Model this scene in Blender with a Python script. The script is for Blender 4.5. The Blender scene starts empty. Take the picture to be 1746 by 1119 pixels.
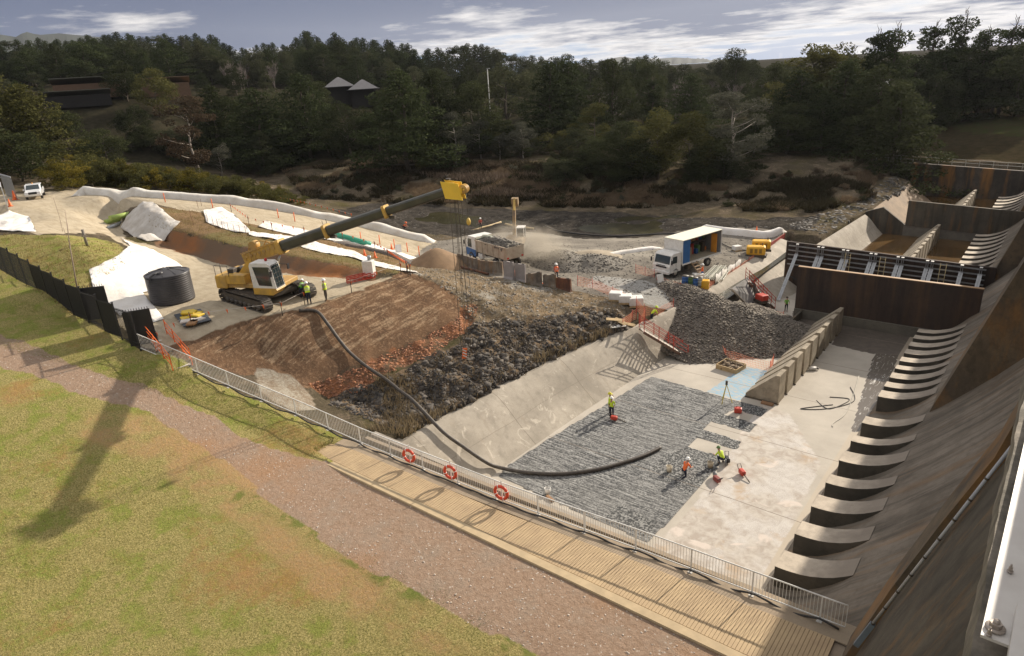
import bpy, bmesh, math, random
import numpy as np
from mathutils import Vector, Matrix, Euler, geometry
from mathutils.bvhtree import BVHTree
S = bpy.context.scene
COL = S.collection
R = math.radians
random.seed(7); RNG = np.random.default_rng(7)
# ---------------------------------------------------------------- camera
F_PX, PITCH, ROLL, YAW, CAM_H = 1145.0, R(21), R(3.6), R(40), 25.0
PW, PH = 1746.0, 1119.0
_fw = np.array([-math.sin(YAW)*math.cos(PITCH), math.cos(YAW)*math.cos(PITCH), -math.sin(PITCH)])
_r0 = np.array([math.cos(YAW), math.sin(YAW), 0.0]); _u0 = np.cross(_r0, _fw)
_rt = _r0*math.cos(ROLL) - _u0*math.sin(ROLL); _up = _u0*math.cos(ROLL) + _r0*math.sin(ROLL)
CAM = np.array([0, 0, CAM_H])
cd = bpy.data.cameras.new('camera'); cam = bpy.data.objects.new('camera', cd); COL.objects.link(cam)
cd.sensor_width = 36; cd.lens = F_PX/PW*36; cd.clip_start = .2; cd.clip_end = 30000
m = Matrix(((_rt[0], _up[0], -_fw[0], 0), (_rt[1], _up[1], -_fw[1], 0), (_rt[2], _up[2], -_fw[2], CAM_H), (0, 0, 0, 1)))
cam.matrix_world = m; S.camera = cam
# ---------------------------------------------------------------- sun, sky
SUN_AZ, SUN_EL = R(81), R(25)
sv = Vector((math.cos(SUN_AZ)*math.cos(SUN_EL), math.sin(SUN_AZ)*math.cos(SUN_EL), math.sin(SUN_EL)))
sd = bpy.data.lights.new('sun', 'SUN'); sd.energy = 4.9; sd.angle = R(.55); sd.color = (1, .89, .74)
so = bpy.data.objects.new('sun', sd); COL.objects.link(so); so.rotation_euler = sv.to_track_quat('Z', 'Y').to_euler()
S.view_settings.view_transform = 'Standard'; S.view_settings.look = 'None'
S.view_settings.exposure = 0.6; S.view_settings.gamma = 1
S.render.resolution_x, S.render.resolution_y = 1024, 656

class NT:
    def __init__(s, nt): s.nt = nt; s.n = nt.nodes; s.l = nt.links
    def add(s, t, ins=None, **kw):
        n = s.n.new(t)
        for k, v in kw.items(): setattr(n, k, v)
        for k, v in (ins or {}).items():
            i = n.inputs[k]
            if isinstance(v, bpy.types.NodeSocket): s.l.new(v, i)
            else: i.default_value = v
        return n
    def noise(s, vec, scale, detail=3, rough=.55, out=0, dist=0):
        n = s.add('ShaderNodeTexNoise', {'Scale': scale, 'Detail': detail, 'Roughness': rough, 'Distortion': dist})
        if vec is not None: s.l.new(vec, n.inputs['Vector'])
        return n.outputs[out]
    def vor(s, vec, scale, feature='F1', out='Distance'):
        n = s.add('ShaderNodeTexVoronoi', {'Scale': scale}, feature=feature)
        if vec is not None: s.l.new(vec, n.inputs['Vector'])
        return n.outputs[out]
    def math(s, op, a, b=0., c=None, clamp=False):
        n = s.add('ShaderNodeMath', operation=op, use_clamp=clamp)
        for i, v in enumerate((a, b) if c is None else (a, b, c)):
            if isinstance(v, bpy.types.NodeSocket): s.l.new(v, n.inputs[i])
            else: n.inputs[i].default_value = v
        return n.outputs[0]
    def ramp(s, f, a, b, lo=0., hi=1.):
        n = s.add('ShaderNodeMapRange', {'Value': f, 'From Min': a, 'From Max': b, 'To Min': lo, 'To Max': hi}, clamp=True)
        return n.outputs[0]
    def mix(s, f, a, b, mode='MIX'):
        n = s.add('ShaderNodeMix', data_type='RGBA', blend_type=mode)
        for k, v in ((0, f), (6, a), (7, b)):
            if isinstance(v, bpy.types.NodeSocket): s.l.new(v, n.inputs[k])
            else: n.inputs[k].default_value = (*v, 1) if isinstance(v, (tuple, list)) and len(v) == 3 else v
        return n.outputs[2]
    def attr(s, name, out='Fac'): return s.add('ShaderNodeAttribute', attribute_name=name).outputs[out]
    def mapping(s, vec, scale=(1, 1, 1), rot=(0, 0, 0), loc=(0, 0, 0)):
        return s.add('ShaderNodeMapping', {'Vector': vec, 'Scale': scale, 'Rotation': rot, 'Location': loc}).outputs[0]
    def bump(s, h, dist, strength=1.):
        return s.add('ShaderNodeBump', {'Height': h, 'Distance': dist, 'Strength': strength}).outputs[0]

world = bpy.data.worlds.new('World'); S.world = world; world.use_nodes = True
w = NT(world.node_tree); w.n.clear()
sky = w.add('ShaderNodeTexSky', sky_type='NISHITA', sun_disc=False, sun_elevation=SUN_EL, sun_rotation=math.pi/2-SUN_AZ, altitude=600., air_density=1.2, dust_density=1.6)
tc = w.add('ShaderNodeTexCoord').outputs['Generated']
sep = w.add('ShaderNodeSeparateXYZ', {'Vector': tc}); zz = w.math('MAXIMUM', sep.outputs[2], 0.)
den = w.math('ADD', zz, .075)
cx_ = w.math('DIVIDE', sep.outputs[0], den); cy_ = w.math('DIVIDE', sep.outputs[1], den)
cv = w.add('ShaderNodeCombineXYZ', {'X': cx_, 'Y': cy_, 'Z': 0.}).outputs[0]
n1 = w.noise(cv, .42, 9, .56); n2 = w.noise(w.mapping(cv, loc=(5, 3, 1)), .95, 9, .6)
cover = w.math('ADD', w.math('MULTIPLY', n1, .65), w.math('MULTIPLY', n2, .35))
lift = w.ramp(zz, .022, .075, -.015, .15)             # thicker cloud overhead, broken towards the horizon
cover = w.math('ADD', cover, lift)
cl = w.ramp(cover, .435, .505); dk = w.ramp(w.math('ADD', cover, w.math('MULTIPLY', w.math('SUBTRACT', w.noise(cv, 3.2, 6, .6), .5), .2)), .485, .60)
dk = w.math('MULTIPLY', dk, w.ramp(zz, .16, .4, 1., .12)); ccol = w.mix(dk, (8.2, 7.9, 7.7), (1.0, 1.35, 2.35))  # clouds kept pale overhead, out of view, to lift the fill light
skyc = w.mix(cl, w.mix(.8, sky.outputs[0], (1.9, 3.7, 6.6)), ccol)
w.add('ShaderNodeOutputWorld', {'Surface': w.add('ShaderNodeBackground', {'Color': skyc, 'Strength': .072}).outputs[0]})

# ---------------------------------------------------------------- helpers
def ray(px, py):
    d = _fw*F_PX + _rt*(px-PW/2) - _up*(py-PH/2); return d/np.linalg.norm(d)
def at(px, py, z=0.):
    d = ray(px, py); return Vector(CAM + d*((z-CAM_H)/d[2]))
def aty(px, py, y):
    d = ray(px, py); return Vector(CAM + d*(y/d[1]))
def proj(P):
    P = np.asarray(P, float); d = P - CAM; zc = d@_fw; zs = np.where(zc > .5, zc, np.nan)
    return PW/2 + F_PX*(d@_rt)/zs, PH/2 - F_PX*(d@_up)/zs, zc
def top_z(p, py):
    "height of the point straight above p that sits on photo row py"
    lo, hi = -5., 140.
    for _ in range(40):
        mid = (lo+hi)/2
        if proj((p[0], p[1], p[2]+mid))[1] > py: lo = mid
        else: hi = mid
    return lo
def inpoly(x, y, poly):
    x = np.asarray(x, float); y = np.asarray(y, float); r = np.zeros(x.shape, bool); n = len(poly)
    for i in range(n):
        x1, y1 = poly[i]; x2, y2 = poly[(i+1) % n]
        if y1 == y2: continue
        c = ((y1 > y) != (y2 > y)) & (x < (x2-x1)*(y-y1)/(y2-y1)+x1); r ^= c
    return r
_T = RNG.random((256, 256))
def vnoise(x, y, s=1., seed=0):
    x = np.asarray(x)*s+seed*17.3; y = np.asarray(y)*s+seed*9.1
    xi = np.floor(x).astype(int); yi = np.floor(y).astype(int); fx = x-xi; fy = y-yi
    fx = fx*fx*(3-2*fx); fy = fy*fy*(3-2*fy); g = lambda a, b: _T[a % 256, b % 256]
    return (g(xi, yi)*(1-fx)+g(xi+1, yi)*fx)*(1-fy)+(g(xi, yi+1)*(1-fx)+g(xi+1, yi+1)*fx)*fy
def fbm(x, y, s=1., o=4, seed=0):
    r = 0; a = .5; t = 0
    for k in range(o): r = r + a*vnoise(x, y, s, seed+k*3); t += a; a *= .5; s *= 2.03
    return r/t

MATS = {}
def mat(name, col, rough=.8, var=.25, vs=1.5, bump=0., bs=20., metal=0., col2=None, streak=0., spec=None, coat=0., emit=None, alpha=None):
    """procedural material: base colour broken up by world-scale noise, optional rain streaks and bump"""
    if name in MATS: return MATS[name]
    m = bpy.data.materials.new(name); m.use_nodes = True; t = NT(m.node_tree)
    b = t.n['Principled BSDF']; pos = t.add('ShaderNodeTexCoord').outputs['Object']
    c2 = col2 or tuple(c*(1-var) for c in col)
    f = t.ramp(t.noise(pos, vs, 5, .6), .3, .7); c = t.mix(f, col, c2)
    if streak:
        sp = t.mapping(pos, (3, 3, .25)); c = t.mix(t.math('MULTIPLY', t.ramp(t.noise(sp, 1.4, 4, .65), .45, .75), streak), c, tuple(x*.4 for x in col))
    t.l.new(c, b.inputs['Base Color'])
    b.inputs['Roughness'].default_value = rough; b.inputs['Metallic'].default_value = metal
    if coat: b.inputs['Coat Weight'].default_value = coat
    if spec is not None: b.inputs['Specular IOR Level'].default_value = spec
    if bump: t.l.new(t.bump(t.noise(pos, bs, 4, .65), bump), b.inputs['Normal'])
    if emit: b.inputs['Emission Color'].default_value = (*emit, 1); b.inputs['Emission Strength'].default_value = 1
    MATS[name] = m; return m
def attach(m, fn):
    "let fn edit the node tree"
    t = NT(m.node_tree); fn(t, t.n['Principled BSDF']); return m

def tag(o, label=None, cat=None, group=None, kind=None):
    if label: o['label'] = label
    if cat: o['category'] = cat
    if group: o['group'] = group
    if kind: o['kind'] = kind
    return o
def link(name, me, mats, parent=None, smooth=False):
    o = bpy.data.objects.new(name, me); COL.objects.link(o)
    for mm in (mats if isinstance(mats, (list, tuple)) else [mats]): me.materials.append(mm)
    if parent is not None: o.parent = parent
    if smooth:
        for p in me.polygons: p.use_smooth = True
    return o
def empty(name, loc=(0, 0, 0), rz=0., label=None, cat=None, group=None, scale=1.):
    o = bpy.data.objects.new(name, None); COL.objects.link(o); o.location = loc; o.rotation_euler = (0, 0, rz); o.empty_display_size = .2
    if scale != 1.: o.scale = (scale,)*3
    return tag(o, label, cat, group)
def np_mesh(name, V, Fq, mats, parent=None, smooth=False, mi=None):
    me = bpy.data.meshes.new(name); V = np.asarray(V, np.float32); Fq = np.asarray(Fq, np.int32); k = Fq.shape[1]
    me.vertices.add(len(V)); me.vertices.foreach_set('co', V.ravel())
    me.loops.add(Fq.size); me.loops.foreach_set('vertex_index', Fq.ravel())
    me.polygons.add(len(Fq)); me.polygons.foreach_set('loop_start', np.arange(0, Fq.size, k, dtype=np.int32))
    if mi is not None: me.polygons.foreach_set('material_index', np.asarray(mi, np.int32))
    if smooth: me.polygons.foreach_set('use_smooth', np.ones(len(Fq), bool))
    me.update(calc_edges=True)
    return link(name, me, mats, parent)

class MB:
    "collects shapes, then links them as ONE mesh object"
    def __init__(s): s.v = []; s.f = []; s.m = []; s.sm = []
    def raw(s, V, Fs, mi=0, smooth=False, M=None):
        b = len(s.v)
        s.v += [tuple((M @ Vector(v)) if M is not None else v) for v in V]
        for f in Fs: s.f.append(tuple(b+i for i in f)); s.m.append(mi); s.sm.append(smooth)
        return s
    def box(s, c, d, rot=None, mi=0, taper=(1, 1), bev=0.):
        x, y, z = d[0]/2, d[1]/2, d[2]/2; tx, ty = taper
        if bev:
            b = min(bev, x*.9, y*.9, z*.9); V = []
            for sz, in ((-1,), (1,)):
                pass
            bm = bmesh.new(); bmesh.ops.create_cube(bm, size=1)
            for v in bm.verts:
                k = (tx, ty) if v.co.z > 0 else (1, 1); v.co = Vector((v.co.x*2*x*k[0], v.co.y*2*y*k[1], v.co.z*2*z))
            bmesh.ops.bevel(bm, geom=bm.edges[:], offset=b, segments=2, affect='EDGES', profile=.5)
            V = [v.co.copy() for v in bm.verts]; Fs = [[v.index for v in f.verts] for f in bm.faces]; bm.free()
        else:
            V = [Vector((a*x*(tx if e > 0 else 1), b_*y*(ty if e > 0 else 1), e*z)) for e in (-1, 1) for a, b_ in ((-1, -1), (1, -1), (1, 1), (-1, 1))]
            Fs = [(3, 2, 1, 0), (4, 5, 6, 7), (0, 1, 5, 4), (1, 2, 6, 5), (2, 3, 7, 6), (3, 0, 4, 7)]
        M = Matrix.Translation(c) @ (rot.to_4x4() if rot is not None else Matrix.Identity(4))
        return s.raw(V, Fs, mi, False, M)
    def bar(s, a, b, wd, h=None, mi=0):
        "box beam from a to b"
        a, b = Vector(a), Vector(b); d = b-a; L = d.length
        if L < 1e-6: return s
        q = d.to_track_quat('X', 'Z').to_matrix(); return s.box((a+b)/2, (L, wd, h or wd), q, mi)
    def tube(s, pts, r, n=8, mi=0, caps=True, smooth=True):
        pts = [Vector(p) for p in pts]; rs = r if isinstance(r, (list, tuple)) else [r]*len(pts)
        b = len(s.v); N = len(pts); up = None
        for i, p in enumerate(pts):
            t = (pts[min(i+1, N-1)]-pts[max(i-1, 0)]).normalized()
            if up is None: up = t.orthogonal().normalized()
            else:
                up = (up - t*up.dot(t)); up = up.normalized() if up.length > 1e-6 else t.orthogonal().normalized()
            w_ = t.cross(up)
            for k in range(n):
                a = 2*math.pi*k/n; s.v.append(tuple(p+(up*math.cos(a)+w_*math.sin(a))*rs[i]))
        for i in range(N-1):
            for k in range(n):
                s.f.append((b+i*n+k, b+i*n+(k+1) % n, b+(i+1)*n+(k+1) % n, b+(i+1)*n+k)); s.m.append(mi); s.sm.append(smooth)
        if caps:
            s.f.append(tuple(b+k for k in range(n))[::-1]); s.m.append(mi); s.sm.append(False)
            s.f.append(tuple(b+(N-1)*n+k for k in range(n))); s.m.append(mi); s.sm.append(False)
        return s
    def cyl(s, a, b, r, r2=None, n=16, mi=0): return s.tube([a, b], [r, r if r2 is None else r2], n, mi)
    def lathe(s, prof, n=24, M=None, mi=0, smooth=True, closed=False):
        V = [(r*math.cos(2*math.pi*k/n), r*math.sin(2*math.pi*k/n), z) for r, z in prof for k in range(n)]
        P = len(prof); rng_ = range(P if closed else P-1)
        Fs = [(i*n+k, i*n+(k+1) % n, ((i+1) % P)*n+(k+1) % n, ((i+1) % P)*n+k) for i in rng_ for k in range(n)]
        return s.raw(V, Fs, mi, smooth, M)
    def prism(s, poly, a, b, axis='y', mi=0, M=None):
        "extrude a 2D outline (given in the two other axes) from a to b"
        f = {'y': lambda p, t: (p[0], t, p[1]), 'x': lambda p, t: (t, p[0], p[1]), 'z': lambda p, t: (p[0], p[1], t)}[axis]
        n = len(poly); V = [f(p, a) for p in poly]+[f(p, b) for p in poly]
        Fs = [tuple(range(n))[::-1], tuple(range(n, 2*n))]+[(i, (i+1) % n, n+(i+1) % n, n+i) for i in range(n)]
        return s.raw(V, Fs, mi, False, M)
    def quad(s, a, b, c, d, mi=0): return s.raw([a, b, c, d], [(0, 1, 2, 3)], mi)
    def build(s, name, mats, parent=None):
        me = bpy.data.meshes.new(name); me.from_pydata([tuple(v) for v in s.v], [], s.f)
        me.polygons.foreach_set('material_index', s.m); me.polygons.foreach_set('use_smooth', s.sm)
        bm = bmesh.new(); bm.from_mesh(me); bmesh.ops.recalc_face_normals(bm, faces=bm.faces); bm.to_mesh(me); bm.free()
        return link(name, me, mats, parent)
def copy_tree(o, parent=None):
    c = o.copy(); COL.objects.link(c)
    if parent is not None: c.parent = parent
    for ch in list(o.children): copy_tree(ch, c)
    return c
def resample(P, step):
    P = [Vector(p) for p in P]; out = []
    for a, b in zip(P, P[1:]):
        n = max(1, int((b-a).length/step))
        out += [a.lerp(b, i/n) for i in range(n)]
    return out+[P[-1]]
# ---------------------------------------------------------------- ground
FENCE_PX = [(1440, 1075, 4.2), (1100, 945, 4.2), (860, 858, 4.2), (620, 760, 4.2), (520, 715, 5), (400, 665, 6.5), (300, 622, 7.7), (240, 597, 8.5), (130, 540, 9.5), (0, 460, 11), (-150, 385, 12.3)]
FENCE = [at(*p) for p in FENCE_PX]
fx_ = np.array([p.x for p in FENCE])[::-1]; fy_ = np.array([p.y for p in FENCE])[::-1]; fz_ = np.array([p.z for p in FENCE])[::-1]
TP = []
def L(*pts, step=2.): TP.extend(resample([at(*p) for p in pts], step))
for x in np.arange(2, -140, -3.):
    zf = float(np.interp(x, fx_, fz_))-.06; y0 = float(np.interp(x, fx_, fy_))
    for d in (0, 3.5, 7, 11, 16, 24, 40, 70): TP.append(Vector((x, y0-d, zf-min(17, max(0, d-6.5))*.06)))
WT = 3.1    # top of the basin's sloped side wall
WALLTOP = [(700, 747, WT), (739, 722, WT), (825, 679, WT), (914, 629, WT), (1007, 586, WT), (1086, 558, WT), (1146, 528, WT), (1205, 498, WT), (1250, 466, WT), (1290, 440, WT), (1342, 402, WT)]
L(*WALLTOP)
L((290, 592, 8.9), (300, 584, 9.25), (350, 561, 9.25), (499, 529, 9.25), (544, 517, 9.25), (636, 486, 9.25), (684, 463, 9.25), step=1)
L((310, 604, 8.2), (360, 628, 6.9), (443, 645, 5.6), (522, 655, 5.2), (618, 617, 5.4), (711, 580, 5.7), (780, 549, 6.1), step=1)
L((790, 520, 6.6), (780, 490, 7.6), (730, 470, 8.9))
L((560, 690, 3.6), (620, 690, 3.4), (680, 680, 3.4)); L((640, 650, 4.5), (740, 620, 4.6), (800, 590, 4.9), (880, 570, 4.7), (960, 560, 4.2), (1030, 550, 3.7))
L((800, 480, 6.9), (870, 500, 5.9), (950, 510, 4.9), (1040, 520, 4.1)); L((820, 540, 5.6), (900, 540, 5.2), (1000, 540, 4.2))
for p in [(225, 405), (400, 458), (520, 472), (640, 480), (290, 423), (300, 530), (450, 500), (560, 500), (330, 470), (620, 490)]: TP.append(at(*p, 9.25))
L((290, 419, 9.3), (400, 453, 9.3), (520, 466, 9.3), (645, 474, 9.3), step=1.2)
L((262, 392, 11.2), (300, 390, 11), (380, 413, 10.8), (460, 428, 10.5), (600, 452, 9.9), (655, 463, 9.6), step=1.2)
L((330, 362, 11.2), (450, 398, 10.3), (600, 430, 8.6), (700, 452, 6.6))
L((245, 348, 12.2), (268, 366, 11.9), step=.8); L((197, 372, 10.1), (205, 395, 9.5), (225, 410, 9.3), (262, 418, 9.25))
L((30, 350, 13), (100, 340, 12.7), (150, 390, 11), (100, 370, 12)); TP.append(at(60, 395, 12.3)); TP.append(at(0, 330, 13.2)); TP.append(at(-120, 330, 14))
L((130, 335, 12.9), (200, 338, 12.7), (300, 345, 12), (400, 357, 10.8), (500, 372, 9.3), (600, 392, 7.2), (700, 412, 5.2), (740, 425, 4.6))
L((135, 327, 12.9), (250, 331, 12.6), (400, 345, 10.9), (520, 364, 9), (620, 384, 6.8), (740, 410, 4.5))
L((135, 312, 11.5), (250, 312, 10.5), (400, 325, 8), (500, 345, 6.2), (620, 366, 4.4), (740, 395, 3.1))
for p in [(0, 395, 12.6), (100, 402, 12.2), (150, 430, 12), (200, 436, 11.5), (160, 475, 11.0), (60, 470, 11.8), (150, 520, 9.9), (190, 545, 9.4), (280, 520, 9.25), (250, 470, 9.7), (240, 560, 9.1), (215, 560, 9.1), (100, 480, 11.6)]: TP.append(at(*p))
for p in [(720, 430, 4.6), (800, 437, 4.6), (870, 440, 4.6), (1000, 480, 4.4), (1090, 500, 4.2), (1130, 468, 4.2), (1215, 440, 4.2), (1300, 420, 4.2), (1340, 395, 4.), (1180, 485, 4.0), (1000, 430, 4.4), (900, 420, 4.3), (830, 415, 4.3), (1060, 450, 4.3), (1140, 430, 4.2), (1100, 415, 4.)]: TP.append(at(*p))
L((760, 400, 3.4), (830, 402, 3.2), (900, 405, 3.1), (1000, 412, 3.1), (1100, 405, 3.2), (1180, 395, 3.6), (1260, 385, 3.8), (1345, 385, 3.9))
for p in [(780, 385, 2.2), (870, 388, 2.6), (950, 390, 2.6), (1050, 392, 2.), (1115, 388, 2.2), (800, 372, 2.2), (880, 370, 2.8), (1000, 372, 2.9), (700, 372, 2.7)]: TP.append(at(*p))
for p in [(450, 310, 5.5), (520, 330, 4.2), (600, 345, 3.5), (700, 345, 3.2), (850, 350, 2.9), (1000, 355, 2.8), (1200, 350, 2.9), (1350, 370, 3), (1400, 350, 3.2), (1480, 330, 4), (1180, 375, 2.9), (1260, 370, 3)]: TP.append(at(*p))
for p in [(400, 275, 7), (500, 280, 6), (700, 285, 6.5), (900, 280, 6.5), (1100, 300, 5.5), (1300, 290, 6), (1450, 275, 6.6), (1530, 300, 5)]: TP.append(at(*p))
L((1500, 264, 6.2), (1600, 268, 5.9), (1740, 280, 5.5)); L((1600, 225, 7.4), (1740, 225, 7.8)); L((1660, 183, 9.5), (1746, 180, 9.7)); TP.append(at(1850, 190, 9.7))
TP += [Vector((-21.8, y, 3.1)) for y in range(88, 118, 4)]
TP += [Vector((-26, y, 4.3)) for y in range(112, 134, 4)]; TP += [Vector((-21, y, 3.3)) for y in range(112, 134, 4)]
RING_X = [-700, -300, 0, 250, 500, 850, 1100, 1300, 1500, 1746, 2100]
RING = {178: [16, 16, 14, 10, 7.5, 8.5, 8, 8, 7.5, 9.2, 9.5], 216: [23, 24, 24, 23.6, 20.3, 12.5, 8.5, 8.5, 9.5, 11, 12], 250: [26, 26, 26, 25, 21.5, 14, 9, 9, 11, 14, 15], 330: [34, 34, 33, 31, 26, 17, 9, 9, 12, 15, 17],
        430: [44, 44, 42, 40, 34, 21, 9, 9, 12, 15, 18], 600: [42, 42, 40, 36, 30, 20, 8, 8, 12, 14, 16], 1000: [15]*11, 2500: [8]*11}
def bearing(px):
    py = 118-.063*(px-873); d = ray(px, py); d = np.array([d[0], d[1]]); return d/np.linalg.norm(d)
for r, zs in RING.items():
    for px, z in zip(RING_X, zs):
        b = bearing(px)*r; TP.append(Vector((b[0], b[1], z)))
for x, y, z in ((-8, 6, 8), (0, 10, 10), (5, -30, 14), (60, 20, 14), (60, -60, 14), (-60, -80, 20), (-200, -100, 25), (-700, -200, 30), (40, 170, 9), (60, 300, 14), (400, 300, 16), (400, -200, 15), (300, 2400, 8), (1500, 1500, 8), (-2600, -300, 12), (2400, -900, 12), (-1000, -2400, 12)): TP.append(Vector((x, y, z)))
v2 = [Vector((p.x, p.y)) for p in TP]
co2, _, tri, ov, _, _ = geometry.delaunay_2d_cdt(v2, [], [], 0, .05)
tv = [Vector((c.x, c.y, TP[ov[i][0]].z)) for i, c in enumerate(co2)]
_bt = BVHTree.FromPolygons(tv, [tuple(t) for t in tri])
def axis(segs):
    out = [segs[0][0]]
    for a, b, st in segs:
        n = max(1, int(round(abs(b-a)/st)))
        out += [a+(b-a)*(i+1)/n for i in range(n)]
    return np.array(out)
def geo(a, b, n): return [a+(b-a)*((math.exp(3*(i+1)/n)-1)/(math.exp(3)-1)) for i in range(n)]
GX = np.concatenate([np.array(geo(-260, -2400, 22))[::-1], axis([(-260, -120, 2.2), (-120, -62, .75), (-62, 1, .33)]), axis([(1, 60, 6)])[1:], geo(60, 1500, 10)])
GY = np.concatenate([np.array(geo(-30, -900, 10))[::-1], axis([(-30, 2, 1.6), (2, 60, .33), (60, 132, .65), (132, 300, 2.5)]), geo(300, 2300, 26)])
XX, YY = np.meshgrid(GX, GY, indexing='ij'); nx, ny = XX.shape
ZZ = np.zeros_like(XX)
for i in range(nx):
    for j in range(ny):
        h = _bt.ray_cast(Vector((XX[i, j], YY[i, j], 300)), Vector((0, 0, -1)))
        ZZ[i, j] = h[0].z if h[0] is not None else 8
for _ in range(2):     # soften the triangle creases
    ZZ[1:-1, 1:-1] = .4*ZZ[1:-1, 1:-1]+.15*(ZZ[2:, 1:-1]+ZZ[:-2, 1:-1]+ZZ[1:-1, 2:]+ZZ[1:-1, :-2])
PX, PY, PZ = proj(np.stack([XX, YY, ZZ], -1)); PX = np.nan_to_num(PX, nan=-9e3); PY = np.nan_to_num(PY, nan=9e3)
jx = (fbm(XX, YY, .9, 4, 5)-.5); jy = (fbm(XX, YY, .9, 3, 9)-.5)
amp = 420/np.maximum(PZ, 8)
QX, QY = PX+jx*amp, PY+jy*amp*.8
ZONE = {
 'track': [(-200, 480), (0, 572), (60, 590), (130, 625), (250, 660), (340, 700), (430, 752), (515, 780), (560, 790), (700, 850), (900, 945), (1100, 1040), (1250, 1110), (1500, 1230), (1000, 1250), (930, 1119), (790, 1060), (700, 1000), (600, 955), (480, 870), (400, 800), (250, 700), (150, 680), (60, 640), (0, 625), (-200, 560)],
 'pad': [(-60, 335), (60, 330), (135, 325), (260, 330), (420, 343), (560, 368), (650, 390), (745, 412), (770, 440), (700, 440), (560, 405), (440, 385), (330, 362), (250, 345), (205, 365), (215, 412), (300, 425), (400, 455), (520, 468), (640, 478), (684, 464), (636, 487), (544, 518), (499, 530), (350, 562), (280, 605), (240, 590), (150, 500), (250, 440), (180, 400), (60, 400), (0, 370)],
 'dirt': [(290, 592), (350, 560), (499, 528), (544, 516), (636, 486), (690, 462), (740, 480), (785, 510), (785, 550), (711, 585), (618, 622), (522, 660), (443, 650), (360, 632), (300, 604)],
 'tread': [(310, 590), (400, 552), (544, 520), (684, 466), (750, 495), (775, 520), (740, 550), (640, 590), (560, 610), (480, 625), (380, 615)],
 'orange': [(640, 610), (700, 585), (775, 545), (790, 520), (815, 520), (805, 560), (770, 580), (740, 605), (690, 625), (650, 640), (620, 665), (560, 680), (525, 655), (575, 640)],
 'rock': [(640, 655), (700, 628), (780, 590), (800, 555), (900, 545), (1000, 530), (1060, 535), (1075, 562), (1007, 590), (914, 632), (825, 680), (760, 712), (700, 735), (640, 722), (560, 690), (590, 665)],
 'plateau': [(684, 462), (740, 452), (800, 462), (900, 485), (1000, 500), (1060, 515), (1070, 540), (1000, 532), (900, 548), (800, 558), (785, 520), (740, 480)],
 'gravel': [(745, 412), (800, 400), (900, 395), (1000, 408), (1100, 405), (1180, 392), (1300, 388), (1350, 402), (1290, 445), (1205, 500), (1146, 530), (1060, 512), (960, 492), (860, 475), (770, 455), (700, 445), (720, 425)],
 'pale': [(1015, 470), (1100, 478), (1160, 500), (1180, 520), (1140, 530), (1070, 505), (1000, 490)],
 'cut': [(290, 392), (380, 415), (460, 430), (600, 455), (640, 463), (640, 480), (520, 470), (400, 456), (300, 428), (262, 420), (275, 400)],
 'bank': [(262, 388), (245, 350), (330, 360), (440, 385), (560, 405), (720, 445), (700, 465), (640, 466), (600, 456), (460, 431), (380, 414), (300, 394)],
 'river': [(640, 345), (760, 352), (900, 358), (1020, 362), (1150, 370), (1300, 372), (1400, 368), (1380, 395), (1300, 390), (1180, 395), (1000, 412), (900, 402), (800, 402), (740, 400), (650, 385), (560, 360)],
 'clay': [(150, 700), (330, 715), (480, 800), (600, 905), (760, 1040), (930, 1119), (700, 1119), (560, 1030), (400, 890), (250, 790), (130, 740)],
 'verge': [(395, 830), (480, 862), (600, 930), (700, 975), (860, 1060), (960, 1119), (860, 1119), (790, 1075), (690, 1020), (590, 965), (470, 885), (390, 850)],
 'slab': [(440, 640), (500, 640), (530, 670), (540, 700), (500, 700), (440, 668)],
 'knoll': [(0, 398), (60, 402), (100, 402), (150, 405), (200, 415), (225, 440), (160, 460), (155, 490), (180, 520), (215, 560), (130, 540), (0, 455), (-200, 380)],
 'lush': [(1590, 195), (1746, 200), (1800, 240), (1650, 225), (1580, 210)],
 'farslope': [(1450, 290), (1480, 240), (1560, 200), (1700, 170), (1900, 170), (1900, 290), (1600, 265), (1500, 262)]}
MASK = {k: inpoly(QX, QY, v).astype(float) for k, v in ZONE.items()}
nearg = ((YY < np.interp(XX, fx_, fy_)+.15) & (XX > -150)).astype(float)
MASK['grass'] = np.maximum(nearg, MASK.pop('knoll'))
for k in ('pad', 'dirt', 'tread', 'rock', 'orange', 'plateau', 'gravel', 'cut', 'bank', 'river', 'pale', 'slab'): MASK[k] *= (1-nearg)
MASK['track'] *= nearg
dist = np.hypot(XX, YY)
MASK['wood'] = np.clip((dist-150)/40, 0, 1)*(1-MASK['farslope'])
def blur(a):
    b = a.copy(); b[1:-1, 1:-1] = .5*a[1:-1, 1:-1]+.125*(a[2:, 1:-1]+a[:-2, 1:-1]+a[1:-1, 2:]+a[1:-1, :-2]); return b
for k in MASK: MASK[k] = blur(MASK[k])
dm = MASK['dirt'] > .3
for _ in range(14):
    Z2 = ZZ.copy(); Z2[1:-1, 1:-1] = .4*ZZ[1:-1, 1:-1]+.15*(ZZ[2:, 1:-1]+ZZ[:-2, 1:-1]+ZZ[1:-1, 2:]+ZZ[1:-1, :-2]); ZZ[dm] = Z2[dm]
rk = np.abs(fbm(XX, YY, .55, 5, 31)-.5)*2; rk2 = np.abs(fbm(XX+.35*YY, YY-.2*XX, 1.3, 4, 12)-.5)*2
rk3 = np.abs(fbm(XX, YY*1.4, 2.1, 3, 15)-.5)*2; ZZ += MASK['rock']*((.5-rk)*.9+(.4-rk2)*.6-rk3*.25)
ZZ += MASK['orange']*(fbm(XX, YY, 1.1, 4, 3)-.5)*.9
ZZ += MASK['dirt']*((fbm(XX, YY, .35, 4, 44)-.5)*.3+(fbm(XX, YY, 1.6, 3, 4)-.5)*.22)
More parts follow.
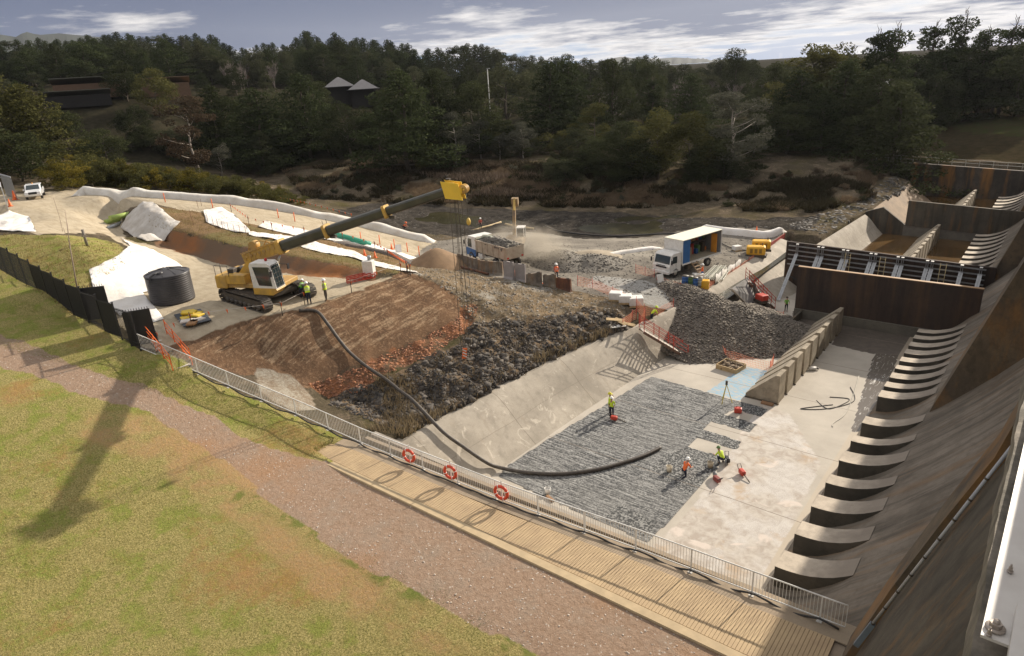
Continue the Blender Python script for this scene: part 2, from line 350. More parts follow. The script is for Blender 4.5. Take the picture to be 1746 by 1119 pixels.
ZZ += MASK['plateau']*(fbm(XX, YY, .8, 4, 21)-.5)*.5
ZZ += MASK['cut']*(fbm(XX, YY, 1.3, 4, 2)-.5)*.35+MASK['bank']*(fbm(XX, YY, .6, 4, 2)-.5)*.3
ZZ += MASK['grass']*(fbm(XX, YY, .25, 4, 77)-.5)*.2*(1-np.clip((XX+34)/4, 0, 1)*np.clip((YY-17)/3, 0, 1))
scr = np.clip(1-MASK['grass']-MASK['pad']-MASK['gravel']-MASK['dirt']-MASK['rock']-MASK['plateau']-MASK['bank']-MASK['cut']-MASK['orange'], 0, 1)
ZZ += scr*(fbm(XX, YY, .18, 5, 60)-.5)*np.clip((dist-60)/40, 0, 1)*1.3
gm = (XX > -100) & (XX < -8) & (YY < np.interp(XX, fx_, fy_)+4.5) & (YY > -20)
for _ in range(26):
    Z2 = ZZ.copy(); Z2[1:-1, 1:-1] = .4*ZZ[1:-1, 1:-1]+.15*(ZZ[2:, 1:-1]+ZZ[:-2, 1:-1]+ZZ[1:-1, 2:]+ZZ[1:-1, :-2]); ZZ[gm] = Z2[gm]
under = (XX > -32.2) & (YY > 19.2) & (YY < 24.5); ZZ[under] = np.minimum(ZZ[under], 3.7)
# hollow out the stilling basin and everything under the dam
WTW = [at(*p) for p in WALLTOP]
BASIN = [(p.x-.12, p.y) for p in WTW]+[(-22.0, 86.5), (-21.9, 90), (-21.2, 104), (-20.3, 108), (-19.9, 131), (-27, 137), (60, 138), (60, 12), (-2.9, 12), (-2.9, 23.25), (-31, 22.3)]
ins = inpoly(XX, YY, BASIN); ZZ[ins] = -3.
GV = np.stack([XX, YY, ZZ], -1).reshape(-1, 3)
idx = np.arange(nx*ny).reshape(nx, ny)
GF = np.stack([idx[:-1, :-1], idx[1:, :-1], idx[1:, 1:], idx[:-1, 1:]], -1).reshape(-1, 4)
GROUND_BVH = BVHTree.FromPolygons([tuple(v) for v in GV], [tuple(f) for f in GF])
def hz(x, y):
    h = GROUND_BVH.ray_cast(Vector((x, y, 400)), Vector((0, 0, -1))); return h[0].z if h[0] is not None else 0
def hit(px, py, lift=0.):
    "the ground point seen at this photo pixel"
    h = GROUND_BVH.ray_cast(Vector(CAM), Vector(ray(px, py)))
    return (h[0]+Vector((0, 0, lift))) if h[0] is not None else at(px, py, 5)

def ground_mat():
    m = bpy.data.materials.new('ground'); m.use_nodes = True; t = NT(m.node_tree); b = t.n['Principled BSDF']
    P = t.add('ShaderNodeNewGeometry').outputs['Position']
    nA = t.noise(P, .12, 6, .6); nB = t.noise(P, .8, 6, .65); nC = t.noise(P, 5, 5, .7); nD = t.noise(P, 22, 3, .7)
    sp = t.vor(P, 16, 'F1', 'Color'); spk = t.add('ShaderNodeSeparateColor', {'Color': sp}).outputs[0]
    def two(a, c, f, lo=.35, hi=.65): return t.mix(t.ramp(f, lo, hi), a, c)
    def edge(k):      # ragged zone edge
        return t.ramp(t.math('ADD', t.attr(k), t.math('MULTIPLY', t.math('SUBTRACT', nC, .5), .55)), .38, .62)
    mixn = t.math('ADD', t.math('MULTIPLY', nB, .5), t.math('MULTIPLY', nC, .5))
    scrub = two(two((.14, .112, .08), (.08, .066, .048), nB), (.22, .175, .125), mixn, .48, .62)
    scrub = t.mix(t.ramp(nA, .5, .62), scrub, two((.06, .06, .025), (.10, .08, .045), nC))
    scrub = t.mix(t.ramp(t.noise(P, .33, 7, .75, dist=.8), .48, .56), scrub, two((.065, .056, .038), (.11, .09, .062), nC)); c = scrub
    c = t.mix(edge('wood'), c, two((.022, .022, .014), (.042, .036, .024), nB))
    c = t.mix(edge('farslope'), c, two((.06, .045, .028), (.036, .033, .018), nB))
    c = t.mix(t.math('MULTIPLY', edge('lush'), t.ramp(nB, .4, .6, .1, .8)), c, (.05, .062, .022))
    riv = two((.085, .075, .065), (.035, .032, .028), mixn, .42, .56); c = t.mix(edge('river'), c, riv)
    # mown grass on the embankment, thin and worn through to orange clay in patches
    fib = t.noise(t.mapping(P, (1, 1, 1), (0, 0, .5)), 13, 4, .8)
    g1 = t.mix(t.ramp(fib, .38, .62), (.15, .145, .045), (.47, .39, .17)); g1 = t.mix(t.math('MULTIPLY', t.ramp(nB, .47, .60, 0, .75), t.ramp(fib, .30, .55)), g1, (.19, .25, .04))
    clay = two((.42, .215, .09), (.33, .2, .1), nC)
    worn = t.math('ADD', t.math('MULTIPLY', nA, .6), t.math('MULTIPLY', mixn, .4)); g1 = t.mix(t.ramp(worn, .53, .60, 0, .75), g1, clay)
    g1 = t.mix(t.math('MULTIPLY', t.attr('clay'), t.ramp(t.math('ADD', t.math('MULTIPLY', nB, .6), t.math('MULTIPLY', nA, .4)), .43, .55, 0, .85)), g1, two((.43, .26, .13), (.38, .27, .15), nC))
    g1 = t.mix(t.math('MULTIPLY', t.attr('verge'), t.ramp(nB, .46, .56, 0, .85)), g1, two((.10, .16, .03), (.17, .19, .05), nC))
    c = t.mix(edge('grass'), c, g1)
    trk = t.mix(t.ramp(nC, .35, .7), (.29, .20, .14), (.40, .295, .22)); trk = t.mix(t.ramp(nB, .5, .68, 0, .45), trk, (.31, .265, .215)); trk = t.mix(t.ramp(nA, .56, .66, 0, .6), trk, (.38, .22, .12))
    trk = t.mix(t.math('GREATER_THAN', spk, .985), trk, (.5, .43, .37)); c = t.mix(edge('track'), c, trk)
    pad = two((.50, .43, .32), (.40, .335, .24), nB, .4, .66); pad = t.mix(t.ramp(t.noise(t.mapping(P, (.25, 1.6, 1), (0, 0, .6)), 1.6, 4), .52, .66, 0, .55), pad, (.32, .27, .2)); c = t.mix(edge('pad'), c, pad)
    c = t.mix(edge('bank'), c, two(two((.25, .165, .095), (.17, .12, .07), nB), (.17, .145, .07), nA, .5, .6))
    c = t.mix(edge('plateau'), c, two(two((.26, .19, .12), (.17, .145, .11), mixn, .42, .56), (.30, .28, .245), nA, .54, .6))
    c = t.mix(edge('dirt'), c, two(two((.20, .122, .074), (.125, .08, .053), nB), (.31, .20, .125), nC, .5, .7))
    grv = t.math('ADD', t.math('MULTIPLY', t.add('ShaderNodeSeparateXYZ', {'Vector': t.mapping(P, rot=(0, 0, .14))}).outputs[0], 1.), t.math('MULTIPLY', nB, .9))
    stripe = t.ramp(t.noise(t.mapping(P, (4.2, .5, .5), (0, 0, -.12)), 1., 5, .7), .50, .58)
    c = t.mix(t.math('MULTIPLY', t.math('MULTIPLY', edge('tread'), stripe), t.ramp(nC, .3, .55, 0, .75)), c, (.43, .31, .20))
    c = t.mix(edge('cut'), c, two((.30, .14, .065), (.17, .12, .085), nA, .42, .6))
    c = t.mix(edge('gravel'), c, two(two((.27, .245, .21), (.17, .155, .135), mixn, .42, .58), (.36, .33, .28), nA, .5, .65))
    c = t.mix(edge('pale'), c, two((.42, .42, .40), (.28, .26, .235), nC))
    c = t.mix(edge('rock'), c, two(two((.09, .077, .065), (.033, .031, .031), nC), (.22, .16, .105), nB, .48, .60))
    c = t.mix(edge('orange'), c, two(two((.34, .15, .072), (.20, .10, .06), nC), (.13, .09, .06), nB, .42, .55))
    c = t.mix(edge('slab'), c, two((.38, .35, .29), (.24, .19, .14), mixn, .42, .56))
    c = t.mix(t.ramp(nD, .3, .75, 0, .35), c, t.mix(.5, c, (0, 0, 0)), 'MIX')
    t.l.new(c, b.inputs['Base Color']); b.inputs['Roughness'].default_value = .95; b.inputs['Specular IOR Level'].default_value = 0.
    h = t.math('ADD', t.math('MULTIPLY', nC, .6), t.math('MULTIPLY', nD, .4)); t.l.new(t.bump(h, .12, .9), b.inputs['Normal'])
    return m
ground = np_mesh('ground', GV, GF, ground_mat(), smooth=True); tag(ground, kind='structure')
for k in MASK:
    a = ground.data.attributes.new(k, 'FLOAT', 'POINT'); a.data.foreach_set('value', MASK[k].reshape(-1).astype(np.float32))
# ---------------------------------------------------------------- stilling basin floor
def concrete(name, base=(.46, .42, .36), dark=(.30, .265, .225), joint=0., stain=.5, rust=0., vs=.35, streakdir=None):
    m = bpy.data.materials.new(name); m.use_nodes = True; t = NT(m.node_tree); b = t.n['Principled BSDF']
    P = t.add('ShaderNodeNewGeometry').outputs['Position']
    nA = t.noise(P, vs, 7, .62); nB = t.noise(P, 2.2, 6, .65); nC = t.noise(P, 18, 4, .7)
    c = t.mix(t.ramp(nA, .36, .64), base, dark); c = t.mix(t.ramp(nB, .5, .75, 0, stain), c, tuple(x*.62 for x in dark))
    if streakdir is not None:
        sp = t.mapping(P, streakdir); ns = t.noise(sp, 1., 5, .65); c = t.mix(t.ramp(ns, .45, .68, 0, .8), c, tuple(x*.45 for x in dark))
        if rust: c = t.mix(t.ramp(t.noise(t.mapping(sp, loc=(7, 3, 2)), .8, 5, .65), .52, .66, 0, rust), c, (.30, .15, .045))
    c = t.mix(t.ramp(nC, .3, .8, 0, .3), c, t.mix(.6, c, (0, 0, 0)))
    t.l.new(c, b.inputs['Base Color']); b.inputs['Roughness'].default_value = .88
    t.l.new(t.bump(t.math('ADD', t.math('MULTIPLY', nC, .5), nB), .02, .7), b.inputs['Normal'])
    return m
CONC = concrete('weathered_concrete'); CONC_WALL = concrete('sloped_wall_concrete', (.46, .41, .34), (.31, .275, .225), stain=.5)
def _joints(t, b):
    P = t.add('ShaderNodeNewGeometry').outputs['Position']; sp = t.add('ShaderNodeSeparateXYZ', {'Vector': P}); src = b.inputs['Base Color'].links[0].from_socket
    j = t.math('LESS_THAN', t.math('ABSOLUTE', t.math('SUBTRACT', t.math('FRACT', t.math('DIVIDE', t.math('ADD', sp.outputs[1], 1.5), 7.6)), .5)), .004)
    k = t.math('LESS_THAN', t.math('ABSOLUTE', t.math('SUBTRACT', sp.outputs[2], t.math('ADD', 1.45, t.math('MULTIPLY', t.noise(P, .3), .1)))), .02)
    c = t.mix(t.math('MULTIPLY', t.math('MAXIMUM', j, t.math('MULTIPLY', k, .5)), .7), src, (.17, .14, .11)); st = t.noise(t.mapping(P, (.5, 2.2, .5)), 1., 5, .65); c = t.mix(t.ramp(st, .55, .7, 0, .45), c, (.30, .25, .19)); c = t.mix(t.ramp(t.noise(P, .8, 6, .7, dist=1.), .60, .64, 0, .5), c, (.62, .56, .47)); t.l.new(c, b.inputs['Base Color'])
attach(CONC_WALL, _joints)
CHUTE = concrete('chute_concrete', (.24, .205, .165), (.14, .118, .092), stain=.6, rust=.28, streakdir=(.12, 1.7, .12))
TOOTH = concrete('block_concrete', (.60, .52, .42), (.42, .36, .29), stain=.5, vs=.8)
SLOT = concrete('algae_shade_concrete', (.10, .085, .065), (.05, .045, .035), stain=.7)  # block sides: algae tone, with their shade painted into the colour
PIER = concrete('pier_concrete', (.16, .12, .075), (.09, .072, .055), stain=.8, rust=.55, streakdir=(.5, .5, .2))
DARKC = concrete('dark_concrete', (.115, .098, .072), (.07, .06, .046), stain=.5, rust=.3, streakdir=(1.4, 1.4, .16))
xs = np.arange(-27.2, -7.6, .125); ys = np.arange(22.4, 76, .125)
FX, FY = np.meshgrid(xs, ys, indexing='ij'); FZ = np.zeros_like(FX); px, py, _ = proj(np.stack([FX, FY, FZ], -1))
qx = px+(fbm(FX, FY, 2.2, 3, 3)-.5)*2.5; qy = py+(fbm(FX, FY, 2.2, 3, 6)-.5)*2
FM = {}
def anyp(*ps):
    r = np.zeros(FX.shape, bool)
    for p in ps: r |= inpoly(qx, qy, p)
    return r.astype(float)
f1 = [(1264, 685), (1310, 698), (1297, 711), (1250, 697)]; f2 = [(1222, 703), (1292, 724), (1279, 738), (1212, 718)]; f3 = [(1196, 731), (1266, 753), (1254, 767), (1186, 745)]
f4 = [(1173, 762), (1232, 779), (1222, 800), (1197, 826), (1172, 845), (1110, 800), (1130, 780)]; f5 = [(1040, 868), (1060, 862), (1120, 890), (1102, 916), (1030, 888)]
main = [(1112, 642), (1268, 687), (1252, 698), (1214, 717), (1188, 745), (1173, 762), (1215, 780), (1197, 826), (1150, 880), (1104, 925), (1000, 880), (850, 812), (868, 793), (930, 752)]
FM['rough'] = anyp(main, f1, f2, f3, f4, f5); FM['dark'] = anyp(f1, f2, f3, f4, f5)
FM['blue'] = anyp([(1268, 626), (1312, 632), (1262, 684), (1205, 668)])
FM['wet'] = anyp([(1492, 603), (1532, 606), (1520, 640), (1490, 700), (1478, 735), (1452, 737), (1464, 690), (1480, 640)])
FM['wall_shade'] = anyp([(1560, 575), (1545, 615), (1500, 606), (1418, 588), (1430, 560), (1350, 560), (1352, 530)])  # shadow in front of the bulkhead wall, painted dark into the floor
FM['pink'] = anyp([(1300, 690), (1345, 705), (1400, 790), (1350, 900), (1300, 990), (1130, 990), (1100, 940), (1160, 890), (1230, 800), (1262, 740)])
FM['rim'] = ((FX > -8.35)).astype(float)
n_, m_ = FX.shape; idx = np.arange(n_*m_).reshape(n_, m_)
rg = blur(FM['rough']); FZ = FZ+rg*((fbm(FX, FY, 3.0, 3, 9)-.5)*.05)
fl = np_mesh('basin_floor', np.stack([FX, FY, FZ], -1).reshape(-1, 3), np.stack([idx[:-1, :-1], idx[1:, :-1], idx[1:, 1:], idx[:-1, 1:]], -1).reshape(-1, 4), bpy.data.materials.new('basin_floor'), smooth=True)
for k, a in FM.items():
    A = fl.data.attributes.new(k, 'FLOAT', 'POINT'); A.data.foreach_set('value', blur(a).reshape(-1).astype(np.float32))
tag(fl, kind='structure')
def floor_mat(m):
    m.use_nodes = True; t = NT(m.node_tree); b = t.n['Principled BSDF']; P = t.add('ShaderNodeNewGeometry').outputs['Position']
    nA = t.noise(P, .35, 7, .62); nB = t.noise(P, 1.6, 6, .66, dist=.6); nC = t.noise(P, 9, 4, .7); nD = t.noise(P, 30, 2, .8)
    e = lambda k, a=.35, c=.65: t.ramp(t.math('ADD', t.attr(k), t.math('MULTIPLY', t.math('SUBTRACT', nC, .5), .35)), a, c)
    c = t.mix(t.ramp(nA, .35, .65), (.46, .42, .36), (.37, .335, .285)); c = t.mix(t.ramp(nB, .52, .7, 0, .5), c, (.42, .37, .31))
    pk = t.mix(t.ramp(nB, .40, .6), (.36, .31, .265), (.50, .46, .41)); pk = t.mix(t.math('MULTIPLY', t.ramp(nA, .47, .56), t.ramp(nD, .48, .56)), pk, (.62, .61, .60)); pk = t.mix(t.ramp(t.noise(P, .5, 4, .5, dist=1.), .60, .66, 0, .8), pk, (.64, .56, .50)); pk = t.mix(t.ramp(t.noise(t.mapping(P, loc=(9, 9, 0)), .42, 5, .6), .58, .68, 0, .7), pk, (.40, .27, .15))
    c = t.mix(t.math('MULTIPLY', e('pink', .2, .8), .85), c, pk)
    c = t.mix(t.math('MULTIPLY', t.math('MULTIPLY', e('blue'), t.ramp(t.noise(t.mapping(P, (1.2, 5, 1), (0, 0, .15)), 1.8, 3), .38, .6)), .75), c, (.12, .38, .60))
    # scabbled surface: grooves across the basin, pale chips over dark aggregate
    st = t.noise(t.mapping(P, (.55, 6.5, 1), (0, 0, .08)), 1., 5, .75); chips = t.vor(P, 11, 'F1', 'Color'); ch = t.add('ShaderNodeSeparateColor', {'Color': chips}).outputs[0]
    f = t.math('ADD', t.math('MULTIPLY', st, 1.25), t.math('MULTIPLY', ch, .22)); rg_ = t.mix(t.ramp(f, .62, .92), (.032, .035, .039), (.35, .35, .34))
    rg_ = t.mix(t.ramp(t.noise(P, .22, 4, .5), .40, .62, 0, .25), rg_, (.27, .265, .25))
    dk_ = t.mix(t.ramp(ch, .45, .85), (.035, .038, .04), (.30, .30, .29))
    c = t.mix(e('rough'), c, rg_); c = t.mix(t.math('MULTIPLY', e('dark'), .8), c, dk_)
    c = t.mix(e('wall_shade'), c, t.mix(nB, (.05, .042, .035), (.16, .13, .105)))
    c = t.mix(t.math('MULTIPLY', e('rim'), .6), c, (.45, .38, .29)); wet = e('wet', .3, .5); c = t.mix(wet, c, t.mix(t.ramp(t.noise(t.mapping(P, (3.2, .55, 1)), 1.6, 6, .75, dist=1.), .56, .66), (.14, .12, .10), (.66, .64, .60)))  # pale streaks: water glint painted into the wet strip's colour
    sepp = t.add('ShaderNodeSeparateXYZ', {'Vector': P}); jy_ = t.math('ABSOLUTE', t.math('SUBTRACT', t.math('FRACT', t.math('DIVIDE', t.math('ADD', sepp.outputs[1], t.math('MULTIPLY', nB, .1)), 7.6)), .5))
    c = t.mix(t.math('LESS_THAN', jy_, .0035), c, (.2, .17, .14))
    t.l.new(c, b.inputs['Base Color']); t.l.new(t.ramp(t.math('SUBTRACT', wet, t.math('MULTIPLY', nC, .4)), 0, .8, .85, .12), b.inputs['Roughness'])
    h = t.math('ADD', t.math('MULTIPLY', nC, .3), t.math('MULTIPLY', t.math('MULTIPLY', t.math('ADD', f, 0.), e('rough')), 3.)); t.l.new(t.bump(h, .035, .8), b.inputs['Normal'])
floor_mat(fl.data.materials[0])
TOE = [(836, 815, 0), (872, 787, 0), (930, 747, 0), (997, 701, 0), (1060, 660, 0), (1115, 622, 0), (1161, 594, 0), (1215, 562, 0), (1290, 525, 0), (1352, 503, 0)]
def strip_between(name, A, B, mt, n=60, k=8, prof=None, kind='structure', parent=None):
    if len(A) != len(B): A = resample(A, .8); B = resample(B, .8)
    V = []
    pa = lambda L_, t: L_[min(int(t*(len(L_)-1)), len(L_)-2)].lerp(L_[min(int(t*(len(L_)-1)), len(L_)-2)+1], t*(len(L_)-1)-min(int(t*(len(L_)-1)), len(L_)-2))
    for i in range(n+1):
        a, b = pa(A, i/n), pa(B, i/n)
        for j in range(k+1):
            t = j/k; p = a.lerp(b, t); p.z += (prof(t) if prof else 0); V.append(p)
    idx = np.arange((n+1)*(k+1)).reshape(n+1, k+1)
    o = np_mesh(name, [tuple(v) for v in V], np.stack([idx[:-1, :-1], idx[1:, :-1], idx[1:, 1:], idx[:-1, 1:]], -1).reshape(-1, 4), mt, parent, True)
    if kind: o['kind'] = kind
    return o
# rounded shoulder at the top, slight fillet at the toe; the slab has a back so it has thickness
wt = [at(*p) for p in WALLTOP]; toe = [at(*p) for p in TOE]
wt = [Vector((wt[0].x-1.0, 22.6, WT))]+wt+[Vector((-24.6, 88, WT))]; toe = [Vector((-26.3, 22.6, 0))]+toe+[Vector((-20.6, 86, 0))]
def byy(L_, y): return float(np.interp(y, [p.y for p in L_], [p.x for p in L_]))
YS = np.linspace(22.6, 85.5, 90); wt = [Vector((byy(wt, y), y, WT)) for y in YS]; toe = [Vector((byy(toe, y), y, 0)) for y in YS]
slw = strip_between('sloped_wall', wt, toe, CONC_WALL, 90, 10, lambda t: .30*math.sin(math.pi*min(1, t*1.6))*(1-t), None)
tag(slw, 'long pale sloping concrete side wall of the drained basin', 'retaining wall')
cap = MB()
for a, b in zip(wt, wt[1:]): cap.quad(a+Vector((-.9, 0, .03)), b+Vector((-.9, 0, .03)), b+Vector((0, 0, .002)), a+Vector((0, 0, .002))); cap.quad(a+Vector((-.9, 0, .03)), b+Vector((-.9, 0, .03)), b+Vector((-.95, 0, -2)), a+Vector((-.95, 0, -2)))
cap.build('wall_cap', CONC_WALL, slw)
# expansion joints in the sloped wall
jm = mat('joint_dark', (.12, .10, .085), .9)
for yj in (29.5, 37.2, 45.):
    i = min(range(len(wt)), key=lambda k: abs(wt[k].y-yj)); 
# ---------------------------------------------------------------- dam: chute, blocks, piers, bridge
def _shade_fade(t, b):
    P = t.add('ShaderNodeNewGeometry').outputs['Position']; x = t.add('ShaderNodeSeparateXYZ', {'Vector': P}).outputs[0]; src = b.inputs['Base Color'].links[0].from_socket
    f = t.ramp(t.math('ADD', x, t.math('MULTIPLY', t.noise(P, 1.6, 4), 1.4)), -5.9, -4.1); t.l.new(t.mix(f, src, t.mix(t.noise(t.mapping(P, (.12, 1.7, .12)), 1., 5), (.30, .26, .215), (.19, .16, .13))), b.inputs['Base Color'])
attach(TOOTH, _shade_fade)  # darker upslope: edge of the bridge shadow painted into the block colour
TOPP = [(-7.62, 1.50), (-7.2, 1.50), (-6.83, 1.53), (-6.4, 1.58), (-6.0, 1.68), (-5.45, 1.88), (-5.0, 2.10), (-4.6, 2.36), (-4.2, 2.66)]
CHP = [(-8.0, -.02), (-7.6, .28), (-6.9, .40), (-6.37, .62), (-5.9, .95), (-5.44, 1.30), (-5.0, 1.70), (-4.6, 2.12), (-4.2, 2.62), (-3.6, 3.2), (-3.0, 3.85), (-2.2, 4.75), (-1.0, 6.15), (.1, 7.6), (2., 10.6), (3.6, 14), (4.8, 17), (5.5, 18.4), (7, 19), (10, 18.6), (12, 10), (12, -2)]
dam = empty('spillway', (0, 0, 0), 0, 'stained concrete dam spillway with curved chute and dentated blocks along its foot', 'dam')
def chute(y0, y1, name='chute'):
    ysl = np.arange(y0, y1+.01, (y1-y0)/24); V = [(x, y, z) for y in ysl for x, z in CHP]; k = len(CHP)
    idx = np.arange(len(ysl)*k).reshape(len(ysl), k)
    return np_mesh(name, V, np.stack([idx[:-1, :-1], idx[1:, :-1], idx[1:, 1:], idx[:-1, 1:]], -1).reshape(-1, 4), CHUTE, dam, True)
for a, b in ((23.2, 46), (46, 76), (76, 106), (106, 136)): chute(a, b)
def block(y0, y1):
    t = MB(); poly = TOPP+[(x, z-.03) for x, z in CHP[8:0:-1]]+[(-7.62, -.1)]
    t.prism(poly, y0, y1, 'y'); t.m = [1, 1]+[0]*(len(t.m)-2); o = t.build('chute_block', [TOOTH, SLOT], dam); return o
BL = [(28.0, 29.45), (31.0, 32.3), (33.85, 35.2), (36.6, 37.65), (39.45, 40.8), (42.2, 43.1), (45.0, 46.1), (49.6, 50.8), (51.55, 52.5), (53.35, 54.4), (55.25, 56.05), (56.95, 57.9), (58.75, 59.8), (60.6, 61.6), (62.5, 63.4), (64.2, 65.1)]
BL += [(79.5+i*2.35, 80.7+i*2.35) for i in range(11)]+[(110+i*2.6, 111.3+i*2.6) for i in range(9)]
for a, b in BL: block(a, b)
# piers between bays, with a steep raked nose
def pier(y0, y1, parent=dam):
    t = MB(); poly = [(-4.15, 2.3), (-4.0, 3.0), (-.9, 13.3), (-.2, 16), (.3, 21.3), (9, 21.3), (9, 0), (-2, 0)]
    t.prism(poly, y0, y1, 'y'); return t.build('pier', PIER, parent)
for y in (46.2, 76.2, 106.2): pier(y, y+2.6)
# near abutment: raked nose strip, side recess with conduit
t = MB(); t.prism([(-3.75, 1), (-3.3, 3.7), (-2.0, 8.3), (-1.0, 11.4), (-.1, 14), (.2, 15.4), (.8, 19), (1.0, 21.3), (9, 21.3), (9, -1), (-3, -1)], 20.9, 22.6, 'y'); t.build('abutment_nose', PIER, dam)
t = MB(); t.prism([(-3.5, 1), (-3.05, 3.7), (-1.75, 8.3), (-.75, 11.4), (.15, 14), (.5, 15.6), (1.3, 21.3), (9, 21.3), (9, -1), (-3, -1)], 1.0, 20.9, 'y'); t.build('abutment_wall', DARKC, dam)
t = MB(); t.box((8.2, 80, 22.1), (13.9, 170, 1.2)); t.box((4.6, 80, 21.0), (9.0, 170, .75)); t.build('bridge_deck', concrete('bridge_concrete', (.40, .36, .30), (.26, .235, .2)), dam)
t = MB()
xs_ = [0, .03, .2, .5, .72]; n_l = 700; V = []
for i in range(n_l):
    y = -3+i*.06
    for j, x in enumerate(xs_): V.append((.05+x+(.035*(fbm(i*.09, j*1.0, 1, 4, 3)-.5)*2 if j < 2 else 0), y, (21.2 if j == 0 else 21.47+(fbm(i*.16, j*2.3, 1, 4, 8)-.5)*.07)))
t.raw(V, [(i*5+j, i*5+j+1, i*5+j+6, i*5+j+5) for i in range(n_l-1) for j in range(4)], 0, False)
br = t.build('ledge', concrete('ledge_concrete', (.27, .235, .19), (.11, .10, .08), stain=.9, vs=3.), dam)
# ---------------------------------------------------------------- common materials
WHITE = mat('white_paint', (.78, .77, .74), .45, .12, 3, col2=(.62, .6, .56)); GALV = mat('galvanised_steel', (.40, .415, .43), .45, .35, 4, metal=.6)
BLACKM = mat('black_paint', (.018, .018, .022), .5, .3); RUBBER = mat('black_rubber', (.022, .022, .024), .7, .3, 4, col2=(.05, .045, .04)); REDP = mat('red_paint', (.55, .06, .035), .5, .3, 3)
ORANGE = mat('hi_vis_orange', (.85, .16, .03), .6, .15); YEL = mat('crane_yellow', (.66, .39, .06), .5, .2, 1.6, col2=(.40, .25, .08), streak=.35)
DKGREY = mat('dark_steel', (.045, .043, .04), .55, .4, 2, col2=(.09, .07, .05)); GLASS = mat('dark_glass', (.03, .045, .05), .08, .3, 1, spec=.8); TIMBER = mat('raw_timber', (.50, .36, .19), .8, .35, 3, bump=.01)
CHROME = mat('brushed_steel', (.6, .6, .58), .3, .2, metal=.9); MESHOR = mat('orange_mesh', (.80, .20, .075), .7, .2); REDLAMP = mat('red_lens', (.5, .02, .01), .3); BLUEP = mat('blue_paint', (.03, .11, .32), .5, .3)
# ---------------------------------------------------------------- baffle blocks, bulkheads, water
def baffle_row(x, y0, n, step, wd, h, label, grp):
    proto = None
    for i in range(n):
        if proto is None:
            r = empty('baffle_block', (x, y0, 0)); t = MB()
            t.prism([(-2.5, 0), (.0, 0), (0, h), (-.32, h), (-2.5, .32)], 0, wd, 'y'); t.build('block', concrete('baffle_concrete', (.42, .36, .27), (.27, .225, .165), stain=.8, vs=.9), r); proto = r
            t = MB(); t.box((-1.22, -.06, .04), (2.6, .1, .1)); t.build('foot_strip', DARKC, r)
        else: r = copy_tree(proto)
        r.location = (x, y0+i*step, 0); tag(r, label, 'baffle block', grp)
baffle_row(-13.9, 47.5, 9, 2.03, 1.42, 2.35, 'pale concrete wedge block in the row standing on the drained basin floor', 'wedge baffle blocks on the drained basin floor')
baffle_row(-11.6, 81, 11, 2.1, 1.4, 2.6, 'brown wet wedge block standing in the flooded middle basin', 'wedge baffle blocks in the flooded middle basin')
baffle_row(-10.6, 108, 10, 2.4, 1.5, 2.6, 'small distant wedge block in the farthest basin before the end wall', 'wedge baffle blocks in the farthest basin')
RUSTW = concrete('rusted_steel_wall', (.06, .037, .027), (.038, .027, .022), stain=.6, rust=.12, streakdir=(1.2, 1.2, .12))
w1 = empty('bulkhead_wall', (-11, 67, 0), 0, 'rust brown steel wall crossing the end of the drained basin', 'bulkhead')
t = MB(); t.box((-.2, 0, 3.1), (15.2, .3, 4.3)); t.build('plate', RUSTW, w1); t = MB(); t.box((-.2, -.06, .48), (15.2, .5, .95)); t.build('base_beam', concrete('base_concrete', (.16, .145, .115), (.1, .09, .075)), w1)
t = MB(); t.box((-.2, 0, 5.28), (15.24, .36, .06)); t.build('top_flange', mat('tan_edge', (.42, .27, .15), .7), w1)
w2 = empty('bulkhead_wall', (0, 76, 0), 0, 'brown sheet wall carrying rows of silver braces behind the rust brown wall', 'bulkhead')
t = MB(); t.prism([(-22.9, 0), (-3.4, 0), (-3.4, 4.75), (-22.9, 5.3)], 0, .3, 'y'); t.build('plate', RUSTW, w2)
t = MB()
for z in (4.72, 4.2, 3.7, 3.2, 2.6): t.bar((-22.6, -.16, z+.2), (-4.2, -.16, z-.2), .12, .12); 
t.build('waler', GALV, w2)
for x in (-21.6, -19.38, -18.95, -16.87, -16.45, -14.19, -13.75, -11.69, -11.26, -9.08, -8.65, -6.15, -4.6):
    zt = 5.22-(x+22.9)*.025
    for dx in (-.08, .08):
        t = MB(); t.bar((x+dx, -.42, zt), (x+dx, -.42, 4.1), .2, .05); t.bar((x+dx, -.42, 4.15), (x+dx, -5.4, .2), .2, .05)
        t.build('brace', GALV, w2)
    t = MB(); t.box((x, -.42, zt+.03), (.26, .3, .05)); t.build('brace_cap', WHITE, w2)
for x in (-16.2, -12.9, -7.6):
    t = MB(); 
    for dx in (-.25, .25): t.tube([(x+dx, -1.2, 5.0), (x+dx, -1.6, 1.0)], .03, 6)
    for k in range(9): t.tube([(x-.25, -1.2-.045*k, 4.8-.42*k), (x+.25, -1.2-.045*k, 4.8-.42*k)], .02, 5)
    t.build('ladder', mat('ladder_timber', (.55, .45, .25), .7), w2)
t = MB(); t.box((-17, -2.6, 2.2), (2.6, 1.2, .08)); t.box((-9.5, -2.4, 2.4), (2.2, 1.2, .08)); t.build('work_platform', mat('grey_ply', (.30, .30, .28), .8), w2)
w3 = empty('bulkhead_wall', (0, 105, 0), 0, 'dark shaded steel wall between the flooded middle basin and farthest basin', 'bulkhead')
t = MB(); t.prism([(-16, 1.7), (-2.6, 1.2), (-2.6, 4.55), (-16, 5.15)], 0, .35, 'y'); t.build('plate', DARKC, w3); t = MB(); t.prism([(-21, -1), (-2.6, -1), (-2.6, 1.6), (-21, 1.9)], .1, .6, 'y'); t.build('base_beam', concrete('base_far', (.2, .18, .15), (.13, .12, .1)), w3)
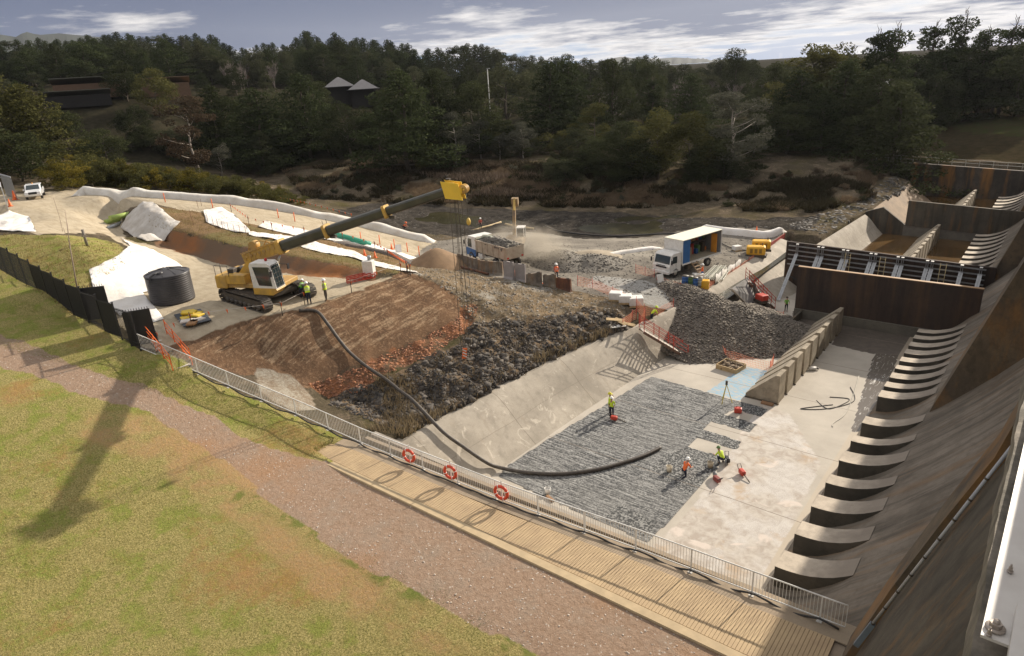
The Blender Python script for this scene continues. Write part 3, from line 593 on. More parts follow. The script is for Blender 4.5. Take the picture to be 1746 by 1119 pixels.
t = MB(); t.prism([(-21.2, 0), (-16.2, 0), (-16.2, 1.9), (-19, 4.0), (-21.2, 3.2)], .05, .5, 'y'); t.build('side_plate', DARKC, w3)
# basin beyond the bulkheads
fb = MB(); fb.quad((-22, 74.5, -.05), (-3, 74.5, -.05), (-3, 137, -.05), (-22, 137, -.05)); fo = fb.build('far_basin_floor', DARKC); tag(fo, kind='structure')
def water_mat(name, col, rough=.06, bs=1.2):
    m = bpy.data.materials.new(name); m.use_nodes = True; t = NT(m.node_tree); b = t.n['Principled BSDF']; P = t.add('ShaderNodeNewGeometry').outputs['Position']
    c = t.mix(t.ramp(t.noise(P, .25, 4), .35, .65), col, tuple(x*.6 for x in col)); t.l.new(c, b.inputs['Base Color']); b.inputs['Roughness'].default_value = rough; b.inputs['Specular IOR Level'].default_value = .5
    t.l.new(t.bump(t.noise(P, bs, 4, .6), .02, .5), b.inputs['Normal']); return m
wb = MB(); wb.quad((-21.2, 76.4, .3), (-4.5, 76.4, .3), (-4.5, 104.9, .3), (-21.2, 104.9, .3)); wb.quad((-21.2, 105.7, .25), (-4.5, 105.7, .25), (-4.5, 136.4, .25), (-21.2, 136.4, .25)); o = wb.build('basin_water', water_mat('brown_water', (.13, .075, .028), .15)); tag(o, kind='structure')
wg1 = strip_between('sloped_wall', [Vector((-22.3, 76.4, 3.15)), Vector((-21.6, 90, 3.15)), Vector((-20.9, 103.5, 3.15))], [Vector((-18.6, 76.4, .1)), Vector((-18.9, 92, .1)), Vector((-18.4, 104.8, .1))], CONC_WALL, 30, 6, lambda t: .25*math.sin(math.pi*min(1, t*1.6))*(1-t), None); tag(wg1, 'grey sloping concrete side wall of the flooded middle basin', 'retaining wall')
wg2 = strip_between('sloped_wall', [Vector((-20.6, 107, 3.3)), Vector((-20.1, 129.5, 3.4))], [Vector((-17.6, 107, .1)), Vector((-16.2, 130.5, .1))], concrete('tan_concrete', (.36, .26, .17), (.24, .18, .125)), 10, 6, None, None); tag(wg2, 'short tan sloping concrete wall near the distant end wall', 'retaining wall')
ew = empty('end_wall', (0, 137, 0), 0, 'tall dark rust streaked concrete wall closing the far end of the basins', 'retaining wall')
zl = aty(1480, 262+10, 137).z; zr = aty(1746, 280+12, 137).z
ENDC = concrete('end_wall_concrete', (.115, .095, .075), (.055, .048, .042), stain=.8, rust=.85, streakdir=(.55, .55, .09))
t = MB(); t.prism([(-29.5, -1), (5, -1), (5, zr-.5), (-29.5, zl)], 0, .6, 'y'); t.build('wall', ENDC, ew)
t = MB()
for i in range(15):
    x = -29+i*1.95; z = zl+(zr-zl)*(x+29.5)/25; t.bar((x, .3, z), (x, .3, z+1.05), .08)
for h in (1.05, .55): t.bar((-29.2, .3, zl+h), (-1, .3, zl+(zr-zl)*28/25+h), .05)
t.build('railing', mat('pale_rail', (.42, .42, .38), .6), ew)
# ---------------------------------------------------------------- timber deck, white fence, hose
DK = [at(525, 775, 4.2), at(1400, 1119, 4.2)]
BOARDM = mat('deck_boards', (.50, .37, .215), .8, .3, .9, col2=(.38, .275, .165), bump=.004, bs=40)
attach(BOARDM, lambda t, b: None)
dk = empty('timber_deck', (-18, 20, 4.2), 0, 'weathered timber boardwalk with cross boards beside the white railing', 'boardwalk')
def deck_far(x): return float(np.interp(x, fx_, fy_))-.62
def deck_near(x): return 18.72+(x+32)*.012
t = MB(); x = -32.6; k = 0
while x < -3.6:
    a, b = deck_near(x)+.45, deck_far(x)-.05; sh = (a-deck_near(-32.6)); t.box((x+18, (a+b)/2-20, .0-(k % 3)*.003), (.134, b-a, .045)); x += .15; k += 1
t.build('boards', BOARDM, dk)
t = MB(); t.bar((-33.1+18, deck_near(-33.1)+.2-20, .0), (-3.2+18, deck_near(-3.2)+.2-20, .0), .42, .07); t.bar((-32.8+18, deck_near(-33)-.03-20, -.2), (-3.2+18, deck_near(-3)-.03-20, -.2), .04, .4); t.build('edge_beam', mat('edge_timber', (.50, .385, .235), .8, .25, 1.5, bump=.004, bs=30), dk)
t = MB(); t.bar((-32+18, deck_far(-32)+.42-20, -.02), (-2.9+18, deck_far(-2.9)+.42-20, -.02), .95, .06); t.bar((-31+18, 22.15-20, -.5), (-3+18, 23.1-20, -.5), .25, .95); t.build('kerb', concrete('kerb_concrete', (.40, .31, .22), (.30, .24, .17)), dk)
t = MB(); t.box((-17+18, 22.9-20, -2.25), (28.5, .4, 4.2)); t.build('end_wall', CONC, dk); t = MB(); t.box((-3+18, 20.6-20, -.35), (2.6, 4.6, .5)); t.build('end_slab', concrete('kerb_concrete2', (.33, .26, .19), (.25, .2, .15)), dk)
def on_fence(d, side=0.):
    "point at distance d along the fence line from its right end"
    for a, b in zip(FENCE, FENCE[1:]):
        l = (b-a).length
        if d <= l: return a.lerp(b, d/l)
        d -= l
    return FENCE[-1].copy()
FL = sum((b-a).length for a, b in zip(FENCE[:8], FENCE[1:8]))
wf = empty('white_railing', (0, 0, 0), 0, 'long white metal railing with thin upright bars above the basin', 'railing')
HF = 1.2; t = MB(); NP_ = int(FL/.13)
for i in range(NP_+1):
    p = on_fence(i*FL/NP_); t.bar(p+Vector((0, 0, .16)), p+Vector((0, 0, HF)), .017)
t.build('balusters', WHITE, wf)
pl = [on_fence(min(i*.6, FL)) for i in range(int(FL/.6)+1)]+[on_fence(FL)]
t = MB(); t.tube([p+Vector((0, 0, HF)) for p in pl], .032, 6); t.build('top_rail', WHITE, wf); t = MB(); t.tube([p+Vector((0, 0, .16)) for p in pl], .03, 6); t.build('bottom_rail', WHITE, wf)
POSTD = [0.9+i*2.62 for i in range(int(FL/2.62)+1)]
for d in POSTD:
    if d > FL: break
    p = on_fence(d); t = MB(); t.box((0, 0, HF/2), (.055, .055, HF)); t.box((0, -.03, .02), (.2, .2, .03)); o = t.build('post', WHITE, wf); o.location = p
t = MB(); hp = []
for i in range(int((FL-.5)/.35)):
    p = on_fence(.2+i*.35); s = abs(math.sin((.2+i*.35-.9)*math.pi/2.62)); hp.append(p+Vector((.02, -.10, .14-.13*s+.06*math.sin(i*.9))))
t.tube(hp, .045, 7); tag(t.build('water_hose', RUBBER), 'thin black hose sagging along the foot of the white railing', 'hose')
# lifebuoys
lb = None
for i, (px, py) in enumerate(((700, 784), (771, 810), (858, 845))):
    d = min(np.arange(2, 40, .05), key=lambda q: abs(proj(on_fence(q)+Vector((0, 0, .75)))[0]-px)); c = on_fence(d)+Vector((0, -.16, .72))
    if lb is None:
        lb = empty('lifebuoy', c, 0); M = Euler((R(90), 0, R(10))).to_matrix().to_4x4()
        t = MB(); n = 12; t.lathe([(.36+.085*math.cos(2*math.pi*k/n), .07*math.sin(2*math.pi*k/n)) for k in range(n)], 36, M, closed=True); t.build('ring', mat('lifebuoy_red', (.72, .075, .03), .5, .15), lb)
        t = MB()
        for a in range(4):
            A = a*math.pi/2+.4; pts = [((.36+.092*math.cos(q))*math.cos(A), (.36+.092*math.cos(q))*math.sin(A), .077*math.sin(q)) for q in np.linspace(0, 2*math.pi, 13)]
            t.tube([M @ Vector(p) for p in pts], .022, 6); t.build('band', WHITE, lb); t = MB()
        t = MB(); t.box((0, .06, .0), (.05, .03, 1.4)); t.build('bracket', WHITE, lb); r = lb
    else: r = copy_tree(lb)
    r.location = c; tag(r, ['red lifebuoy on the white railing, nearest the grass', 'red lifebuoy on the white railing, between the other two', 'red lifebuoy on the white railing, nearest the dam'][i], 'lifebuoy', 'red lifebuoys on the white railing')
# ---------------------------------------------------------------- black security fence
MESHB = mat('black_mesh', (.02, .02, .022), .6)
bf = empty('security_fence', FENCE[7], 0, 'black stepped palisade security fence along the grass slope', 'fence')
o0 = Vector(FENCE[7]); pts = [Vector(FENCE[7])]; xcur = FENCE[7].x
while xcur > -100:
    xcur -= 2.35; pts.append(Vector((xcur, float(np.interp(xcur, fx_, fy_)), float(np.interp(xcur, fx_, fz_)))))
for i, (a, b) in enumerate(zip(pts, pts[1:])):
    zt = (a.z+b.z)/2+2.65; t = MB(); t.box((0, 0, 1.45), (.08, .08, 3.2)); t.box((0, 0, 3.06), (.12, .12, .04)); o = t.build('post', BLACKM, bf); o.location = b-o0+Vector((0, 0, -.2))
    t = MB(); n = 19
    for k in range(n+1):
        p = a.lerp(b, k/n); t.bar((p.x-o0.x, p.y-o0.y, p.z-o0.z+.05), (p.x-o0.x, p.y-o0.y, zt-o0.z), .022)
    for z in (zt-.12, zt-2.3): t.bar((a.x-o0.x, a.y-o0.y, z-o0.z), (b.x-o0.x, b.y-o0.y, z-o0.z), .045)
    n = 24
    if i in (1, 3, 4, 5, 6):     # shade cloth behind the bars
        t.prism([(0, 0), (1, 0), (1, 1), (0, 1)], 0, .012, 'y', 0, Matrix(((b.x-a.x, 0, 0, a.x-o0.x), (b.y-a.y, 1, 0, a.y-o0.y), (0, 0, zt-.1-min(a.z, b.z)-.2, min(a.z, b.z)+.25-o0.z), (0, 0, 0, 1))))
    t.build('panel', MESHB, bf)
t = MB(); t.box((0, 0, 1.45), (.08, .08, 3.2)); o = t.build('post', BLACKM, bf); o.location = (0, 0, -.2)
for nm, px, py, a in (('gate leaf', 247, 588, 62), ('gate leaf', 172, 545, 50)):
    b0 = hit(px, py); g = empty('fence_gate', b0, R(a), 'solid black gate leaf with spiked top %s' % ('beside the end of the white railing' if px > 200 else 'behind the middle of the black fence'), 'gate')
    t = MB(); t.box((0, 0, 1.3), (1.7, .05, 2.5)); t.build('leaf', BLACKM, g); t = MB()
    for k in range(10): t.lathe([(.02, 0), (.02, .12), (0, .2)], 6, Matrix.Translation((-.75+k*.165, 0, 2.55)))
    t.build('spikes', BLACKM, g)
# palisade panels at the far left
for k, (px, py, w_, h_, lab) in enumerate(((29, 341, 6.5, 2.9, 'grey palisade fence run behind the orange cones, at the far left edge'), (15, 361, 5.5, 3.0, 'pale palisade panel nearest the left edge by the white sheet'))):
    b0 = hit(px, py); g = empty('palisade_fence', b0, R(175 if k == 0 else 165), lab, 'fence'); t = MB()
    for i in range(int(w_/.14)): t.box((i*.14-.5, 0, h_/2), (.09, .02, h_)); t.lathe([(.05, 0), (0, .16)], 4, Matrix.Translation((i*.14-.5, 0, h_)))
    for z in (.4, h_-.4): t.bar((-.5, .03, z), (w_-.5, .03, z), .05)
    t.build('pales', GALV, g)
# near bridge steelwork (camera stands beside it)
ca, cb = at(1672, 1082, 21.62), at(1742, 774, 21.62)
g = empty('steel_girder', (0, 0, 0), 0, 'white painted steel girder bolted to the bridge ledge at the right edge', 'girder')
WG = mat('girder_white', (.62, .60, .57), .42, .1, 2, col2=(.50, .47, .44)); t = MB()
dr = (cb-ca).normalized(); rt_ = Vector((dr.y, -dr.x, 0)); far = ca+dr*14
V = [ca, ca+rt_*.62, far+rt_*.62, far]; t.raw([tuple(v) for v in V]+[tuple(v-Vector((0, 0, .02))) for v in V], [(0, 1, 2, 3), (7, 6, 5, 4), (0, 4, 5, 1), (1, 5, 6, 2), (2, 6, 7, 3), (3, 7, 4, 0)]); t.build('base_plate', WG, g)
t = MB(); c0 = ca+rt_*.2; t.bar(c0+dr*-1.5+Vector((0, 0, .06)), c0+dr*.28+Vector((0, 0, .06)), .12, .12); t.build('stiffener', WG, g)
t = MB(); t.bar(ca+rt_*.5-dr*2+Vector((0, 0, .75)), far+rt_*.5+Vector((0, 0, .75)), .03, 1.5); t.build('web', WG, g)  # web made extra tall so that it shades the base plate
for px, py, s in ((1697, 1071, 1.), (1722, 975, .35), (1686, 1083, .3)):
    p = at(px, py, 21.63); t = MB(); t.lathe([(.0, .0), (.055*s, 0), (.055*s, .008), (.0, .008)], 20, Matrix.Translation(p)); t.lathe([(.034*s, .008), (.034*s, .04), (.0, .042)], 6, Matrix.Translation(p), smooth=False); t.lathe([(.018*s, .04), (.018*s, .06), (0, .062)], 12, Matrix.Translation(p)); t.build('bolt', mat('bolt_steel', (.38, .33, .29), .5, metal=.4), g)
# conduit on the abutment
pp = [aty(1478, 1122, 20.4), aty(1510, 1068, 20.6), aty(1600, 955, 20.6), aty(1708, 822, 20.6)]; d_ = (pp[-1]-pp[1]).normalized(); pp[0] = pp[1]-d_*1.4; 
cn = empty('conduit', (0, 0, 0), 0, 'grey pipe conduit clipped up the dark abutment below the bridge', 'pipe'); t = MB(); t.tube([pp[1]+Vector((-.35, -.25, .1)), pp[3]+Vector((-.35, -.25, .1))+d_*2], .05, 10); t.build('pipe', mat('grey_pvc', (.42, .43, .46), .4), cn)
for k in range(9):
    p = pp[1].lerp(pp[3], k/8)+Vector((-.35, -.25, .1)); t = MB(); t.tube([p, p+d_*.06], .062, 10); t.build('clip', DKGREY, cn)
p = pp[1]+Vector((-.35, -.25, .1)); t = MB(); t.bar(p-d_*1.2, p, .17, .17); t.build('junction_box', mat('blue_grey_metal', (.16, .20, .24), .5), cn)
# ---------------------------------------------------------------- tread mats / sheets / berms
def drape(name, poly, mt, label, cat='sheet', lift=.06, step=.32, wr=.07, group=None, seed=0):
    "thin sheet lying over the ground inside a photo outline"
    bd = []
    for a, b in zip(poly, poly[1:]+poly[:1]):
        n = max(1, int(math.hypot(b[0]-a[0], b[1]-a[1])/7))
        bd += [hit(a[0]+(b[0]-a[0])*i/n, a[1]+(b[1]-a[1])*i/n) for i in range(n)]
    ow = [(p.x, p.y) for p in bd]; x0, x1 = min(p[0] for p in ow), max(p[0] for p in ow); y0, y1 = min(p[1] for p in ow), max(p[1] for p in ow)
    gx, gy = np.meshgrid(np.arange(x0, x1, step), np.arange(y0, y1, step)); gx = gx.ravel(); gy = gy.ravel(); q = inpoly(gx, gy, ow)
    P2 = [Vector(p) for p in ow]+[Vector((a, b)) for a, b in zip(gx[q], gy[q])]; n = len(ow)
    co, _, fc, _, _, _ = geometry.delaunay_2d_cdt(P2, [], [list(range(n))], 1, .001)
    V = []
    for c in co:
        wz = (fbm(c.x*.6+c.y, c.y*1.9-c.x*.3, .9, 3, seed)-.5)*wr*2.6+abs(fbm(c.x, c.y, .5, 2, seed+4)-.5)*wr+(.5-abs(fbm(c.x*.4+c.y*1.5, c.x*.2, 1.4, 2, seed+9)-.5)*6 > 0)*wr*1.1; V.append((c.x, c.y, hz(c.x, c.y)+lift+max(0, wz)))
    m_ = MB(); m_.raw(V, [tuple(f) for f in fc], 0, True); o = m_.build(name, mt); md = o.modifiers.new('thick', 'SOLIDIFY'); md.thickness = .02; md.offset = 1
    return tag(o, label, cat, group)
GEO = mat('white_geotextile', (.80, .78, .76), .85, .1, .45, col2=(.60, .56, .50), bump=.06, bs=2.2); GEOD = mat('muddy_geotextile', (.56, .54, .51), .9, .3, .7, col2=(.38, .345, .30), bump=.04, bs=3)
drape('geotextile_sheet', [(152, 462), (200, 438), (222, 420), (205, 405), (215, 412), (262, 428), (300, 447), (318, 463), (300, 500), (262, 497), (244, 500), (252, 512), (262, 522), (280, 545), (262, 551), (240, 530), (205, 540), (180, 520), (160, 495)], GEO, 'large bright white geotextile sheet draped between the grassy knoll and black tank', wr=.06)
drape('geotextile_sheet', [(0, 368), (16, 361), (50, 371), (62, 396), (0, 395), (-30, 395), (-30, 372)], GEO, 'bright white sheet on the bank at the left edge of the site', seed=3)
drape('geotextile_sheet', [(206, 390), (216, 370), (244, 346), (262, 347), (300, 378), (308, 381), (296, 390), (280, 412), (250, 412), (225, 403)], GEOD, 'grey muddy sheet wrapped over the end of the soil bank', seed=5, wr=.1)
drape('geotextile_sheet', [(347, 360), (378, 354), (400, 368), (424, 392), (428, 398), (402, 397), (372, 388), (352, 380)], GEO, 'white sheet on the back of the soil bank behind the stakes', seed=7)
drape('geotextile_sheet', [(424, 396), (500, 404), (560, 420), (604, 430), (640, 447), (700, 462), (714, 467), (690, 464), (640, 455), (600, 440), (540, 430), (480, 412), (425, 402)], GEO, 'long narrow white sheet lining the near side of the gravel drain', seed=9, step=.25)
drape('geotextile_sheet', [(441, 388), (452, 378), (530, 395), (600, 408), (660, 425), (710, 440), (700, 444), (640, 430), (560, 410), (500, 402)], GEO, 'long white sheet lining the road side of the gravel drain', seed=11, step=.25)
def lump(name, line, wd, h, mt, label, cat, seed=0, taper=.6):
    "soft bund following photo points on the ground"
    P = resample([hit(*p) for p in line], .45); k = 8; V = []
    for i, p in enumerate(P):
        d = (P[min(i+1, len(P)-1)]-P[max(i-1, 0)]); d.z = 0; d.normalize(); s = Vector((-d.y, d.x, 0)); e = min(1, i/3+.05, (len(P)-1-i)/3+.05)
        w_ = wd*(.85+.35*vnoise(i*.25, 0, 1, seed)); hh = h*e*(.75+.45*vnoise(i*.22, 3, 1, seed+1))
        for j in range(k+1):
            a = j/k*2-1; q = p+s*(a*w_); V.append((q.x, q.y, hz(q.x, q.y)-.12+(hh+.12)*max(0, 1-abs(a)**2.4)**.5+.05*vnoise(i*.8, j*1.3, 1, seed)))
    n = len(P); idx = np.arange(n*(k+1)).reshape(n, k+1)
    o = np_mesh(name, V, np.stack([idx[:-1, :-1], idx[1:, :-1], idx[1:, 1:], idx[:-1, 1:]], -1).reshape(-1, 4), mt, None, True); return tag(o, label, cat)
lump('sediment_bund', [(128, 335), (145, 331), (250, 334), (330, 341), (400, 347), (470, 357), (520, 366), (620, 386), (700, 405), (742, 413)], .8, .9, mat('pale_geotextile', (.70, .68, .63), .9, .3, .7, col2=(.50, .46, .40), bump=.05, bs=3), 'long low bund wrapped in pale fabric along the outer edge of the haul road', 'bund')
lump('rock_drain', [(570, 412), (620, 424), (680, 440), (712, 452)], .8, .35, mat('drain_rock', (.20, .17, .15), .95, .6, 9, col2=(.06, .055, .05), bump=.12, bs=6), 'strip of dark rock in the drain between two white sheets', 'rock drain', 3)
lump('sandbag_bund', [(1186, 392), (1240, 398), (1300, 405), (1342, 413)], .5, .75, GEO, 'bright white sandbag bund running from the river bed to the brown bulkhead', 'bund', 5)
lump('sandbag_bund', [(1020, 440), (1060, 432), (1090, 428), (1128, 423)], .4, .35, GEO, 'low crumpled white sandbag line left of the box truck', 'bund', 6)
# ---------------------------------------------------------------- gravel piles
def cone_pile(name, base, zc, outline, peaks, mt, label, cat, stones=0, ssize=.1, smat=None, nz=.16):
    "heap inside a world outline, heights from a list of peaks (x, y, z, radius)"
    xs = np.arange(min(p[0] for p in outline), max(p[0] for p in outline)+.1, .22); ys = np.arange(min(p[1] for p in outline), max(p[1] for p in outline)+.1, .22)
    X, Y = np.meshgrid(xs, ys, indexing='ij'); Z = np.full(X.shape, -9.)
    for x, y, z, r in peaks: Z = np.maximum(Z, z-np.maximum(0, (np.sqrt((X-x)**2+(Y-y)**2+.5)-.7))*z/r*1.0)
    Z += (fbm(X, Y, 1.1, 4, 3)-.5)*nz*2; n, m_ = X.shape
    idx = np.arange(n*m_).reshape(n, m_); q = np.stack([idx[:-1, :-1], idx[1:, :-1], idx[1:, 1:], idx[:-1, 1:]], -1).reshape(-1, 4)
    keep = (Z.reshape(-1)[q] > -.4).all(1); o = np_mesh(name, np.stack([X, Y, Z+base], -1).reshape(-1, 3), q[keep], mt, None, True); tag(o, label, cat)
    if stones:
        ok = np.argwhere(Z > .0); sel = ok[RNG.integers(0, len(ok), stones)]; P = np.stack([X[tuple(sel.T)], Y[tuple(sel.T)], Z[tuple(sel.T)]+base], -1)+RNG.uniform(-.11, .11, (stones, 3))*[1, 1, .2]
        scatter_rocks('stones', P, ssize, smat or mt, o)
    return o
_cube = np.array([(-1, -1, -1), (1, -1, -1), (1, 1, -1), (-1, 1, -1), (-1, -1, 1), (1, -1, 1), (1, 1, 1), (-1, 1, 1)], float)*.5
_cf = np.array([(3, 2, 1, 0), (4, 5, 6, 7), (0, 1, 5, 4), (1, 2, 6, 5), (2, 3, 7, 6), (3, 0, 4, 7)])
def scatter_rocks(name, P, size, mt, parent=None, var=.6, flat=.7):
    n = len(P); V = np.repeat(_cube[None], n, 0)*(1+RNG.uniform(-.38, .38, (n, 8, 3))); s = size*(1-var/2+RNG.random((n, 1, 1))**2*var*2); V = V*s*np.array([1, .85, flat])
    a = RNG.uniform(0, 6.28, n); b = RNG.uniform(-.6, .6, n); ca, sa, cb, sb = np.cos(a), np.sin(a), np.cos(b), np.sin(b)
    y = V[..., 1]*cb[:, None]-V[..., 2]*sb[:, None]; z = V[..., 1]*sb[:, None]+V[..., 2]*cb[:, None]; x = V[..., 0]
    V = np.stack([x*ca[:, None]-y*sa[:, None], x*sa[:, None]+y*ca[:, None], z], -1)+np.asarray(P)[:, None]
    Fq = (_cf[None]+(np.arange(n)*8)[:, None, None]).reshape(-1, 4); return np_mesh(name, V.reshape(-1, 3), Fq, mt, parent)
def rockmat(name, a, b, s=4.):
    m = bpy.data.materials.new(name); m.use_nodes = True; t = NT(m.node_tree); bs = t.n['Principled BSDF']; P = t.add('ShaderNodeNewGeometry').outputs['Position']
    v = t.add('ShaderNodeSeparateColor', {'Color': t.vor(P, s, 'F1', 'Color')}).outputs[0]; c = t.mix(v, a, b); c = t.mix(t.ramp(t.noise(P, .7, 3), .5, .62, 0, .5), c, tuple((x+y)/2*1.2 for x, y in zip(a, b)))
    t.l.new(c, bs.inputs['Base Color']); bs.inputs['Roughness'].default_value = .9; t.l.new(t.bump(t.noise(P, 11, 3), .05, .8), bs.inputs['Normal']); return m
AGG = rockmat('aggregate', (.26, .225, .185), (.07, .062, .055), 7.); AGGD = rockmat('grey_aggregate', (.21, .19, .16), (.075, .068, .06), 6.)
pk = [(at(1165, 505, 3.2).x, at(1165, 505, 3.2).y, 4.3, 8.5), (-24.6, 58.6, 3.9, 6.2), (-22.0, 59.6, 3.1, 5.2), (-20.1, 59.6, 2.3, 4.2), (-22.6, 58.2, 2.6, 4.2), (-19.2, 61.0, 1.9, 4.0), (-22, 62.5, 2.0, 4.5), (-18.4, 60.2, 1.2, 2.6), (-28.6, 58.8, 4.5, 9)]
outl = [(-31, 51), (-14, 51), (-14, 68), (-31, 68)]
cone_pile('gravel_heap', 0., 0, outl, pk, AGG, 'large heap of dark grey crushed rock spilling onto the basin floor', 'gravel heap', 22000, .095, AGG, .13)
b0 = hit(745, 452); cone_pile('soil_heap', b0.z-.3, 0, [(b0.x-5, b0.y-5), (b0.x+5, b0.y+5)], [(b0.x, b0.y, 2.1, 3.3)], mat('brown_soil', (.27, .175, .10), .95, .3, 1.2, bump=.03, bs=12), 'conical heap of brown soil beside the haul road', 'soil heap', nz=.05)
b0 = hit(955, 450); cone_pile('spoil_heap', b0.z-.3, 0, [(b0.x-7, b0.y-5), (b0.x+9, b0.y+6)], [(b0.x, b0.y, 1.9, 3.6), (b0.x+3, b0.y+2, 1.2, 3.6), (b0.x-3, b0.y+.5, 1.1, 3)], AGGD, 'dark spoil heap right of the excavator', 'spoil heap', 1500, .11, AGGD, .12)
b0 = hit(1010, 438); cone_pile('sand_heap', b0.z-.2, 0, [(b0.x-5, b0.y-4), (b0.x+5, b0.y+4)], [(b0.x, b0.y, .9, 3.2)], mat('pale_sand', (.36, .30, .22), .95, .3, 1.2), 'low pale sand heap behind the dark spoil heap', 'sand heap', nz=.05)
# loose rock on the slopes: nobody could count these
def rocks_in(poly, n, size, mt, name, sink=.02, var=.8):
    xs_ = [p[0] for p in poly]; ys_ = [p[1] for p in poly]; P = []
    while len(P) < n:
        px, py = random.uniform(min(xs_), max(xs_)), random.uniform(min(ys_), max(ys_))
        if inpoly([px], [py], poly)[0]: p = hit(px, py); P.append((p.x, p.y, p.z-sink))
    o = scatter_rocks(name, np.array(P), size, mt, None, var); return tag(o, kind='stuff')
ROCKM = rockmat('slope_rock', (.13, .112, .095), (.038, .036, .035), 2.5)
rocks_in(ZONE['rock'], 900, .24, ROCKM, 'slope_rocks', .1); rocks_in(ZONE['rock'], 7000, .085, ROCKM, 'slope_rubble', .0)
rocks_in(ZONE['orange'], 2600, .09, rockmat('orange_rock', (.40, .18, .09), (.22, .11, .07), 4), 'orange_rubble', .05)
rocks_in(ZONE['plateau'], 1400, .11, rockmat('grey_rock', (.30, .27, .23), (.14, .12, .10), 4), 'plateau_rubble', .03)
rocks_in([(700, 395), (850, 400), (1000, 420), (1180, 400), (1340, 392), (1290, 440), (1200, 490), (1060, 512), (900, 470), (760, 440)], 3500, .09, AGGD, 'pad_gravel', .02)
rocks_in([(1340, 385), (1460, 345), (1520, 300), (1560, 318), (1500, 345), (1440, 380), (1400, 400)], 1500, .26, rockmat('riprap_rock', (.13, .12, .11), (.05, .047, .043), 1.5), 'riprap', .15)
rocks_in([(560, 345), (800, 370), (1200, 372), (1400, 372), (1380, 392), (1200, 388), (1000, 402), (700, 392)], 2200, .15, rockmat('river_rock', (.10, .09, .08), (.04, .037, .034), 5), 'river_stones', .1)
rocks_in(ZONE['track'], 900, .035, mat('pale_stone', (.55, .48, .42), .9), 'track_pebbles', .005)
rocks_in([(1150, 610), (1240, 618), (1300, 605), (1365, 565), (1340, 600), (1250, 630)], 1, .1, AGG, 'floor_chips', 0) if 0 else None
# river
o = MB(); o.quad((-150, 62, 2.45), (-24, 62, 2.45), (-24, 112, 2.45), (-150, 112, 2.45)); ro = o.build('river', water_mat('river_water', (.05, .045, .022), .22, .9)); tag(ro, kind='structure')
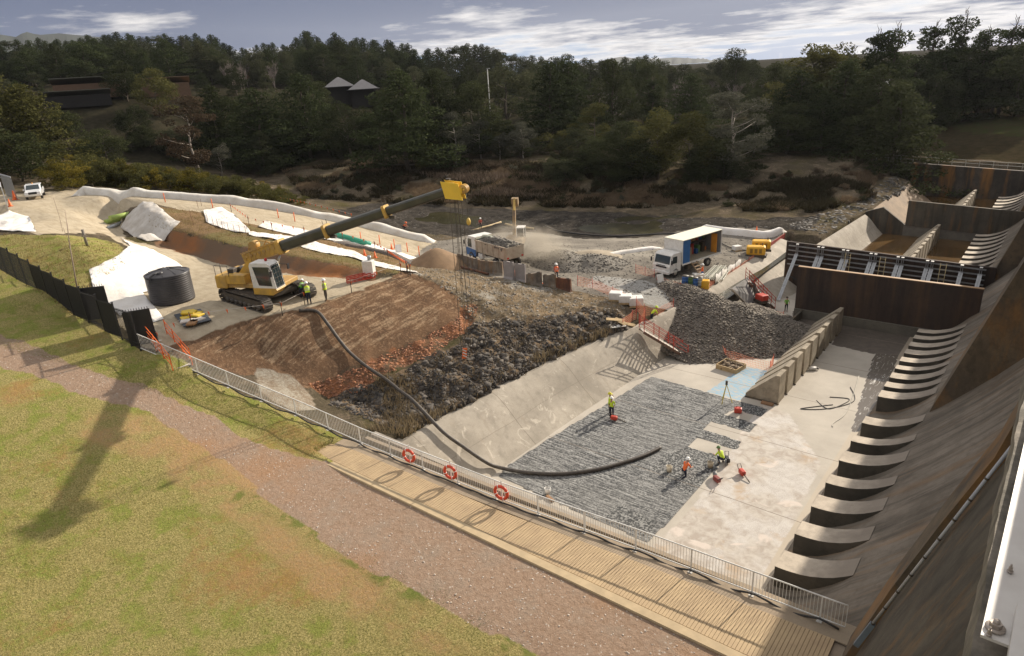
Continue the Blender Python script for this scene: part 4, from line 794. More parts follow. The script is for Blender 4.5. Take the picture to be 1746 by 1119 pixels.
# ---------------------------------------------------------------- people
SKIN = mat('skin', (.50, .29, .20), .6); NAVY = mat('navy_cloth', (.02, .025, .05), .9); KHAKI = mat('dark_cloth', (.06, .045, .035), .9); HVY = mat('hi_vis_yellow', (.62, .80, .04), .7); HVG = mat('hi_vis_green', (.18, .45, .05), .7)
BOOT = mat('boot_leather', (.12, .07, .035), .7); HELW = mat('helmet_white', (.82, .82, .80), .35, .05)
def rotv(v, pitch): c, s = math.cos(pitch), math.sin(pitch); return Vector((v[0]*c+v[2]*s, v[1], -v[0]*s+v[2]*c))
def person(p, rz, label, shirt=None, trousers=None, vest=None, helmet=None, lean=0., ph=.93, legs=None, arms=None, head=0., group=None, sc=1.):
    """legs/arms: for each side the joint offsets; +x is where the person faces"""
    shirt = shirt or HVY; trousers = trousers or NAVY
    legs = legs or (((.02, .1, -.44), (-.02, .11, -.86)), ((-.02, -.1, -.44), (.03, -.12, -.86)))
    arms = arms or (((.0, .08, -.29), (.08, .09, -.53)), ((.0, -.08, -.29), (.08, -.09, -.53)))
    V, E, Rr, K = [], [], [], []
    def j(co, r, par, k): V.append(tuple(co)); Rr.append(r if isinstance(r, tuple) else (r, r)); K.append(k); (E.append((par, len(V)-1)) if par is not None else None); return len(V)-1
    pel = Vector((0, 0, ph)); up = lambda v: pel+rotv(v, lean)
    r0 = j(pel, (.15, .115), None, 't'); sp = j(up((.0, 0, .2)), (.14, .105), r0, 's'); ch = j(up((-.01, 0, .42)), (.165, .115), sp, 's')
    nk = j(up((.0, 0, .55)), .055, ch, 'f'); hl = pel+rotv((.0, 0, .55), lean); hr = lambda v: hl+rotv(v, lean*.4+head)
    h1 = j(hr((.025, 0, .09)), .072, nk, 'f'); h2 = j(hr((.015, 0, .17)), .092, h1, 'f'); h3 = j(hr((.0, 0, .235)), .07, h2, 'h'); j(hr((.13, 0, .12)), .014, h1, 'f')
    for s in (1, -1): j(hr((.005, s*.098, .13)), .016, h2, 'f')
    for s, (e, w_) in zip((1, -1), arms):
        sh = j(up((0, s*.185, .45)), .062, ch, 's'); b0 = Vector(V[sh]); el = j(b0+Vector(e), .045, sh, 's'); wr = j(b0+Vector(w_), .03, el, 'f')
        d = (Vector(w_)-Vector(e)).normalized(); pa = j(Vector(V[wr])+d*.06, (.036, .02), wr, 'f'); sd_ = d.cross(Vector((1, 0, 0))); sd_ = sd_.normalized() if sd_.length > .1 else Vector((0, 1, 0)); cu = d.cross(sd_).normalized()
        for q, ln in ((-.028, .062), (-.010, .074), (.010, .07), (.028, .055)):
            a = j(Vector(V[pa])+sd_*q+d*.035, .0095, pa, 'f'); j(Vector(V[a])+d*ln*.6+cu*ln*.45, .008, a, 'f')
        th = j(Vector(V[wr])+d*.04+sd_*.045, .011, wr, 'f'); j(Vector(V[th])+d*.04+sd_*.012, .009, th, 'f')
    for s, (kn, an) in zip((1, -1), legs):
        hp_ = j(pel+Vector((0, s*.1, -.05)), .095, r0, 't'); k_ = j(pel+Vector(kn), .066, hp_, 't'); a_ = j(pel+Vector(an), .045, k_, 't'); dd = Vector((1, 0, 0)); j(Vector(V[a_])+Vector((.06, 0, -.045)), .05, a_, 'b'); j(Vector(V[a_])+Vector((.17, s*.02, -.05)), .042, len(V)-1, 'b')
    me = bpy.data.meshes.new('person'); me.from_pydata(V, E, []); o = bpy.data.objects.new('person', me); COL.objects.link(o)
    o.modifiers.new('skin', 'SKIN'); 
    for i, r in enumerate(Rr): me.skin_vertices[0].data[i].radius = r
    me.skin_vertices[0].data[0].use_root = True; o.modifiers.new('sub', 'SUBSURF').levels = 1
    dg = bpy.context.evaluated_depsgraph_get(); m2 = bpy.data.meshes.new_from_object(o.evaluated_get(dg)); bpy.data.objects.remove(o); m2.name = 'person'
    ms = [shirt, trousers, SKIN, BOOT, HELW]; ki = {'s': 0, 't': 1, 'f': 2, 'b': 3, 'h': 2}; m2.materials.clear()
    NVp = np.array(V); A = np.array([NVp[a] for a, b in E]); B = np.array([NVp[b] for a, b in E]); kk = [K[b] for a, b in E]; AB = B-A; L2 = (AB**2).sum(1)
    for f in m2.polygons:
        c = np.array(f.center); tt = np.clip(((c-A)*AB).sum(1)/L2, 0, 1); dd = ((A+AB*tt[:, None]-c)**2).sum(1)**.5; f.material_index = ki[kk[int(dd.argmin())]]; f.use_smooth = True
    o = link('person', m2, ms); o.location = p; o.rotation_euler = (0, 0, rz); o.scale = (sc,)*3; tag(o, label, 'person', group)
    M = Matrix.Translation(hr((.0, 0, .19))) @ Euler((0, lean*.4+head, 0)).to_matrix().to_4x4()
    t = MB(); t.lathe([(.155, -.005), (.155, .012), (.128, .02), (.122, .07), (.09, .115), (.045, .14), (0, .146)], 16, M @ Matrix.Scale(1.08, 4, (1, 0, 0))); t.box(M @ Vector((.16, 0, .0)), (.09, .17, .015)); t.build('helmet', helmet or HELW, o)
    if vest:
        M = Matrix.Translation(pel) @ Euler((0, lean, 0)).to_matrix().to_4x4(); t = MB()
        S2 = Matrix.Scale(1.0, 4); V_ = []; prof = [(.0, .2, .15), (.14, .19, .145), (.28, .2, .15), (.42, .215, .15), (.5, .15, .12), (.53, .09, .09)]
        for z, ry, rx in prof:
            for k in range(14): a = 2*math.pi*k/14; V_.append((rx*math.cos(a), ry*math.sin(a), z))
        t.raw(V_, [(i*14+k, i*14+(k+1) % 14, (i+1)*14+(k+1) % 14, (i+1)*14+k) for i in range(5) for k in range(14)], 0, True, M); t.build('vest', vest, o)
        t = MB()
        for z, ry, rx in ((.16, .194, .149), (.30, .204, .154)):
            V_ = [(rx*1.02*math.cos(2*math.pi*k/14), ry*1.02*math.sin(2*math.pi*k/14), z+dz) for dz in (0, .05) for k in range(14)]; t.raw(V_, [(k, (k+1) % 14, 14+(k+1) % 14, 14+k) for k in range(14)], 0, True, M)
        t.build('reflective_band', mat('reflective', (.6, .6, .58), .3), o)
    return o
akimbo = (((-.03, .2, -.24), (.08, .05, -.38)), ((-.03, -.2, -.24), (.08, -.05, -.38)))
work = (((.12, .06, -.26), (.34, .02, -.3)), ((.12, -.06, -.26), (.34, -.02, -.3))); down = (((.08, .06, -.27), (.2, -.02, -.5)), ((.08, -.06, -.27), (.2, .02, -.5)))
eyes = (((.2, .06, -.12), (.22, -.1, .12)), ((.2, -.08, -.12), (.22, .06, .12)))
kneel = (((.36, .12, -.12), (.30, .13, -.47)), ((.05, -.13, -.42), (-.32, -.12, -.44)))
squat = (((.38, .14, .0), (.12, .14, -.36)), ((.36, -.16, -.02), (.10, -.15, -.36)))
person(hit(528, 519), R(150), 'worker in lime vest leaning over beside the crane track', DKGREY, NAVY, HVY, lean=R(22), arms=work)
person(hit(516, 508), R(130), 'worker in green and dark clothing bent down behind the leaning worker at the crane', mat('green_cloth', (.10, .35, .06), .8), NAVY, HVG, lean=R(60), ph=.82, arms=down)
person(hit(557, 513), R(215), 'worker in lime vest standing with hands on hips right of the crane', DKGREY, KHAKI, HVY, arms=akimbo)
person(at(1043, 713), R(120), 'worker in yellow shirt and shorts standing over a red tool on the dark rough floor', HVY, NAVY, None, head=R(15), arms=down)
person(at(1040, 705), R(20), 'worker in yellow hood holding binoculars to the face, behind the worker in shorts', HVY, KHAKI, None, helmet=mat('yellow_hood', (.68, .62, .05), .7), arms=eyes, legs=None)
person(at(1166, 812), R(75), 'worker in orange jacket kneeling on the rough floor beside a white bucket', ORANGE, NAVY, None, lean=R(32), ph=.48, legs=kneel, arms=work)
person(at(1232, 792), R(150), 'worker in yellow vest crouching over a saw at the edge of the rough floor', HVY, NAVY, None, helmet=mat('helmet_green', (.12, .2, .06), .5), lean=R(48), ph=.46, legs=squat, arms=work)
person(at(1340, 532, 0), R(-60), 'worker in green shirt standing left of the rust brown wall', HVG, mat('near_black', (.015, .015, .015), .9), None, helmet=KHAKI, arms=work, sc=.93)
p_ = hit(1197, 478); person(p_, R(200), 'worker in orange vest among the stacked ladders beside the box truck', ORANGE, BLUEP, None, arms=work)
person(hit(949, 478), R(-30), 'worker in red jacket and white helmet behind the rusty barriers', REDP, NAVY, ORANGE, arms=down)
person(hit(820, 391), R(-60), 'distant worker with white helmet standing by the river boom', REDP, NAVY, None, arms=down)
person(hit(688, 392), R(20), 'distant worker in orange crouching by the bund end', ORANGE, NAVY, None, lean=R(50), ph=.5, legs=squat, arms=work, helmet=ORANGE)
person(hit(1111, 548), R(60), 'worker in lime vest bending behind the orange mesh above the red stairs', HVY, NAVY, None, helmet=HVY, lean=R(50), ph=.75, arms=down)
# ---------------------------------------------------------------- telescopic crawler crane
CC = Vector((-47.3, 26.7, 0)); CC.z = hz(CC.x, CC.y)
TIPXY = at(797, 562, 7.3); TIP = Vector((TIPXY.x, TIPXY.y, TIPXY.z+top_z(TIPXY, 322)))
HD = math.atan2(TIP.y-CC.y, TIP.x-CC.x)
def on_plane(px, py):
    d = Vector(ray(px, py)); n = Vector((-math.sin(HD), math.cos(HD), 0)); o = Vector(CAM); t = (CC-o).dot(n)/d.dot(n); return o+d*t
crane = empty('crawler_crane', CC, HD, 'yellow telescopic crawler crane with a long dark boom raised over the slope', 'crane')
inv = (Matrix.Translation(CC) @ Matrix.Rotation(HD, 4, 'Z')).inverted()
RT = Matrix.Rotation(-HD, 4, 'Z')
TRK = mat('track_steel', (.06, .055, .05), .6, .3, 3, col2=(.12, .10, .08)); YD = mat('crane_yellow_worn', (.55, .33, .08), .55, .3, 1.5, col2=(.33, .21, .09))
BOOM = mat('boom_dark', (.035, .038, .032), .38, .3, 1.2, col2=(.07, .065, .05), coat=.2)
for yy, ii in ((-1.95, 0), (1.95, 1)):
    hl, r = 2.72, .5; pts = []; n = 46
    per = []; 
    def belt(u):      # outline of the belt
        Lh = 2*hl; c = math.pi*r; tot = 2*Lh+2*c; d = u*tot
        if d < Lh: return (-hl+d, 0.0, 0)
        d -= Lh
        if d < c: a = d/r; return (hl+r*math.sin(a), r-r*math.cos(a), a)
        d -= c
        if d < Lh: return (hl-d, 2*r, math.pi)
        d -= Lh; a = d/r; return (-hl-r*math.sin(a), r+r*math.cos(a), math.pi+a)
    t = MB()
    for k in range(n):
        x, z, a = belt(k/n); t.box(RT @ Vector((x, yy, z+.03)), (.27, .72, .05), (RT.to_3x3() @ Matrix.Rotation(-a, 3, 'Y'))); q = Vector((0, 0, -.045)); q.rotate(Euler((0, -a, 0))); t.box(RT @ Vector((x+q.x, yy, z+.03+q.z)), (.04, .70, .05), (RT.to_3x3() @ Matrix.Rotation(-a, 3, 'Y')))
    t.build('track', TRK, crane)
    t = MB(); t.box(RT @ Vector((0, yy, .52)), (5.0, .42, .5), RT.to_3x3())
    for k in range(8): t.lathe([(0, -.3), (.2, -.3), (.2, .3), (0, .3)], 12, RT @ Matrix.Translation((-2.2+k*.63, yy, .25)) @ Matrix.Rotation(R(90), 4, 'X'))
    for xx in (-hl, hl): t.lathe([(0, -.2), (.43, -.2), (.43, .2), (0, .2)], 16, RT @ Matrix.Translation((xx, yy, .53)) @ Matrix.Rotation(R(90), 4, 'X'))
    t.build('track_frame', DKGREY, crane)
t = MB(); t.box(RT @ Vector((0, 0, .75)), (2.2, 3.4, .55), RT.to_3x3(), bev=.08); t.box(RT @ Vector((-1.3, 0, .7)), (.5, 3.5, .4), RT.to_3x3()); t.box(RT @ Vector((1.3, 0, .7)), (.5, 3.5, .4), RT.to_3x3()); t.cyl((0, 0, 1.0), (0, 0, 1.25), 1.0, n=24); t.build('carbody', DKGREY, crane)
t = MB(); t.box((-.3, 0, 1.42), (4.9, 2.5, .34), bev=.05); t.box((.9, -.9, 1.5), (1.6, 1.0, .25), bev=.04); t.build('deck', YD, crane)
t = MB(); t.box((-2.9, 0, 1.75), (1.0, 2.9, 1.05), bev=.1); t.build('counterweight', YEL, crane)
t = MB(); t.box((-1.6, -1.02, 1.95), (1.7, .75, .75), bev=.06); t.box((-1.5, 1.0, 2.0), (2.2, .8, .9), bev=.06); t.build('engine_cover', YEL, crane)
t = MB(); t.box((-2.3, -.6, 2.45), (.5, .6, .4), bev=.03); t.cyl((-1.4, .9, 2.4), (-1.4, .9, 3.0), .07); t.cyl((-2.1, -.2, 2.3), (-2.1, .4, 2.3), .3, n=18); t.cyl((-1.3, -.35, 2.15), (-1.3, .35, 2.15), .33, n=18); t.build('winch', DKGREY, crane)
t = MB()
for x, y in ((-3.3, -1.35), (-2.7, -1.35), (-2.1, -1.4), (-3.3, -.7)): t.tube([(x, y, 2.2), (x, y, 3.05)], .02, 6)
t.tube([(-3.3, -.7, 3.05), (-3.3, -1.35, 3.05), (-2.1, -1.4, 3.05)], .02, 6); t.build('handrail', DKGREY, crane)
# A-frame plates holding the boom foot
Rr_ = inv @ on_plane(420, 440); Rf = inv @ on_plane(482, 424)
Rr_ = Vector((Rr_.x, 0, Rr_.z)); TL = inv @ TIP; TL = Vector((TL.x, 0, TL.z)); bd = (TL-Rr_).normalized(); bn = Vector((-bd.z, 0, bd.x)); LB = (TL-Rr_).length
for s in (-1, 1):
    t = MB(); pf = [(-2.5, 1.55), (.35, 1.55), (.1, 1.9), (Rr_.x+.85, Rr_.z-.1), (Rr_.x+.35, Rr_.z-.15)]; t.prism(pf, s*.52-.03, s*.52+.03, 'y'); t.build('boom_mount', YEL, crane)
p1 = Vector((.9, 0, 1.6)); p2 = Rr_+bd*3.0-bn*.5
t = MB(); t.cyl(p1, p1.lerp(p2, .6), .17, n=14); t.build('luffing_cylinder', YEL, crane); t = MB(); t.cyl(p1.lerp(p2, .55), p2, .1, n=12); t.build('cylinder_rod', CHROME, crane)
# cab, right-hand front
cx0, cy0 = 1.35, -1.62
cab = MB(); pf = [(-.75, 1.25), (.62, 1.15), (.92, 1.5), (.72, 3.05), (.5, 3.2), (-.7, 3.2), (-.8, 3.0)]
cab.prism([(x+cx0, z) for x, z in pf], cy0-.5, cy0+.5, 'y'); cabo = cab.build('cab', WHITE, crane)
t = MB(); t.prism([(.66+cx0, 1.5), (.935+cx0, 1.62), (.745+cx0, 2.98), (.6+cx0, 2.98)], cy0-.4, cy0+.4, 'y'); t.build('windscreen', GLASS, cabo)
for s in (-1, 1):
    t = MB(); t.prism([(-.3+cx0, 1.75), (.66+cx0, 1.7), (.58+cx0, 2.95), (-.55+cx0, 2.95)], cy0+s*.505-.012, cy0+s*.505+.012, 'y'); t.build('side_window', GLASS, cabo)
t = MB(); t.prism([(-.76+cx0, 1.15), (.62+cx0, 1.1), (.96+cx0, 1.42), (.9+cx0, 1.56), (-.76+cx0, 1.56)], cy0-.53, cy0+.53, 'y'); t.build('cab_sill', YEL, cabo)
t = MB()
for z in (1.6, 1.9, 2.2, 2.5, 2.8, 3.05): t.bar((.96+cx0-(z-1.6)*.13, cy0-.42, z), (.96+cx0-(z-1.6)*.13, cy0+.42, z), .02)
for y in (-.42, -.14, .14, .42): t.bar((.96+cx0, cy0+y, 1.6), (.775+cx0, cy0+y, 3.05), .02)
t.build('screen_guard', DKGREY, cabo); t = MB(); t.lathe([(.09, 0), (.09, .12), (.05, .17), (0, .18)], 14, Matrix.Translation((cx0+.1, cy0+.1, 3.22))); t.build('beacon', REDLAMP, cabo)
t = MB(); t.bar((cx0+.6, cy0+.5, 2.9), (cx0+1.1, cy0+.85, 2.8), .03); t.box((cx0+1.12, cy0+.88, 2.65), (.06, .2, .35)); t.bar((cx0+.6, cy0-.5, 2.9), (cx0+.95, cy0-.8, 2.75), .03); t.box((cx0+.95, cy0-.82, 2.6), (.06, .2, .35)); t.build('mirror', BLACKM, cabo)
_a = Vector((cx0-.5, cy0+.35, 1.15)); cabo.scale = (1.17,)*3; cabo.location = _a-_a*1.17
# boom: boxy yellow base, then dark rounded sections with yellow collars
def boxsec(t, a, b, h0, h1, w0, w1, mi=0, rnd=True):
    V = []; n = 12
    for p, h, w_ in ((a, h0, w0), (b, h1, w1)):
        for k in range(n):
            A = 2*math.pi*k/n+math.pi/n; cx, cz = math.cos(A), math.sin(A); q = .55 if rnd else .25
            sx = math.copysign(abs(cx)**q, cx)*w_/2; sz = math.copysign(abs(cz)**q, cz)*h/2; V.append(p+Vector((0, sx, 0))+bn*sz)
    t.raw(V, [(k, (k+1) % n, n+(k+1) % n, n+k) for k in range(n)]+[tuple(range(n))[::-1], tuple(range(n, 2*n))], mi, False)
u = lambda s: Rr_+bd*s
t = MB(); boxsec(t, u(0), u(3.4), .78, .95, .8, .86, rnd=False); bb = t.build('boom_base', YEL, crane)
t = MB()
for k in range(7): t.box(u(.4+k*.43)+Vector((0, -.45, 0))+bn*.1, (.26, .04, .18), None); t.bar(u(.2+k*.45)+Vector((0, -.42, 0))-bn*.36, u(.42+k*.45)+Vector((0, -.42, 0))+bn*.36, .035, .035)
t.bar(u(0)+Vector((0, -.43, 0))+bn*.44, u(3.3)+Vector((0, -.45, 0))+bn*.5, .09, .1); t.bar(u(0)+Vector((0, -.43, 0))-bn*.36, u(3.3)+Vector((0, -.45, 0))-bn*.42, .09, .1); t.build('lettering', YD, bb)
t = MB(); t.cyl(u(1.2)+bn*.75+Vector((0, -.3, 0)), u(1.2)+bn*.75+Vector((0, .3, 0)), .32, n=18); t.tube([u(.5)+bn*.5, u(.9)+bn*.95, u(1.9)+bn*.9, u(2.6)+bn*.55], .05, 6); t.tube([u(2.2)+bn*.5+Vector((0, -.3, 0)), u(2.4)+bn*.8, u(3.0)+bn*.75], .045, 6); t.build('boom_winch', YD, bb)
t = MB(); boxsec(t, u(3.25), u(3.62), 1.12, 1.12, 1.0, 1.0, rnd=False); t.build('collar', YEL, bb)
SEC = [(3.5, LB*.42, .86, .8), (LB*.42, LB*.70, .76, .72), (LB*.70, LB-.5, .64, .62)]
for k, (a, b, h, w_) in enumerate(SEC):
    t = MB(); boxsec(t, u(a), u(b), h, h, w_, w_); s_ = t.build('boom_section', BOOM, crane)
    if k: 
        t = MB(); boxsec(t, u(a-.12), u(a+.1), h+.3, h+.28, w_+.3, w_+.28, rnd=False); t.build('collar', YEL, s_); t = MB()
        for q in (-.25, .3): t.bar(u(a)+Vector((0, q, 0))+bn*.4, u(a+.05)+Vector((0, q, 0))+bn*.85, .03)
        t.box(u(a+.3)-bn*.5, (.4, .35, .2)); t.build('roller_bracket', DKGREY, s_)
t = MB(); hd = u(LB-.55)
for s in (-.36, .36): t.prism([(0, 0), (1, 0), (1, 1), (0, 1)], -.03, .03, 'y', 0, Matrix(((1, 0, 0, 0), (0, 1, 0, s), (0, 0, 1, 0), (0, 0, 0, 1))) @ Matrix(((bd.x*1.3, 0, -.25, hd.x-.1), (0, 1, 0, 0), (bd.z*1.3-.5, 0, 1.15, hd.z-.45), (0, 0, 0, 1))))
t.box(hd+bd*.2, (.5, .72, .95)); t.box(hd+bd*.75-bn*.15, (.7, .66, .4)); t.build('boom_head', mat('head_yellow', (.85, .56, .06), .45, .12), crane)
for s in (-.22, 0, .22):
    t = MB(); t.lathe([(.1, -.04), (.32, -.05), (.27, 0), (.32, .05), (.1, .04)], 20, Matrix.Translation(hd+bd*1.15-bn*.2+Vector((0, s, 0))) @ Matrix.Rotation(R(90), 4, 'X')); t.build('sheave', YD, crane)
t = MB(); t.tube([hd+bn*.6, hd+bn*1.0, hd+bn*1.0+bd*.4], .03, 6); t.box(hd+bn*.75+bd*.3, (.3, .3, .12)); t.build('anemometer', DKGREY, crane)
ends = [(781, 548), (787, 560), (792, 570), (797, 560), (800, 575), (789, 566)]; starts = [(759, 330), (764, 336), (770, 338), (773, 338), (776, 338), (767, 336)]
base = inv @ hit(795, 560)
for k in range(6):
    dx, dy = (-.55, -.3, -.05, .1, .25, .5)[k], (-.2, .22, -.1, .2, -.2, .1)[k]; t = MB(); a = Vector((TL.x+dx*.7, dy, TL.z-.3)); b = Vector((TL.x+dx, dy, base.z+.55+.2*(k % 2))); t.tube([a, a.lerp(b, .5), b], .018, 5, smooth=False); t.build('hoist_rope', DKGREY, crane)
hk = MB(); hk.box((0, 0, .45), (.5, .32, .34), bev=.05); hk.tube([(0, 0, .25), (0, 0, .05), (.12, 0, -.06), (.2, 0, .04)], .05, 8); h_ = hk.build('hook_block', DKGREY, crane); h_.location = Vector((TL.x, 0, base.z+.35))
t = MB(); a = Vector((TL.x+.75, .1, TL.z-.1)); b = Vector((TL.x+.75, .1, TL.z-2.3)); t.tube([a, b], .015, 5); t.build('whip_rope', DKGREY, crane)
t = MB(); t.lathe([(0, -.28), (.12, -.2), (.16, 0), (.1, .2), (0, .28)], 12, Matrix.Translation(b)); t.build('headache_ball', mat('ball_yellow', (.75, .5, .1), .5), crane)
# ---------------------------------------------------------------- trucks
def wheel(parent, x, y, r=.5, w_=.3, nm='wheel'):
    t = MB(); M = Matrix.Translation((x, y, r)) @ Matrix.Rotation(R(90), 4, 'X'); t.lathe([(r*.55, -w_/2), (r*.95, -w_/2), (r, -w_*.35), (r, w_*.35), (r*.95, w_/2), (r*.55, w_/2)], 22, M); o = t.build(nm, RUBBER, parent)
    t = MB(); t.lathe([(0, -w_*.30), (r*.3, -w_*.32), (r*.34, -w_*.42), (r*.56, -w_*.42), (r*.56, w_*.42), (r*.34, w_*.42), (r*.3, w_*.32), (0, w_*.30)], 16, M); t.build('rim', CHROME, o); return o
def truck_cab(parent, x0, wd, col, low=None, h=2.55, ln=1.9):
    """cab-over with a raked windscreen; +x is forward, x0 the front bumper"""
    t = MB(); pf = [(x0-ln, .55), (x0-.02, .55), (x0, 1.25), (x0-.12, 1.45), (x0-.34, h-.18), (x0-.55, h), (x0-ln, h)]; t.prism(pf, -wd/2, wd/2, 'y'); c = t.build('cab', col, parent)
    if low: t = MB(); t.prism([(x0-ln, .56), (x0+.012, .56), (x0+.012, 1.2), (x0-.1, 1.42), (x0-ln, 1.3)], -wd/2-.012, wd/2+.012, 'y'); t.build('lower_panel', low, c)
    t = MB(); t.raw([(x0-.128+.02, -wd/2+.12, 1.48), (x0-.128+.02, wd/2-.12, 1.48), (x0-.335+.02, wd/2-.15, h-.22), (x0-.335+.02, -wd/2+.15, h-.22), (x0-.2, -wd/2+.12, 1.48), (x0-.2, wd/2-.12, 1.48), (x0-.4, wd/2-.15, h-.22), (x0-.4, -wd/2+.15, h-.22)], [(0, 1, 2, 3), (4, 5, 6, 7), (0, 1, 5, 4), (1, 2, 6, 5), (2, 3, 7, 6), (3, 0, 4, 7)]); t.build('windscreen', GLASS, c)
    for s in (-1, 1):
        y = s*(wd/2+.008); t = MB(); t.prism([(x0-.35, 1.5), (x0-.52, h-.3), (x0-1.15, h-.3), (x0-1.15, 1.5)], y-.01, y+.01, 'y'); t.build('side_window', GLASS, c)
        t = MB(); t.box((x0+.01, s*(wd/2-.28), .85), (.05, .34, .18), bev=.02); t.build('headlight', mat('headlamp', (.75, .76, .74), .15), c); t = MB(); t.bar((x0-.2, s*wd/2, h-.4), (x0-.05, s*(wd/2+.24), h-.5), .03); t.box((x0-.03, s*(wd/2+.25), h-.75), (.08, .18, .45), bev=.02); t.build('mirror', BLACKM, c)
        t = MB(); t.box((x0-1.0, s*(wd/2+.012), 1.05), (.03, .012, .9)); t.build('door_seam', BLACKM, c)
    t = MB(); t.box((x0+.01, 0, 1.15), (.04, wd*.62, .16)); t.box((x0+.01, 0, 1.32), (.04, wd*.5, .05)); t.build('grille', BLACKM, c); t = MB(); t.box((x0+.03, 0, .6), (.22, wd, .28), bev=.04); t.build('bumper', col, c)
    return c
f0 = hit(1122, 473); r0_ = hit(1217, 444); dv = f0-r0_; hdg = math.atan2(dv.y, dv.x); Lt = 8.3
mid = Vector(((f0.x+r0_.x)/2, (f0.y+r0_.y)/2, 0)); mid += Vector((-math.sin(hdg), math.cos(hdg), 0))*-1.0 if 0 else Vector((0, 0, 0)); mid.z = hz(mid.x, mid.y)+.02
bt = empty('box_truck', mid, hdg, 'white box truck with one side open showing shelves, parked on the gravel pad', 'truck')
side = 1 if (Matrix.Rotation(hdg, 3, 'Z') @ Vector((0, 1, 0))).dot(Vector(CAM)-mid) > 0 else -1
H2 = Lt/2; truck_cab(bt, H2, 2.2, WHITE, None, 2.5, 1.75)
for x in (H2-1.0, -H2+2.0):
    for s in (-1, 1): wheel(bt, x, s*.95, .47, .3)
t = MB(); 
for s in (-1, 1): t.box((-.9, s*.45, .82), (6.4, .12, .22))
t.box((-1.0, -.95, .65), (.9, .5, .45)); t.box((.9, .9, .65), (.8, .5, .5)); t.build('chassis', DKGREY, bt)
bx0, bx1, bz0, bz1 = -H2, H2-1.85, 1.08, 3.65
t = MB(); t.box(((bx0+bx1)/2, 0, bz0+.05), (bx1-bx0, 2.4, .12)); t.build('box_floor', mat('floor_ply', (.33, .29, .22), .8), bt)
t = MB(); t.box(((bx0+bx1)/2, 0, bz1), (bx1-bx0+.06, 2.5, .1), bev=.03); t.build('box_roof', mat('cream_roof', (.80, .78, .64), .5, .1), bt)
t = MB(); t.box((bx1-.03, 0, (bz0+bz1)/2), (.06, 2.4, bz1-bz0-.1)); t.box((bx1-.06, 0, (bz0+bz1)/2), (.02, 2.42, bz1-bz0-.1)); t.build('headboard', WHITE, bt)
t = MB(); t.box(((bx0+bx1)/2, -side*1.19, (bz0+bz1)/2), (bx1-bx0-.1, .04, bz1-bz0-.1)); t.build('far_side', mat('inside_grey', (.24, .25, .27), .8), bt)
t = MB(); t.box((bx0+.04, 0, (bz0+bz1)/2), (.08, 2.38, bz1-bz0-.1)); t.build('tail_wall', mat('inside_grey', (.24, .25, .27), .8), bt)
t = MB()
for k in range(12): t.box((bx1-.12-k*.095, side*(1.19-.03*(k % 2)), (bz0+bz1)/2), (.09, .05, bz1-bz0-.12))
t.build('curtain', mat('blue_curtain', (.05, .17, .42), .6, .25), bt)
t = MB(); t.bar((bx0+.05, side*1.2, bz0), (bx0+.05, side*1.2, bz1), .08); t.bar((bx0, side*1.2, bz0+.05), (bx1, side*1.2, bz0+.05), .1, .16); t.build('side_frame', WHITE, bt)
cols = [mat('crate_orange', (.7, .25, .05), .6), DKGREY, mat('shelf_green', (.15, .28, .10), .7), BLUEP, mat('crate_red', (.4, .06, .04), .6), mat('card_box', (.4, .3, .18), .8)]
for k in range(9):
    x = bx0+.5+k*.55; hh = .4+.9*((k*37) % 10)/10; t = MB(); t.box((x, -side*(.75-.2*(k % 2)), bz0+.12+hh/2), (.42, .5, hh), bev=.02); t.build('cargo', cols[k % 6], bt); t = MB(); t.box((x, -side*.9, bz0+1.6), (.4, .3, .35)); t.build('cargo', cols[(k+2) % 6], bt)
t = MB(); 
for z in (.55, 1.2, 1.9): t.box(((bx0+bx1)/2-.3, -side*.9, bz0+z), (bx1-bx0-1.0, .5, .04))
for k in range(5): t.bar((bx0+.4+k*1.2, -side*.66, bz0), (bx0+.4+k*1.2, -side*.66, bz1-.2), .05)
t.build('shelving', GALV, bt); t = MB(); t.box((bx0+.5, side*.6, bz0+1.1), (.08, .7, 2.1)); t.build('orange_panel', mat('panel_orange', (.75, .32, .04), .6), bt)
t = MB()
for k in range(4): t.box((bx1-1.8, side*(1.4+k*.25), bz0-.12-k*.26), (.8, .26, .05))
for q in (-.4, .4): t.bar((bx1-1.8+q, side*1.25, bz0), (bx1-1.8+q, side*2.25, .1), .05, .12)
t.build('steps', mat('step_timber', (.34, .24, .15), .8), bt)
# tipper
a = hit(803, 443); b = hit(860, 458); dv = a-b; hdg = math.atan2(dv.y, dv.x); mid = (a+b)/2+Vector((0, 0, 0)); mid = mid+Vector((-math.sin(hdg), math.cos(hdg), 0))*(-1.1 if (Vector((-math.sin(hdg), math.cos(hdg), 0))).dot(Vector(CAM)-mid) > 0 else 1.1); mid.z = hz(mid.x, mid.y)+.02
tp = empty('tipper_truck', mid, hdg, 'white and blue tipper truck loaded with rubble beside the excavator', 'truck')
truck_cab(tp, 3.9, 2.3, WHITE, mat('cab_blue', (.04, .14, .36), .45, .2), 2.75, 1.9)
for x in (2.9, -1.6, -2.75):
    for s in (-1, 1): wheel(tp, x, s*1.0, .5, .34)
t = MB()
for s in (-1, 1): t.box((-.4, s*.45, .9), (7.2, .14, .26))
t.box((1.3, -1.0, .8), (.7, .4, .5)); t.build('chassis', DKGREY, tp); t = MB(); t.box((1.1, 1.02, .78), (.8, .35, .55), bev=.04); t.box((1.1, -1.02, .78), (.8, .35, .55), bev=.04); t.build('side_tank', WHITE, tp)
TUB = mat('dusty_cream_paint', (.50, .43, .33), .7, .3, 1.5, col2=(.34, .27, .2)); t = MB()
